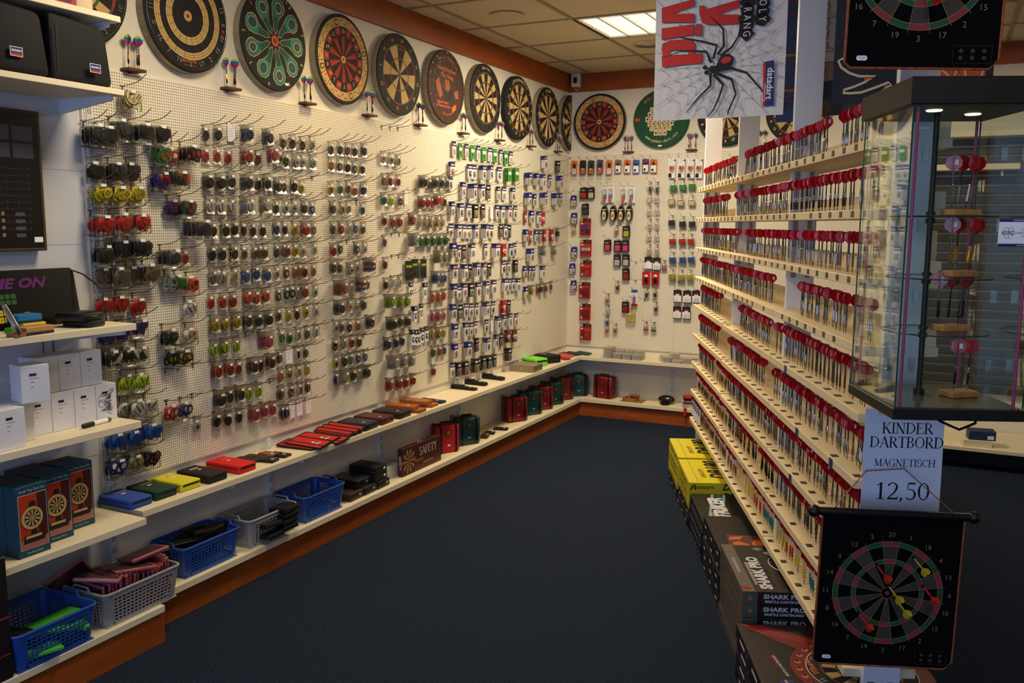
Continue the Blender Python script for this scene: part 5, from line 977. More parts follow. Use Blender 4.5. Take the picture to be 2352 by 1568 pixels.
# aluminium case, lime and black cases, small wallets by the corner
t = thing('aluminium_case', 'aluminium dart case with metal corners', 'dart case', (.125, 5.88, ZU), R(2)); AL = mat('case_alu', (150, 140, 116), .4, .6)
MB().bev(-.1, -.085, 0, .1, .085, .05, .003, seg=1).build('body', AL, t); MB().box(-.1012, -.0862, .028, .1012, .0862, .031).build('seam', STEEL, t); q = MB()
for sx in (-1, 1):
    for sz in (.002, .048): q.ball((sx*.098, -.083, sz), .006, 0, 8, 5)
q.build('corner', STEEL, t); MB().box(-.014, -.0875, .018, .014, -.0855, .042).build('clasp', STEEL, t); MB().bev(.06, -.01, .05, .076, -.002, .051, .0008, seg=1).build('price_sticker', STICK, t)
zipcase('lime green zip case next to the aluminium case', (120, 214, 60), 6.145, .015, .17, .062, .13, R(-20)); zipcase('tall black zip case behind the lime one', (18, 17, 17), 6.36, .015, .19, .062, .15, R(-24), 'd')
for i, (x, y, col, nm) in enumerate(((.14, 6.53, (150, 24, 22), 'dark red wallet at the shelf edge behind the black case'), (.09, 6.60, (190, 96, 92), 'pink wallet, nearest of the fan in the corner'), (.11, 6.68, (196, 88, 88), 'pink wallet, second of the fan in the corner'), (.10, 6.74, (24, 26, 30), 'dark wallet with bright trim in the corner'), (.13, 6.80, (52, 34, 78), 'purple wallet in the corner'), (.2, 6.85, (30, 80, 66), 'teal and yellow wallet in the corner'))): flat(nm, 'wallet', x, y, (.16, .06, .010), R(-26), mat('corner_wallet_%d' % i, col, .6), ZU+.003*i*.4, 'fabric_wallet', 'wallets fanned in the corner', False, .003, (R(8), 0))
# clear trays of dart tips on the back shelf
TIP = mat('tips_black', (26, 24, 22), .6); TRAY = clear('tray_clear', (236, 230, 214), .30, .15)
def tray(label, x, y, z):
    t = thing('clear_tray', label, 'tray', (x, y, z), 0, 'clear trays on the back shelf'); MB().bev(-.037, -.027, 0, .037, .027, .020, .003, seg=1).build('tray', TRAY, t); MB().bev(-.032, -.022, .002, .032, .022, .009, .003, seg=1).build('contents', TIP, t); MB().box(-.040, -.030, .020, .040, .030, .0225).build('lid', TRAY, t)
def stackp(x, y, n, nm):
    for k in range(n): tray('clear tray of tips, %s, %s up' % (nm, ORD[k+1]), x, y, ZU+.0228*k)
for i in range(4): stackp(.455+.083*i, L-.185, (4, 2, 2, 2)[i], '%s front pile of the corner block' % ORD[i+1]); stackp(.455+.083*i, L-.115, (4, 3, 3, 3)[i], '%s rear pile of the corner block' % ORD[i+1])
for i, (n, m_) in enumerate(((2, 1), (1, 2), (2, 1), (1, 1))): stackp(.955+.083*i, L-.185, n, '%s front pile by the rack' % ORD[i+1]); stackp(.91+.083*i, L-.11, m_+1, '%s rear pile by the rack' % ORD[i+1])
# ------------------------------------------------------------------ lower shelf: stacked black cases, safety board box, big bags
def lowcase(label, x, y, z, m, foil=False, dims=(.175, .115, .04)):
    w, d, h = dims; t = thing('hard_case', label, 'dart case', (x, y, z), R(2), 'black cases piled on the lower shelf'); MB().bev(-w/2, -d/2, 0, w/2, d/2, h*.5, .005).build('lower_half', m, t, smooth=True); MB().bev(-w/2, -d/2, h*.52, w/2, d/2, h, .005).build('lid', m, t, smooth=True)
    MB().bev(w/2-.002, d*.18, h*.4, w/2+.001, d*.32, h*.68, .0006, seg=1).build('price_sticker', STICK, t)
    if foil: MB().bev(-w/2-.003, -d/2-.003, -.0004, w/2+.003, d/2+.003, h+.003, .003, seg=1).build('foil', BAG, t)
lowcase('brown hard case in foil next to the empty basket', .12, 3.64, ZB, mat('hard_umber', (66, 40, 26), .5), True); lowcase('black hard case in foil, bottom middle of the pile', .12, 3.765, ZB, LEB, True); lowcase('black hard case in foil, bottom far end of the pile', .12, 3.89, ZB, LEB, True)
lowcase('black hard case in foil, second layer of the pile', .10, 3.73, ZB+.0435, LEB, True); lowcase('black hard case with sticker, second from the top of the far pile', .118, 3.872, ZB+.0435, LEB); lowcase('black hard case with sticker, topmost of the far pile', .118, 3.87, ZB+.0845, LEB)
t = thing('game_box', 'brown SAFETY magnetic dartboard box standing on edge', 'boxed game', (.20, 4.09, ZB), 0); SBR = mat('safety_brown', (72, 26, 22), .45)
MB().bev(-.035, 0, 0, 0, .425, .162, .0015, seg=1).build('box', SBR, t); q = MB(); M = TR(0, .2125, 0, rz=R(90)); q.box(-.2, -.0005, .008, -.095, 0, .154, 1, M); MM = M @ TR(-.148, 0, .08)
k = MB()
for i in range(20): cell(k, .004, .066, i*18-9, i*18+9, -.0009, 2 if i % 2 else 1, 1); cell(k, .052, .057, i*18-9, i*18+9, -.0012, 3 if i % 3 else 4, 1)
q.add([(x, y, z*1.06) for x, y, z in k.v], k.f, k.m, MM)
first = len(q.v); serif_text(q, 'SAFETY', .050, .062, .086, -.0008, 5, .86); q.v = q.v[:first]+[tuple(M @ Vector(v)) for v in q.v[first:]]; q2 = q
q2.text('MAGNETIC', .014, 6, M @ TR(-.04, -.0008, .062) @ FXZ); q2.text('DARTBOARD', .014, 6, M @ TR(.06, -.0008, .036) @ FXZ); q2.text('SAFETY', .018, 5, TR(-.0178, -.0008, .08, ry=R(90)) @ FXZ, bold=.02); q2.text('SAFETY', .014, 5, TR(-.018, .21, .1625, rz=R(90)))
q2.build('print', [SBR, BK, mat('safety_peach', (176, 110, 74), .6), BGRN, BRED, mat('safety_cream', (206, 200, 186), .6), GOLD], t)
for i in range(3): flat('pale flat box, %s of the pile behind the SAFETY box' % ('bottom', 'middle', 'top')[i], 'box', .09, 4.06, (.12, .16, .022), 0, mat('pale_box', (196, 196, 200), .6), ZB+.0225*i, 'flat_box', 'pale flat boxes', False, .001)
BTEAL = mat('bag_teal', (22, 92, 98), .7, bump=(300, .2)); BRD = mat('bag_red', (186, 24, 36), .7, bump=(300, .2)); FOIL = clear('bag_foil', (246, 245, 244), .8, .15, True)
def bigbag(label, x, y, rz, m, foil=True):
    w, d, h = .165, .10, .178; t = thing('carry_bag', label, 'bag', (x, y, ZB), rz, 'upright carry bags on the lower shelf'); MB().bev(-w/2, -d/2, 0, w/2, d/2, h, .014, seg=3).build('body', m, t, smooth=True)
    for sx in (-.055, .055): MB().bev(sx-.009, -d/2-.002, 0, sx+.009, d/2+.002, h+.002, .003, seg=1).build('strap', BIND, t)
    MB().bev(-w/2-.001, -.012, .02, w/2+.001, .012, h+.001, .004, seg=1).build('zip_band', BIND, t); MB().tube([(-.045, -.01, h-.002), (-.035, -.01, h+.016), (.035, -.01, h+.016), (.045, -.01, h-.002)], .006, 6).build('handle', BIND, t, smooth=True)
    q = MB(); q.box(-.022, -d/2-.0022, .112, .022, -d/2-.0006, .146, 0); q.text('HAP', .012, 1, TR(0, -d/2-.0026, .136) @ FXZ, bold=.04); q.text('PAK', .012, 1, TR(0, -d/2-.0026, .121) @ FXZ, bold=.04); q.bev(-.009, -d/2-.002, .045, .011, -d/2-.0004, .054, .0004, 2, None, 1); q.build('label', [INK, GOLD, STICK], t)
    if foil: b = MB(); b.bev(-w/2-.006, -d/2-.006, -.0003, w/2+.006, d/2+.006, h+.012, .014, seg=2); b.v = [(px+.003*math.sin(pz*60+py*30), py+.003*math.sin(px*70+pz*40), pz+(.008*math.sin(px*50) if pz > .15 else 0)) for px, py, pz in b.v]; b.build('foil', FOIL, t, smooth=True)
AX = R(62)
for x, y, m, nm, fo in ((.115, 4.70, BRD, 'red carry bag without foil behind the SAFETY box', False), (.13, 4.94, BTEAL, 'teal carry bag in foil next to the unwrapped red one', True), (.12, 5.70, BRD, 'red carry bag in foil, first of the long row', True), (.12, 5.96, BTEAL, 'teal carry bag in foil, second of the long row', True), (.12, 6.17, BRD, 'red carry bag in foil, third of the long row', True), (.12, 6.385, BTEAL, 'teal carry bag in foil, fourth of the long row', True), (.115, 6.60, BRD, 'red carry bag in foil, fifth of the long row', True), (.16, 6.815, BTEAL, 'teal carry bag in foil standing in the corner', True)):
    bigbag(nm, x, y, AX if y < 6.7 else R(40), m, fo)
bigbag('red carry bag in foil on the back wall shelf', .405, L-.105, R(-8), BRD)
for lb, x, y, dims, m in (('small brown leather box beside the teal bag', .17, 5.14, (.05, .07, .026), mat('hard_umber', '')), ('small black pouch behind the brown leather box', .15, 5.25, (.07, .05, .016), WBK), ('flat black pouch near the row of carry bags', .16, 5.40, (.10, .06, .012), WBK)): flat(lb, 'pouch', x, y, dims, R(14), m, ZB, 'small_pouch', 'small pouches on the lower shelf')
CORKM = mat('coaster_cork', (146, 100, 56), .8); t = thing('cork_rings', 'round cork piece with a red and clear packet on a brown sheet', 'craft pieces', (.655, L-.13, ZB)); MB().box(-.085, -.07, 0, .10, .07, .003).build('sheet', CORKM, t); MB().lathe([(.066, .003), (.066, .028), (.05, .028), (.05, .003)], 26, 0, TR(-.015, -.005, 0)).build('ring', CORKM, t)
MB().bev(-.02, -.03, .029, .05, .03, .047, .006, 0, TR(ry=R(6))).build('packet', mat('packet_red', (176, 44, 46), .5), t); MB().bev(-.03, -.035, .028, .055, .035, .055, .004, 0, None, 1).build('foil', BAG, t)
t = thing('cap', 'glossy black cap lying on the back shelf near the rack', 'cap', (.94, L-.12, ZB)); MB().ball((0, 0, .036), .07, 0, 18, 10, (1.0, .62, .5)).build('dome', mat('cap_black', (12, 12, 14), .22, spec=.7), t, smooth=True); MB().ball((0, -.05, .012), .05, 0, 14, 6, (.8, .7, .16)).build('peak', BLACKP, t, smooth=True)
t = thing('glove_bundle', 'white red and black gloves bundled at the shelf end by the rack', 'gloves', (1.16, L-.15, ZB)); gl = [mat('glove_white', (206, 200, 192), .8), mat('glove_red', (176, 30, 36), .8), mat('glove_black', (26, 26, 34), .8)]
for i in range(6): MB().bev(-.075, -.05, 0, .075, .05, .016, .007, 0, TR(.006*(i % 3), -.004*i, .0155*i, rz=R(-12+7*i))).build('glove', gl[(0, 0, 1, 0, 2, 1)[i]], t, smooth=True)
MB().bev(-.012, -.11, -.055, .012, -.098, .01, .004, 0, TR(-.03, 0, 0)).build('cuff', gl[1], t)
# ------------------------------------------------------------------ goods on the pegboards: metres along / up the wall, colour:mark:count+kind
PEG = {
 'second block': '2.863 1.951 K::1f;2.930 1.958 K::2f;3.013 1.979 W::1w;3.092 1.973 N::6f;3.234 1.971 k::5f|2.858 1.861 R:s:1f;2.926 1.865 R:s:1f;2.991 1.862 R:s:1f;3.084 1.873 R::6f;3.178 1.869 D::1f;3.261 1.893 P::5f|2.855 1.751 K:s:4f;2.924 1.751 K:s:4f;2.995 1.760 K::3f;3.079 1.757 k::6f;3.173 1.756 K::1f;3.225 1.762 k::3f|2.860 1.650 W:1:3f;2.924 1.649 W:1:3f;2.996 1.649 W:1:2f;3.073 1.654 W:1:7f;3.200 1.659 W::5f|2.862 1.544 K:s:4f;2.947 1.545 K::3f;3.007 1.549 K::2f;3.067 1.544 K:h:1f;3.131 1.542 K:h:1f;3.195 1.542 K:h:1f|2.867 1.440 K::2f;2.929 1.440 K::2f;2.996 1.442 K::3f;3.067 1.438 T:s:1f;3.135 1.436 T:s:1f;3.170 1.441 T:s:1f;3.205 1.438 T:s:1f|2.867 1.338 G:s:2f;2.906 1.341 w:s:1f;2.937 1.332 w:s:1f;3.002 1.340 C:s:1f;3.064 1.335 B::3f;3.130 1.344 B::3f;3.206 1.334 B::3f|2.854 1.229 R::1f;2.921 1.228 R::2f;2.982 1.227 R:s:2f;3.071 1.235 S:1:3f;3.125 1.231 S:1:3f;3.189 1.235 S:1:3f|2.858 1.132 Y:s:4f;2.921 1.127 Y:s:3f;2.988 1.133 Y:s:4f;3.060 1.130 F::4f;3.128 1.125 F::4f;3.199 1.125 F::4f|2.855 1.020 L:1:2f;2.915 1.024 L:1:3f;2.991 1.020 L:1:2f;3.073 1.061 _::1E;3.159 1.025 P::8f|2.863 0.926 R:s:4f;2.934 0.924 R:s:4f;3.005 0.915 R:s:1f;3.081 0.915 k:s:5f;3.148 0.909 K::1f;3.208 0.917 D:1:4f|2.866 0.797 k:s:5f;2.933 0.798 k:s:3f;2.996 0.799 k:s:4f;3.069 0.788 L:1:1f;3.133 0.788 L:1:1f;3.223 0.816 _::1E|2.856 0.700 K:s:2f;2.923 0.692 K:s:2f;2.997 0.689 K:s:1f;3.079 0.688 P:1:5f;3.155 0.689 P:1:3f;3.219 0.684 P:1:2f',
 'third block': '3.355 1.958 K:bR:1f;3.421 1.961 K:sR:1f;3.495 1.959 K:sR:1f;3.568 1.967 w:s:1f|3.330 1.883 C:bK:1f;3.370 1.873 K:lE:1f;3.439 1.873 W:lO:2f;3.491 1.877 W:lE:1f;3.565 1.877 W:vE:2f|3.300 1.751 K:tC:3f;3.346 1.751 K:tY:1f;3.419 1.755 K:tE:2f;3.480 1.749 Y:s:1f;3.579 1.794 _::1E|3.292 1.648 M:s:1f;3.360 1.649 W:bE:1f;3.420 1.651 W:xK:1f;3.492 1.652 k::2f;3.556 1.649 B:bW:1f|3.285 1.550 N::2f;3.346 1.547 k:s:1f;3.419 1.545 Y:s:1f;3.485 1.545 S:s:4f;3.565 1.546 G:bY:1f|3.286 1.440 k:s:1f;3.336 1.445 T::1f;3.364 1.442 R:s:1f;3.422 1.443 Y:s:1f;3.477 1.437 W:xR:1f;3.568 1.443 W:rD:1f|3.281 1.336 W:bR:1f;3.350 1.337 D:bW:1f;3.414 1.336 O:bE:1f;3.450 1.341 O:bE:1f;3.490 1.335 D:bK:1f;3.557 1.336 O:bE:1f|3.289 1.229 K:bL:1f;3.349 1.235 N:bL:1f;3.387 1.237 N:bL:1f;3.429 1.232 w:sM:1f;3.473 1.236 R:bE:3f;3.564 1.229 W:bB:1f|3.285 1.132 T:bM:1f;3.357 1.125 Y:sM:1f;3.418 1.128 D:s:1f;3.488 1.131 Y:xK:1f;3.567 1.129 W:bR:1f|3.302 1.026 E:1W:1f;3.362 1.015 E:vK:1f;3.421 1.021 W:hE:1f;3.494 1.022 F:1Y:1f;3.563 1.023 W:1:1f|3.282 0.926 K:1W:1f;3.352 0.936 W::1w;3.413 0.928 W:hK:1f;3.480 0.928 K:1W:1f|3.287 0.835 O:1W:1f;3.348 0.839 Y:vK:1f;3.416 0.837 W:hO:1f;3.487 0.838 Y:1W:1f|3.281 0.748 D:1W:2f;3.363 0.746 D:vW:1f;3.423 0.745 W:hD:1f;3.487 0.748 D:1W:1f|3.292 0.652 N:1W:1f;3.321 0.649 N:1W:1f;3.360 0.659 W::1w;3.419 0.661 W::1w;3.487 0.660 W::1w',
 'fourth block': '3.720 1.955 M:bV:1f;3.797 1.961 k:bT:1f;3.860 1.961 M:bO:1f;3.922 1.961 K:bM:1f;4.001 1.969 K:bM:2f|3.721 1.876 O:bY:1f;3.790 1.875 M:bW:1f;3.858 1.873 K:bM:1f;3.919 1.869 F:bW:1f;3.990 1.871 K:1M:1f|3.710 1.751 Y:bT:1f;3.790 1.756 E:bM:1f;3.858 1.761 V:bM:1f;3.915 1.752 O:sT:1f;3.987 1.759 N:1G:2f|3.718 1.653 k:bT:2f;3.798 1.650 Y:hK:1f;3.858 1.656 C:rK:1f;3.948 1.683 _::1E;3.983 1.651 A:bN:1f|3.721 1.548 K:1P:1f;3.784 1.548 R:bO:2f;3.859 1.548 W:rR:1f;3.917 1.550 B:bY:1f;3.984 1.545 E:bR:1f|3.714 1.435 R:xN:2f;3.780 1.443 F:bL:1f;3.856 1.473 _::1E;3.918 1.440 N:bW:2f;3.997 1.438 W:bG:1f|3.711 1.347 F:bT:2f;3.773 1.344 K:bT:1f;3.850 1.330 W:bV:3f;3.922 1.340 W:bR:1f;4.002 1.348 R:dutch:8f|3.737 1.238 O::9f;3.864 1.228 W:sK:1f;3.932 1.242 V:dutch:6f;4.016 1.240 F:1W:1f|3.735 1.134 k:bM:6f;3.853 1.132 W:bR:1f;3.920 1.129 W:vR:1f;3.977 1.132 F::2f|3.725 1.029 W:bN:1f;3.777 1.026 G:bM:1f;3.846 1.019 K:lO:1f;3.921 1.018 O:hG:1f;4.015 1.030 N:vO:5f|3.718 0.932 K:vP:1f;3.786 0.936 C:rM:2f;3.863 0.933 R:xN:1f;3.930 0.928 D:rT:1f;3.991 0.949 _::1E|3.722 0.838 Y:bK:1f;3.791 0.841 M:hE:2f;3.852 0.841 A:rY:1f;3.919 0.839 V:tW:1f;3.984 0.840 B:rW:1f|3.723 0.753 N:hW:1f;3.778 0.754 W:bY:4f;3.866 0.751 F:bM:2f;3.925 0.751 W:1K:1f;3.981 0.754 k::4f',
 'fifth block': '4.197 2.104 _::1E;4.279 2.107 _::1E;4.359 2.110 _::1E|4.189 1.940 W:bP:1f;4.267 1.938 W:bM:1f;4.339 1.935 Y:hN:1f|4.191 1.817 M:sW:1f;4.253 1.820 R:hW:2f;4.336 1.819 R:xN:1f|4.181 1.710 A:hB:2f;4.262 1.705 L::1f;4.357 1.707 M:lY:1f;4.417 1.736 W::1w|4.190 1.593 D:s:1f;4.270 1.583 R:hD:2f;4.342 1.586 R:hD:2f;4.462 1.600 R:rW:4f|4.191 1.473 V::1f;4.278 1.506 _::1E;4.360 1.505 _::1E;4.456 1.479 W:lE:7f|4.192 1.346 D:bV:1f;4.280 1.380 _::1E;4.352 1.380 _::1E|4.194 1.229 K::1f;4.265 1.238 W:1K:1f;4.342 1.236 W:1K:1f|4.200 1.133 L::7f;4.331 1.124 L::4f;4.392 1.120 L::4f|4.215 1.001 K::7f;4.327 1.003 K::3f;4.407 0.998 K::3f|4.186 0.886 N::4f;4.286 0.883 N::2f;4.351 0.886 N::2f|4.216 0.775 W::8f;4.352 0.764 W::4f;4.438 0.757 W::4f|4.202 0.644 R::4f;4.298 0.636 R::4f;4.376 0.630 R::3f;4.458 0.633 R::3f',
 'sixth block': '4.579 1.826 K::5f;4.681 1.815 k::1f;4.737 1.828 K::3f;4.819 1.832 K::2f;4.892 1.832 k::1f|4.571 1.702 R::4f;4.651 1.706 R::2f;4.705 1.702 R::1f;4.752 1.722 R::3f;4.815 1.724 R::1f;4.863 1.714 D::1f|4.578 1.590 C::1f;4.643 1.590 C::1f;4.691 1.585 C::2f;4.769 1.590 C::2f;4.841 1.591 C::1f|4.573 1.469 E::2f;4.630 1.473 E::3f;4.702 1.472 E::3f;4.786 1.474 E::3f;4.861 1.475 E::3f|4.437 1.308 K::1b;4.500 1.316 K::1b;4.603 1.312 K::1b;4.745 1.369 C::6f;4.863 1.365 C::2f;4.921 1.360 C::1f|4.720 1.242 B::5f;4.821 1.236 B::1f;4.864 1.234 B::1f|4.459 1.182 E::1n;4.609 1.172 E::2n;4.705 1.120 S::2f;4.779 1.117 S::2f;4.839 1.124 S::2f|4.484 1.038 M::3n;4.574 1.046 G::1n;4.704 0.999 P::2f;4.765 0.997 P::3f;4.846 0.994 P::1f|4.465 0.896 K::2n;4.512 0.888 K::1n;4.542 0.887 K::1n;4.582 0.896 K::1n;4.633 0.899 K::1n;4.697 0.887 Y::2f;4.764 0.885 Y::3f;4.845 0.881 Y::1f|4.706 0.772 E::2f;4.789 0.766 R::1f;4.849 0.767 B::1f|4.705 0.652 R::2f',
 'seventh block': '4.979 2.056 R::1c;5.064 2.051 E::1g;5.145 2.054 R::1c;5.228 2.052 E::1g;5.307 2.055 R::1c;5.387 2.052 E::1g;5.477 2.055 R::1c;5.549 2.052 E::1g;5.642 2.055 R::1c;5.718 2.051 E::1g;5.802 2.054 R::1c|4.938 1.924 P::3c;5.179 1.924 K::2c;5.252 1.925 G::1c;5.342 1.926 M::5c;5.463 1.933 K::4c;5.609 1.932 A::2c;5.726 1.931 E::5g;5.861 1.938 E::4g|4.939 1.842 N::1c;5.084 1.803 P::3c;5.187 1.798 K::7c;5.336 1.801 K::4c;5.452 1.802 O::1k;5.597 1.795 Y::2c;5.693 1.798 R::1c;5.820 1.796 M::3c|4.941 1.674 R::3c;5.042 1.667 M::4c;5.166 1.667 G::2c;5.250 1.665 Y::3k;5.376 1.667 P::1k;5.501 1.663 W::1w;5.578 1.667 K::2c;5.652 1.665 C::3c;5.750 1.666 S::4c;5.879 1.668 T::1c|4.937 1.535 C::1c;5.013 1.532 C::4c;5.119 1.529 R::1c;5.179 1.528 Y::1c;5.244 1.528 O::4c;5.374 1.531 O::6c;5.499 1.527 M::1c;5.647 1.535 O::1k;5.723 1.532 G::1c;5.779 1.528 K::1k|4.944 1.410 R::4q;5.043 1.396 G::1c;5.107 1.394 P::1k;5.195 1.404 R::4c;5.415 1.398 R::1c;5.532 1.396 R::6c;5.675 1.392 k::3r;5.803 1.389 K::2c;5.875 1.396 T::1c|4.954 1.272 D::4c;5.086 1.269 R::5c;5.190 1.263 M::1k;5.255 1.273 K::5c;5.376 1.267 T::3c;5.467 1.263 K::1k;5.683 1.272 D::2c;5.775 1.272 F::1c;5.870 1.271 B::3k|4.954 1.147 D::4q;5.042 1.129 C::1c;5.099 1.143 P::3c;5.189 1.138 W::3k;5.287 1.137 O::3c;5.402 1.139 R::4c;5.520 1.141 R::3c;5.692 1.143 R::4c;5.791 1.136 B::1c;5.856 1.136 B::1c;5.916 1.133 R::3c|4.941 1.015 E::4q;5.058 1.003 W::1k;5.135 1.006 F::1c;5.208 0.999 G::1c;5.282 0.996 A::1c;5.382 0.998 O::6c;5.528 0.988 F::1c;5.665 0.987 O::4r;5.778 0.977 D::1k|4.963 0.884 W::4q;5.116 0.876 K::3c;5.208 0.868 G::1c;5.269 0.871 R::1c;5.429 0.867 V::1c;5.511 0.868 W::1w;5.583 0.877 T::4c;5.687 0.879 B::3c;5.780 0.880 G::3c;5.904 0.868 O::1c|4.962 0.751 P::4q;5.132 0.745 O::5q;5.269 0.754 R::3k;5.396 0.743 K::6c;5.563 0.746 K::3c;5.660 0.744 G::1k;5.738 0.762 B::4m;5.855 0.752 B::3m|4.952 0.626 L::1c;5.008 0.622 R::4k;5.103 0.617 R::4k;5.231 0.615 T::5k;5.333 0.607 R::1k;5.358 0.617 E::4k;5.443 0.612 G::4k;5.544 0.606 T::2k;5.733 0.628 R::6k',
 'eighth block': '6.356 2.060 G::5c;6.637 2.041 M::3k|6.064 1.916 R::6q;6.220 1.921 R::4q;6.342 1.920 R::4c;6.498 1.924 B::1q;6.654 1.923 D::6q|6.059 1.768 W::6q;6.206 1.765 G::2q;6.347 1.779 G::6q;6.570 1.781 G::6q;6.723 1.786 G::1q|6.051 1.635 E::1r;6.146 1.635 G::3q;6.282 1.633 G::3c;6.379 1.627 R::1r|6.040 1.494 G::4q;6.147 1.483 E::1r;6.244 1.492 G::2q;6.332 1.491 G::1q;6.400 1.491 R::2r;6.530 1.490 W::3r;6.653 1.506 K::3f|6.106 1.349 T::6q;6.326 1.366 w::6f;6.568 1.363 w::4f|6.044 1.218 D::2q;6.144 1.213 G::1q;6.208 1.210 D::1q;6.351 1.207 T::4c|6.055 1.061 Y::3q;6.139 1.070 Y::4f;6.288 1.069 R::1f;6.328 1.071 F::3f;6.429 1.071 P::3f;6.552 1.074 B::1f',
 'first block': '2.457 2.048 C:s:2B|2.275 1.897 K::3B;2.320 1.897 K::3B;2.385 1.926 k::3B;2.471 1.922 K::4B;2.570 1.926 K::3B|2.295 1.767 K::1B;2.371 1.771 K::2B;2.456 1.776 K::1B|2.300 1.683 Y:s:2B;2.380 1.685 Y:s:2B;2.477 1.688 Y:s:1B|2.283 1.571 R::3B;2.367 1.576 R::3B;2.450 1.580 R::3B|2.295 1.455 K::2B;2.370 1.477 K::2B;2.448 1.480 K::3B|2.305 1.373 T:s:1B;2.364 1.373 T::2B;2.429 1.378 T:s:1B;2.472 1.379 T::1B;2.507 1.378 T::2B|2.296 1.264 R::1B;2.375 1.266 R::1B;2.454 1.249 R::1B|2.303 1.144 N::1B;2.371 1.148 N::1B;2.459 1.165 N::1B|2.308 1.060 K:hW:2B;2.388 1.063 K:hW:2B;2.457 1.055 K:hW:1B|2.377 0.951 L:1:1B;2.452 0.946 L:1:1B|2.366 0.846 W:1:1B;2.406 0.849 W:1:2B;2.484 0.838 W:1:1B|2.307 0.736 B::2B;2.388 0.730 B::2B;2.457 0.745 B::3B|2.298 0.632 N:bW:2B;2.380 0.633 G:bY:2B;2.459 0.632 K:sS:2B',
 'bag block': '2.596 1.849 E:bR:2B;2.651 1.848 R:bW:1B;2.730 1.861 K:bR:3B|2.581 1.745 N:hR:2B;2.655 1.757 F:hR:3B|2.650 1.639 N:xR:1B;2.715 1.640 F:bR:2B|2.739 1.555 k:s:4B|2.600 1.438 k:s:3B;2.720 1.430 R:s:1f|2.621 1.335 W:bE:1B;2.669 1.330 E::1B;2.732 1.319 S:bM:1B|2.719 1.216 W:1:1B|2.590 1.111 K:lE:2B;2.715 1.105 W:lO:1B|2.609 1.018 K:bY:1B;2.658 1.018 k:bY:2B|2.599 0.957 _::1E;2.666 0.958 _::1E;2.748 0.959 _::1E|2.596 0.790 R:bW:1B;2.669 0.789 N:bW:1B;2.736 0.827 _::1E|2.744 0.700 W:bB:1f;2.600 0.739 _::1E;2.675 0.733 _::1E',
}
BACKW = '0.071 2.028 bl O;0.149 2.030 bl K;0.222 2.028 bl F;0.299 2.030 bl V;0.379 2.025 bl O;0.457 2.051 pc T;0.535 2.049 pc O;0.609 2.047 pc B;0.689 2.052 pc V;0.755 2.047 pc O;0.905 2.027 wb O;0.983 2.025 wb O;1.056 2.023 wb O;1.122 2.022 wb O;1.379 2.019 wb O;0.924 1.880 sb E;1.001 1.882 sb E;1.074 1.888 sb E;0.913 1.771 sb C;0.987 1.763 sb C;1.075 1.763 sb C;0.918 1.606 sb K;1.007 1.596 sb K;1.084 1.596 sb K;0.929 1.457 sb R;1.008 1.458 sb R;1.078 1.459 sb R;0.934 1.311 sb B;1.016 1.313 sb B;1.086 1.315 sb B;0.934 1.175 sb Y;1.010 1.170 sb Y;1.080 1.173 sb Y;0.071 1.776 bc O;0.077 1.632 bc G;0.082 1.347 bc M;0.068 1.208 bc M;0.082 1.064 bc K;0.075 1.526 sm Y;0.730 1.876 sm K;0.788 1.872 sm K;0.787 1.785 sm w;0.728 1.685 sm w;0.793 1.689 sm w;0.735 1.581 sm w;0.793 1.581 sm w;0.730 1.483 sm w;0.796 1.483 sm w;0.737 1.374 sm w;0.799 1.375 sm w;0.864 1.250 sm P;0.724 1.023 sm D;0.794 1.026 sm K;0.804 0.909 sm K;0.724 0.747 sm P;0.790 0.743 sm E;0.471 1.071 sm K;0.386 0.962 sm S;0.392 0.867 sm W;0.386 0.779 sm B;0.387 0.709 sm O;0.460 0.714 sm O;0.454 1.529 sm O;0.729 1.786 sm W;0.160 1.840 fp R;0.226 1.840 fp C;0.178 1.707 fp k;0.540 1.527 fp Y;0.380 1.411 fp P;0.468 1.408 fp P;0.535 1.409 fp P;0.467 1.290 fp W;0.542 1.292 fp W;0.545 1.178 fp R;0.547 0.907 fp R;0.180 1.563 rc B;0.187 1.386 rc W;0.190 1.215 rc s;0.182 1.031 rc t;0.189 0.850 rc t;0.196 0.680 rc s;0.349 1.824 ds V;0.398 1.827 ds V;0.511 1.823 ds R;0.578 1.822 ds A;0.352 1.675 ob V;0.428 1.675 ob R;0.496 1.675 ob D;0.566 1.675 ob D;0.732 1.275 bw W;0.801 1.270 bw K;0.982 1.016 bw W;1.061 1.015 bw R;1.135 1.018 bw K;0.983 0.885 bw Y;1.058 0.885 bw R;0.717 1.151 rd K;0.794 1.153 rd K;0.621 0.979 bl3 R;0.594 0.834 big Y'
CN = {'K': ('black', (24, 22, 24)), 'k': ('charcoal', (60, 58, 58)), 'G': ('grey', (128, 128, 128)), 'T': ('taupe', (122, 106, 78)), 'W': ('white', (226, 224, 218)), 'w': ('clear', (206, 204, 196)), 'C': ('cream', (214, 196, 148)), 'R': ('red', (196, 30, 28)), 'D': ('maroon', (112, 24, 26)), 'O': ('orange', (214, 104, 36)),
      'S': ('coral', (246, 98, 64)), 'P': ('pink', (240, 78, 126)), 'Y': ('yellow', (208, 188, 30)), 'L': ('lime', (186, 224, 40)), 'E': ('green', (44, 134, 52)), 'F': ('dark green', (28, 62, 38)), 'B': ('blue', (34, 92, 174)), 'N': ('navy', (34, 36, 108)), 'V': ('purple', (84, 58, 110)), 'A': ('teal', (36, 118, 128)), 'M': ('brown', (96, 60, 38))}
def fm(c): return mat('pack_'+CN[c][0].replace(' ', '_'), CN[c][1], .45, spec=.5)
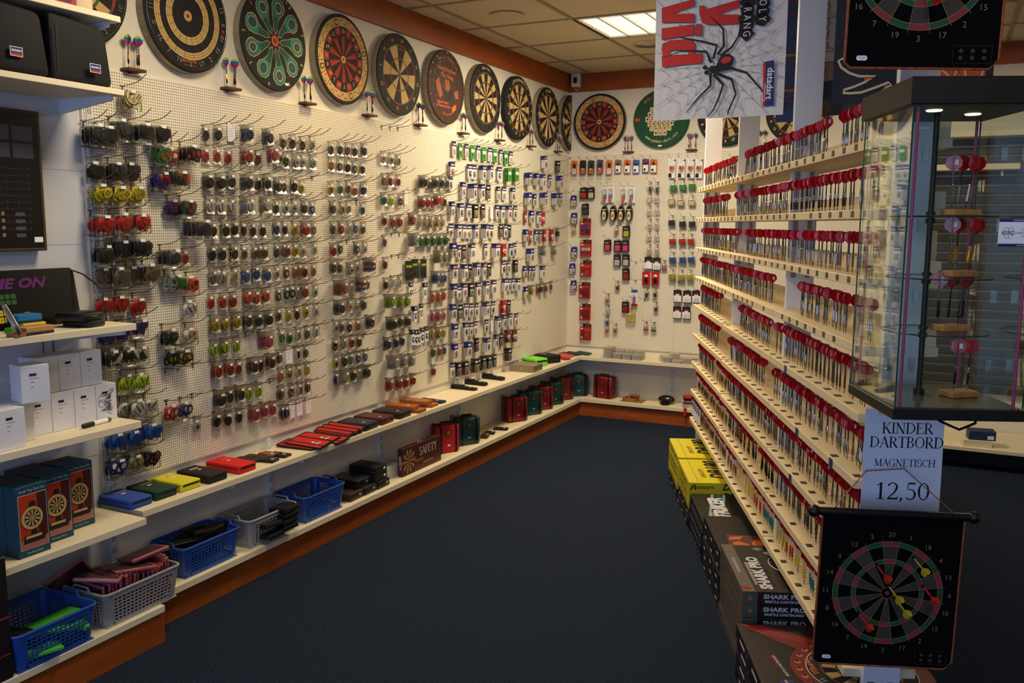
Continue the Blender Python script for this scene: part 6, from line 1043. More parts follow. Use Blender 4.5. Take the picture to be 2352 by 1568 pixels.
MKW = {'s': 'double-striped', 'b': 'printed', 't': 'triangle-marked', 'l': 'leaf-print', 'v': 'V-print', 'r': 'ring-print', 'x': 'cross-print', 'h': 'two-tone', '1': 'single-striped', 'dutch': 'red white and blue', '': 'plain'}
FO = [(0, .0215), (.010, .019), (.0165, .010), (.0168, .0), (.0135, -.010), (.0, -.022)]
FOUT = FO+[(-x, z) for x, z in FO[1:-1]][::-1]
def mark(q, mk, y, m):
    k = mk[0] if mk and mk != 'dutch' else ''
    if k == 's':
        for x in (-.006, .003): q.box(x, y, -.010, x+.0034, y+.0004, .013, m)
    elif k == '1': q.box(-.002, y, -.014, .0025, y+.0004, .019, m)
    elif k == 'b': q.xz([(-.009, .004), (-.002, .013), (.008, .010), (.010, -.001), (.003, -.010), (-.006, -.008)], y, y+.0004, m); 
    elif k == 't': q.xz([(-.009, -.002), (.009, -.002), (0, .016)], y, y+.0004, m)
    elif k == 'l':
        for a in (-70, -40, 0, 40, 70): q.xz([(0, 0), (.0028, .008), (0, .017), (-.0028, .008)], y, y+.0004, m, TR(0, 0, -.004, ry=R(a)))
    elif k == 'v': q.xz([(-.014, .012), (0, -.004), (.014, .012), (.014, .002), (0, -.014), (-.014, .002)], y, y+.0004, m)
    elif k == 'r':
        for i in range(14): a0, a1 = 2*PI*i/14, 2*PI*(i+1)/14; q.add([(rr*math.cos(a), y, .002+rr*math.sin(a)) for rr, a in ((.0065, a0), (.0065, a1), (.011, a1), (.011, a0))], [(0, 1, 2, 3)], m)
    elif k == 'x': q.box(-.0022, y, -.014, .0022, y+.0004, .018, m); q.box(-.013, y, .0, .013, y+.0004, .005, m)
    elif k == 'h': q.xz([(0, .021), (.010, .0185), (.0162, .010), (.0165, .0), (.0132, -.010), (.0, -.0215)], y, y+.0004, m)
FPM = {}
def fmesh(c, mk, n_l=4):
    k = (c, mk)
    if k not in FPM:
        b = MB(); mats = [fm(c)]
        if mk == 'dutch':
            mats = [fm('R'), fm('W'), fm('B')]; b.xz([(0, .0215), (.010, .019), (.0165, .010), (.0168, .007), (-.0168, .007), (-.0165, .010), (-.010, .019)], -.002, .002, 0); b.xz([(.0168, .007), (.0150, -.006), (-.0150, -.006), (-.0168, .007)], -.002, .002, 1); b.xz([(.0150, -.006), (.0135, -.010), (0, -.022), (-.0135, -.010), (-.0150, -.006)], -.002, .002, 2)
        else:
            b.xz(FOUT, -.0022, -.0006); b.xz([(x*1.01+.0006, z+.0004) for x, z in FOUT], -.0005, .0022)
            if mk:
                mats.append(fm(mk[1]) if len(mk) > 1 else (fm('k') if c != 'K' else fm('M'))); 
                mark(b, mk, -.0027, 1)
        FPM[k] = (b, mats, b.mesh('flight', mats))
    return FPM[k]
bg = MB(); bg.v = [(-.025, -.0004, -.072), (.025, -.0004, -.072), (.026, -.0042, -.060), (.026, -.0042, -.024), (.0255, -.0008, -.014), (.0255, -.0004, .006), (-.0255, -.0004, .006), (-.0255, -.0008, -.014), (-.026, -.0042, -.024), (-.026, -.0042, -.060)]
bg.v += [(x, .0042 if abs(y) > .002 else .0004, z) for x, y, z in bg.v]; bg.f = [(0, 1, 2, 9), (9, 2, 3, 8), (8, 3, 4, 7), (7, 4, 5, 6), (10, 19, 12, 11), (19, 18, 13, 12), (18, 17, 14, 13), (17, 16, 15, 14)]; bg.m = [0]*8
BAGM = bg.mesh('bag', [BAG]); sk = MB(); sk.xz([(-.009, .0035), (-.007, .005), (.007, .005), (.009, .0035), (.009, -.0035), (.007, -.005), (-.007, -.005), (-.009, -.0035)], -.0052, -.0045, 0, TR(0, 0, -.014)); STM = sk.mesh('price_sticker', [STICK])
def hookmesh(kind):
    b = MB()
    if kind == 'single': b.tube([(0, -.001, .002), (0, -.03, .004), (0, -.075, .009), (0, -.105, .020), (0, -.135, .038)], .0017, 5)
    else:
        b.tube([(0, -.001, .002), (0, -.05, .004), (0, -.10, .009), (0, -.118, .014)], .0014, 4); b.tube([(0, -.118, .014), (-.006, -.126, .020), (0, -.142, .030), (.006, -.132, .024), (0, -.118, .014)], .0011, 4)
    b.box(-.011, -.003, .0005, .011, -.0005, .0045); b.box(-.003, -.0028, -.020, .003, -.0005, .002); return b
HK = {k: (hookmesh(k), hookmesh(k).mesh('peg_hook', [ZINC])) for k in ('single', 'loop')}
nhook = [0]; HM = MB()
def hook(loc, rz, kind, lb):
    nhook[0] += 1
    if nhook[0] <= 298: tag(put(HK[kind][1], 'peg_hook', None, loc, (0, 0, rz)), lb, 'peg hook', 'wire peg hooks on the pegboards')
    else: HM.add(HK[kind][0].v, HK[kind][0].f, 0, Matrix.Translation(loc) @ Matrix.Rotation(rz, 4, 'Z'))
rp = random.Random(12); STUFF = {'packet': (MB(), []), 'card': (MB(), [])}; FOLL = []
def smat(key, m):
    L_ = STUFF[key][1]
    if m not in L_: L_.append(m)
    return L_.index(m)
def packet(loc, rz, c, mk, lb, grp):
    b, ms, me = fmesh(c, mk); t = thing('flight_packet', lb, 'flight packet', loc, rz, grp); put(BAGM, 'bag', t); put(me, 'flight', t, (rp.uniform(-.001, .001), 0, -.042), (0, R(rp.uniform(-4, 4)), 0)); put(STM, 'price_sticker', t, (rp.uniform(-.004, .004), 0, 0)); return t
ONE = {}
def follower(loc, rz, c, mk, lb, grp):
    k = (c, mk)
    if k not in ONE:
        b, ms, _ = fmesh(c, mk); q = MB(); q.add(bg.v, bg.f, 0); q.add([(x, y, z-.042) for x, y, z in b.v], b.f, [m+1 for m in b.m]); ONE[k] = q.mesh('flight_packet', [BAG]+ms)
    return tag(put(ONE[k], 'flight_packet', None, loc, (0, 0, rz)), lb, 'flight packet', grp)
# carded goods: header, backing, item
CNV = {'c': ((38, 46, 108), 'navy-headed'), 'q': ((34, 44, 132), 'royal-blue'), 'g': ((70, 146, 52), 'green'), 'k': ((20, 20, 22), 'black'), 'r': ((178, 40, 36), 'red'), 'm': ((116, 44, 34), 'brown'), 'n': ((30, 36, 66), 'slim navy-headed'), 'b': ((24, 34, 20), 'black and green')}
CARD = {}
def cmesh(kind, c):
    k = (kind, c)
    if k in CARD: return CARD[k]
    hc = mat('card_'+CNV[kind][1].replace(' ', '_').replace('-', '_'), CNV[kind][0], .45); body = {'c': PAPER, 'n': PAPER, 'q': mat('card_board', (196, 188, 160), .5), 'g': hc, 'k': hc, 'r': hc, 'm': hc, 'b': hc}[kind]
    b = MB(); w = {'n': .017, 'b': .036}.get(kind, .0255); lo, hi = (-.088, .006) if kind != 'b' else (-.105, .01); hd = -.022 if kind in 'cng' else -.032
    b.box(-w, -.0008, lo, w, .0008, hi, 1); b.box(-w-.0002, -.0012, hd, w+.0002, .0012, hi+.0002, 0)
    if kind == 'c': b.box(-w, -.0014, hd-.004, w, -.0007, hd-.0005, 2); b.box(-w+.004, -.0016, hd+.006, w-.004, -.0011, hd+.013, 3)
    if kind in 'qk': b.box(-w+.003, -.0013, lo+.004, w-.003, -.0007, hd-.003, 3 if kind == 'q' else 4); b.box(-w+.006, -.0016, hd+.012, w-.012, -.0011, hd+.022, 3)
    if kind in 'grm': b.box(-w+.006, -.0014, hd-.02, w-.006, -.0008, hd, 3)
    if kind == 'n': b.xz([(-.008, -.004), (0, 0), (.008, -.004), (.005, -.012), (-.005, -.012)], -.0016, -.001, 3)
    if kind == 'b':
        for i in range(5): b.add([(-.03+.012*i, -.0013, -.02), (-.024+.012*i, -.0013, -.035), (-.02+.012*i, -.0013, -.015)], [(0, 1, 2)], 5)
        b.tube([(0+.011*math.cos(a), -.001, .012+.014*math.sin(a)) for a in [i*PI/8 for i in range(9)]], .0018, 5, 0)
    cm = b.mesh('card', [hc, body, BRED, PAPER, mat('window_grey', (150, 146, 136), .35), fm('L')])
    f = MB()
    if kind == 'b':
        for x in (-.016, .010): f.xz([(px*.62+x, pz*.85) for px, pz in FOUT], -.0035, -.001, 0)
    elif kind == 'g': f.lathe([(.001, -.003), (.012, -.003), (.012, -.001)], 14, 1, TR(0, 0, .004, rx=R(90)) @ TR(0, 0, 0)); f.v = [(x, y, z) for x, y, z in f.v]; f.xz([(-.011, .004), (-.003, .010), (.002, -.004), (.010, .006), (.004, -.010), (-.006, -.006)], -.0042, -.003, 0)
    elif kind == 'c' and c in 'R': f.xz(FOUT, -.003, -.001, 1); f.bar((-.010, -.0036, .012), (.010, -.0036, -.012), .004, .001, 0)
    else: f.xz([(px*.72, pz*.86) for px, pz in FOUT], -.0035, -.001, 0); f.xz([(px*.4+.001, pz*.4+.002) for px, pz in FOUT], -.0039, -.0034, 1)
    im = f.mesh('flight', [fm(c), fm('W') if c not in 'WCw' else fm('k')]); one = MB(); one.add(b.v, b.f, b.m); mm = [hc, body, BRED, PAPER, mat('window_grey', ''), fm('L')]
    CARD[k] = (cm, im, one, mm, one.mesh('carded_set', mm), (lo+hd)/2); return CARD[k]
bl = MB(); bl.bev(-.019, -.0065, -.082, .019, -.0012, -.040, .003, seg=1); BLM = bl.mesh('blister', [BLIST])
def notecard(): 
    b = MB(); b.box(-.021, -.0005, -.075, .021, .0005, .006, 0)
    for i in range(4): b.box(-.013, -.0008, -.02-i*.011, .010-.004*(i % 2), -.0005, -.0188-i*.011, 1)
    return b.mesh('paper_card', [PAPER, mat('pen_violet', (120, 112, 160), .6)])
NOTE = notecard()
BGM = {}
def bigbag_mesh(c, mk, var):
    k = (c, mk, var)
    if k not in BGM:
        b, ms, _ = fmesh(c, mk); q = MB(); r_ = random.Random(var*7+len(BGM))
        for i in range(5): q.add(b.v, b.f, b.m, TR((-.016, .014, 0, -.012, .016)[i]+r_.uniform(-.004, .004), (.006, .004, -.004, .0, -.007)[i], (-.058, -.062, -.052, -.044, -.046)[i]+r_.uniform(-.004, .004), ry=R(r_.uniform(-60, 60)), rx=R(r_.uniform(-8, 8)), s=1.05))
        BGM[k] = q.mesh('flights', ms)
    return BGM[k]
bb_ = MB(); bb_.bev(-.038, -.013, -.096, .038, .013, -.020, .010, 0, None, 2); bb_.v = [(x*(1-.06*max(0, (z+.05)/.05)), y+.0015*math.sin(x*140+z*90), z) for x, y, z in bb_.v]; bb_.add([(-.037, 0, -.024), (.037, 0, -.024), (.037, .0, .006), (-.037, .0, .006)], [(0, 1, 2, 3)]); BBM = bb_.mesh('bag', [BAG])
sb_ = MB(); sb_.bev(-.011, -.0150, -.024, .011, -.0142, -.013, .0006, seg=1); SBM = sb_.mesh('price_sticker', [STICK])
ROWW = ORD
for blk, data in PEG.items():
    for r, row in enumerate(data.split('|')):
        for i, e in enumerate(row.split(';')):
            y, z, s = e.split(' '); y = float(y); z = float(z); p = s.split(':'); c = p[0]; mk = p[1]; n = int(p[2][:-1]); k = p[2][-1]
            where = '%s row, %s hook, %s' % (ORD[r+1], ORD[i+1], blk)
            if k == 'E': hook((.0125, y, z+.02), LR, 'single', 'empty bent wire hook, '+where); continue
            zo = z+.042 if k in 'f' else z+.045 if k in 'cgkqrmnb' else z+.052 if k == 'B' else z+.035
            loop = k in 'cgkqrmnbw' and y > 5
            if not (k == 'n' and n == 1 and i > 0 and r > 8): hook((.0125, y, zo+.001), LR, 'loop' if loop else 'single', '%s wire hook, %s goods, %s' % ('looped' if loop else 'bent', CN[c][0], where))
            dx = .008 if k == 'f' else .0265 if k == 'B' else .007; x0 = .030 if k != 'B' else .042
            for j in range(n):      # j = 0 is the front one
                x = x0+dx*(n-1-j); rz = LR+R(rp.uniform(-7, 7) if j == 0 else rp.uniform(-3, 3)); loc = (x, y+rp.uniform(-.002, .002)*(j > 0), zo-.0005*j+.03*(x-.03)*0); st = '' if n == 1 else ' front,' if j == 0 else ''
                if k == 'f':
                    w_ = '%s %s flight packet' % (MKW.get(mk if mk == 'dutch' else mk[:1], 'plain'), CN[c][0])
                    if j == 0: packet(loc, rz, c, mk, '%s,%s %s' % (w_, st, where), 'flight packets on the side pegboard')
                    else: FOLL.append(('f', y, loc, rz, c, mk, '%s %s, %s in stack, %s' % (CN[c][0], 'packet', ORD[j+1], where), 'stack '+where))
                elif k == 'B':
                    w_ = '%s %s bulk bag' % (MKW.get(mk[:1], 'plain'), CN[c][0]); t = thing('bulk_bag', ('%s,%s %s' % (w_, st, where)) if j == 0 else '%s, %s from front, %s' % (w_, ORD[j+1], where), 'flight bag', (x, y, zo), rz, 'bulk flight bags nearest the shelf unit')
                    put(BBM, 'bag', t); put(bigbag_mesh(c, mk, rp.randint(0, 2)), 'flights', t); put(SBM, 'price_sticker', t, (rp.uniform(-.012, .012), 0, rp.uniform(-.006, .004)))
                elif k == 'w': tag(put(NOTE, 'paper_card', None, loc, (0, 0, rz)), 'white paper note card, '+where, 'note card', 'paper note cards on hooks')
                else:
                    cm, im, one, mm, om, zc = cmesh(k, c); w_ = '%s card, %s flight' % (CNV[k][1], CN[c][0])
                    if j == 0:
                        t = thing('carded_set', '%s,%s %s' % (w_, st, where), 'carded flights', loc, rz, 'carded flights on the side pegboard'); put(cm, 'card', t); put(im, 'flight', t, (0, 0, zc)); put(BLM, 'blister', t) if k in 'ckq' else None
                    else: FOLL.append(('c', y, loc, rz, k, c, '%s, %s in stack, %s' % (CNV[k][1]+' card', ORD[j+1], where), 'stack '+where))
nf_ = 283; nc_ = 150
for kind, y, loc, rz, a, b_, lb, gp in sorted(FOLL, key=lambda q: q[1]):
    if kind == 'f':
        if nf_ < 299: follower(loc, rz, a, b_, lb, gp); nf_ += 1
        else:
            fb, ms, _ = fmesh(a, b_); M = Matrix.Translation(loc) @ Matrix.Rotation(rz, 4, 'Z'); q = STUFF['packet'][0]; q.add(bg.v, bg.f, smat('packet', BAG), M); q.add(fb.v, fb.f, [smat('packet', ms[m]) for m in fb.m], M @ Matrix.Translation((0, 0, -.042)))
    else:
        cm, im, one, mm, om, zc = cmesh(a, b_)
        if nc_ < 299: tag(put(om, 'carded_set', None, loc, (0, 0, rz)), lb, 'carded flights', gp); nc_ += 1
        else: STUFF['card'][0].add(one.v, one.f, [smat('card', mm[m]) for m in one.m], Matrix.Translation(loc) @ Matrix.Rotation(rz, 4, 'Z'))
for key, nm, lb, cat in (('packet', 'flight_packet', 'flight packets stacked behind the front ones on the side pegboard', 'flight packets'), ('card', 'carded_set', 'carded flights stacked behind the front ones near the corner', 'carded flights')):
    if STUFF[key][0].f: tag(STUFF[key][0].build(nm, STUFF[key][1]), lb, cat, kind='stuff')
# ------------------------------------------------------------------ back wall goods
def bt(nm, lb, cat, x, z, dy=.03, grp=None): return thing(nm, lb, cat, (x, L-.012-dy, z), R(rp.uniform(-3, 3)), grp or 'goods on the back pegboard')
cnt = {}
FOILK = mat('foil_black', (18, 17, 18), .22, spec=.7)
for e in BACKW.split(';'):
    p = e.split(' '); x, z, k, c = float(p[0]), float(p[1]), p[2], p[3]; cnt[k] = cnt.get(k, 0)+1; n = cnt[k]; cn = CN[c][0] if c in CN else ''
    hz = {'bl': .075, 'pc': .05, 'wb': .07, 'sb': .05, 'bc': .045, 'sm': .045, 'fp': .05, 'rc': .07, 'ds': .065, 'ob': .062, 'bw': .05, 'rd': .052, 'bl3': .07, 'big': .06}[k]
    hook((x, L-.0125, z+hz+.001), 0, 'loop' if k in ('bl', 'pc', 'wb', 'ds', 'ob', 'rc', 'bc') else 'single', 'wire hook on the back pegboard, %.2f metres from the corner and %.2f up' % (x, z))
    if k in ('bl', 'wb'):
        t = bt('blister_pack', ('%s player blister pack, %s from the corner in the top back row' % (cn, ORD[n])) if k == 'bl' else 'white blister pack with an orange heart shape, %s from the corner' % ORD[n], 'blister pack', x, z)
        b = MB(); h = .075; b.box(-.027, .001, -h+.04 if k == 'bl' else -h, .027, .0025, h+.004); b.build('card', fm(c) if k == 'bl' else PAPER, t)
        if k == 'bl': q = MB(); q.xz([(-.012, .02), (-.012, .05), (0, .062), (.012, .05), (.014, .02)], -.0002, .001, 1); wheel(q, (0, .052), .009, .0005, 0, 10); q.box(-.02, -.0002, -.03, .02, .001, .012, 2); q.build('photo', [mat('portrait_skin', ''), mat('portrait_dark', ''), fm('W' if c == 'O' else 'O')], t); MB().bev(-.02, -.012, -h, .02, .001, .015, .004, seg=1).build('blister', BLIST, t); MB().bev(-.008, -.0135, .005, .008, -.0125, .012, .0005, seg=1).build('price_sticker', STICK, t)
        else:
            q = MB(); q.xz([(0, -.030), (.022, -.002), (.02, .014), (.008, .018), (0, .010), (-.008, .018), (-.02, .014), (-.022, -.002)], -.002, .001, 0); wheel(q, (-.005, .004), .0095, -.002, 2, 12); wheel(q, (-.005, .004), .0055, -.0028, 1, 10); q.xz([(-.026, -.07), (-.026, -.04), (-.008, -.036), (.0, -.05), (.0, -.07)], -.001, .001, 1); q.xz([(.012, .06), (.027, .074), (.027, .056)], -.001, .001, 1); q.build('print', [fm('O'), INK, fm('G')], t); MB().bev(-.02, -.014, -.035, .022, .001, .022, .006, seg=2).build('blister', BLIST, t)
    elif k == 'pc':
        t = bt('player_card', '%s headed player card with a white window, %s along the row' % (cn, ORD[n]), 'carded flights', x, z); b = MB(); b.box(-.028, 0, -.05, .028, .0016, .054); b.build('card', fm(c), t); q = MB(); q.box(-.022, -.0012, -.046, .022, 0, .008, 0); wheel(q, (-.008, -.028), .010, -.0013, 1, 12); wheel(q, (0, .036), .009, 0, 2, 10); q.xz([(-.016, .012), (-.010, .028), (.010, .028), (.016, .012)], -.0006, 0, 1); q.build('print', [PAPER, INK, mat('portrait_skin', '')], t)
    elif k in ('sb', 'big'):
        t = bt('shaft_bag', ('%s bag of dart shafts, %s from the corner in its row' % (cn, ORD[(n-1) % 3+1])) if k == 'sb' else 'large bag with yellow strips low on the back pegboard', 'bag', x, z, .035); s = 1 if k == 'sb' else 1.5
        if k == 'sb':
            q = MB()
            for i in range(8): q.lathe([(.0028, -.026), (.0028, .012), (.0016, .016)], 5, 0, TR(-.021+i*.006, -.008+.005*(i % 3), 0, ry=R((i*37 % 9)-4)))
            q.bev(-.024, -.008, -.026, .024, .008, .006, .004, 0, None, 1); q.build('shafts', fm(c), t, smooth=True)
        else: q = MB(); [q.bar((-.03, -.004, -.045+i*.003), (.03, -.002, -.04+i*.003), .004, .002) for i in range(4)]; q.build('strips', fm(c), t)
        b = MB(); b.bev(-.029*s, -.014, -.034*s, .029*s, .012, .018*s, .008, 0, None, 1); b.box(-.028*s, -.0004, .016*s, .028*s, .0004, .055*s if k == 'sb' else .062); b.build('bag', BAG if k == 'sb' else clear('cream_bag', (236, 226, 190), .3, .2, gcol=(226, 212, 160)), t); MB().bev(-.012, -.016, .016, .008, -.0145, .025, .0006, seg=1).build('price_sticker', STICK, t)
    elif k == 'bc':
        t = bt('carded_set', 'blue and cream carded part, %s from the top beside the corner' % ORD[n], 'carded part', x, z); b = MB(); b.box(-.027, -.004, -.045, .027, .0016, .046); b.build('card', mat('card_royal_blue', ''), t); q = MB(); q.box(-.022, -.005, -.04, .022, -.004, .006, 0); wheel(q, (0, -.016), .014, -.005, 1, 16); wheel(q, (0, -.016), .008, -.0056, 0, 12); q.box(.003, -.0062, -.034, .02, -.005, -.02, 2); q.box(-.008, -.005, .018, .010, -.004, .028, 3); q.build('print', [mat('card_board', ''), fm('G'), fm(c), STICK], t)
    elif k == 'fp':
        t = bt('foil_pack', 'black foil pack with a %s window, %s counted from the top' % (cn, ORD[n]), 'foil pack', x, z); b = MB(); b.bev(-.032, -.008, -.047, .032, .003, .047, .004, 0, None, 1); b.v = [(px, py+.0015*math.sin(px*190+pz*120), pz) for px, py, pz in b.v]; b.build('pack', FOILK, t); q = MB(); q.bev(-.022, -.0105, -.04, .022, -.007, .004, .004, 0, None, 1); q.bev(-.020, -.0098, .018, .012, -.008, .03, .001, 1, None, 1); q.build('window', [fm(c), mat('foil_silver', (170, 166, 160), .25, .7)], t); MB().bev(-.024, -.014, -.042, .024, -.0075, .008, .004, seg=1).build('blister', BLIST, t)
    elif k == 'rc':
        t = bt('dart_set_card', 'large red dart set card, %s from the top with %s' % (ORD[n], {'B': 'blue flights', 'W': 'white heart flights', 's': 'silver darts', 't': 'dark darts'}[c]), 'carded darts', x, z); b = MB(); b.box(-.05, 0, -.07, .05, .0016, .07); b.build('card', mat('set_red', (188, 26, 24), .5), t)
        q = MB(); q.box(-.05, -.0006, .045, .05, 0, .07, 0); q.xz([(-.05, .036), (-.02, .04), (.05, .033), (.05, .045), (-.05, .045)], -.0008, 0, 1); wheel(q, (-.036, .056), .012, -.001, 2, 12); q.box(.0, -.0012, .05, .04, -.0006, .064, 1); q.box(-.042, -.0012, .024, -.024, -.0004, .034, 3)
        if c in 'BW':
            for i in range(3): q.xz([(px*.8-.026+i*.026, pz*.8-.010) for px, pz in FOUT], -.004, -.0006, 4)
            q.bar((-.03, -.002, -.05), (.0, -.002, -.036), .004, .002, 3)
        else:
            for i in range(3): q.box(-.004+i*.014, -.004, -.052, .002+i*.014, -.0006, -.005, 4); q.box(-.004+i*.014, -.004, .004, .002+i*.014, -.0006, .022, 4)
            q.xz([(px*.5-.032, pz*.5-.048) for px, pz in FOUT], -.003, -.0006, 3)
        q.build('print', [INK, mat('set_dull_red', (120, 40, 30), .5), TAN, PAPER, fm({'B': 'B', 'W': 'W', 's': 'S', 't': 'D'}[c])], t); MB().bev(-.042, -.011, -.062, .042, 0, .022, .005, seg=1).build('blister', BLIST, t)
    elif k in ('ds', 'ob'):
        t = bt('dart_pack', ('clear dart blister with %s flights, %s from the corner side' if k == 'ds' else 'black oval dart pack with %s darts, %s from the corner side') % (cn, ORD[n]), 'dart pack', x, z, .045 if k == 'ob' else .03)
        if k == 'ds': b = MB(); b.box(-.026, 0, -.062, .030, .0016, .066); b.build('card', PAPER, t); q = MB(); q.xz([(-.025, -.06), (-.018, -.03), (.0, -.035), (.004, -.06)], -.001, 0, 1)
        else:
            P = [(.027*math.cos(a), .062*math.sin(a)) for a in [i*PI/12 for i in range(24)]]; b = MB(); b.xz(P, -.014, .02); b.build('case', BLACKP, t); q = MB(); q.xz([(px*.62, pz*.62-.018) for px, pz in P], -.0155, -.014, 1); q.box(-.018, -.0155, .026, .018, -.014, .034, 1)
        yy = -.004 if k == 'ds' else -.017
        for i in range(3): q.box(-.010+i*.008, yy-.003, -.03, -.006+i*.008, yy, .004 if k == 'ds' else -.008, 0)
        q.build('darts', [fm(c), fm('C') if k == 'ob' else fm('S')], t)
        if k == 'ds': MB().bev(-.018, -.02, -.05, .018, 0, .05, .010, seg=2).build('blister', BLIST, t, smooth=True)
    elif k == 'bw':
        t = bt('point_card', 'black and white card of %s points, %s counted from the top' % (cn, ORD[n]), 'carded points', x, z); b = MB(); b.box(-.033, 0, -.05, .033, .0016, .05, 0); b.box(-.031, -.0008, -.045, .031, 0, .006, 1); q = MB(); q.xz([(-.018, .016), (.018, .016), (.012, .006), (-.012, .006)], -.0016, 0, 1)
        q.xz([(-.014, .03), (.014, .03), (.02, .022), (0, .018), (-.02, .022)], -.0008, 0, 2); 
        for i in range(4): q.xz([(-.018+i*.012, -.038), (-.014+i*.012, -.038), (-.0155+i*.012, -.006), (-.0165+i*.012, -.006)], -.003, -.0008, 3)
        b.build('card', [INK, PAPER], t); q.build('print', [INK, PAPER, BRED, fm(c)], t)
    elif k == 'rd':
        t = bt('red_card', 'red card with a black dart tool, %s of the pair' % ('first' if n == 1 else 'second'), 'carded tool', x, z); MB().box(-.033, 0, -.055, .033, .0016, .055).build('card', mat('set_red', ''), t); q = MB(); q.xz([(-.018, .02), (0, .034), (.018, .02), (.014, .014), (-.014, .014)], -.0008, 0, 0); q.bev(-.010, -.008, -.035, .010, 0, .0, .003, 1, None, 1); q.build('print', [PAPER, INK], t); MB().bev(-.02, -.011, -.045, .02, 0, .008, .004, seg=1).build('blister', BLIST, t)
    elif k == 'bl3':
        t = bt('blister_pack', 'blue red and white blister card with a slim red tool', 'blister pack', x, z); b = MB(); b.box(-.027, 0, -.06, .027, .0016, .073, 1); b.box(-.0272, -.0006, .052, .0272, .002, .0732, 0); b.box(-.0272, -.0006, -.06, .0272, .002, -.04, 2); b.build('card', [fm('B'), PAPER, fm('R')], t); MB().bar((-.005, -.005, -.045), (.004, -.005, .02), .008, .006).build('tool', fm('R'), t); MB().bev(-.017, -.013, -.05, .017, 0, .04, .005, seg=1).build('blister', BLIST, t)
    elif k == 'sm':
        t = bt('small_bag', 'small bag with %s part, %s of the small bags on the back pegboard' % (cn, ORD[n]), 'bag', x, z, .025); q = MB()
        if c == 'K': q.lathe([(.011, -.022), (.011, -.006), (.006, .0), (.006, .016)], 10, 0)
        elif c == 'w': [q.ball((-.008+.008*i, 0, -.018+.004*(i % 2)), .006, 0, 7, 5) for i in range(3)]
        elif c in 'PE': [q.ball((-.012+.008*i, 0, -.018), .012, 0, 8, 5, (1, .6, .8)) for i in range(4)]
        else: q.bev(-.009, -.006, -.026, .010, .006, .008, .004, 0, TR(ry=R(12)), 1)
        q.build('part', fm(c), t, smooth=True); b = MB(); b.bev(-.021, -.010, -.030, .021, .010, .014, .006, 0, None, 1); b.box(-.020, -.0003, .012, .020, .0003, .05); b.build('bag', BAG, t); MB().bev(-.008, -.0115, .012, .008, -.0105, .020, .0006, seg=1).build('price_sticker', STICK, t)
for i, x in enumerate((.62, .70, .98)):
    for j, z in enumerate((.98, 1.13, 1.28)): hook((x, L-.0125, z), 0, 'loop', 'empty looped hook on the back pegboard, column %d, %s from below' % (i+1, ORD[j+1]))
if HM.f: tag(HM.build('peg_hook', ZINC), 'wire peg hooks of the pegboards further along and on the back wall', 'peg hooks', kind='stuff')
# ------------------------------------------------------------------ dartboard boxes piled on the floor under the rack
YB_ = mat('box_yellow', (206, 192, 30), .45); BXB = mat('box_black', (22, 20, 19), .4); SHG = mat('shark_grey', (96, 86, 74), .45); SHD = mat('shark_dark', (34, 30, 26), .4); STB = mat('striker_blue', (24, 60, 92), .4); BLW = mat('box_lettering', (206, 206, 212), .5); WNR = mat('winmau_red', (112, 22, 20), .45); WND = mat('winmau_dark', (30, 18, 18), .4); PALE = mat('pale_stripe', (110, 150, 170), .5); SKN = mat('figure_orange', (196, 96, 52), .5)
BD = .465; BH_ = .0485
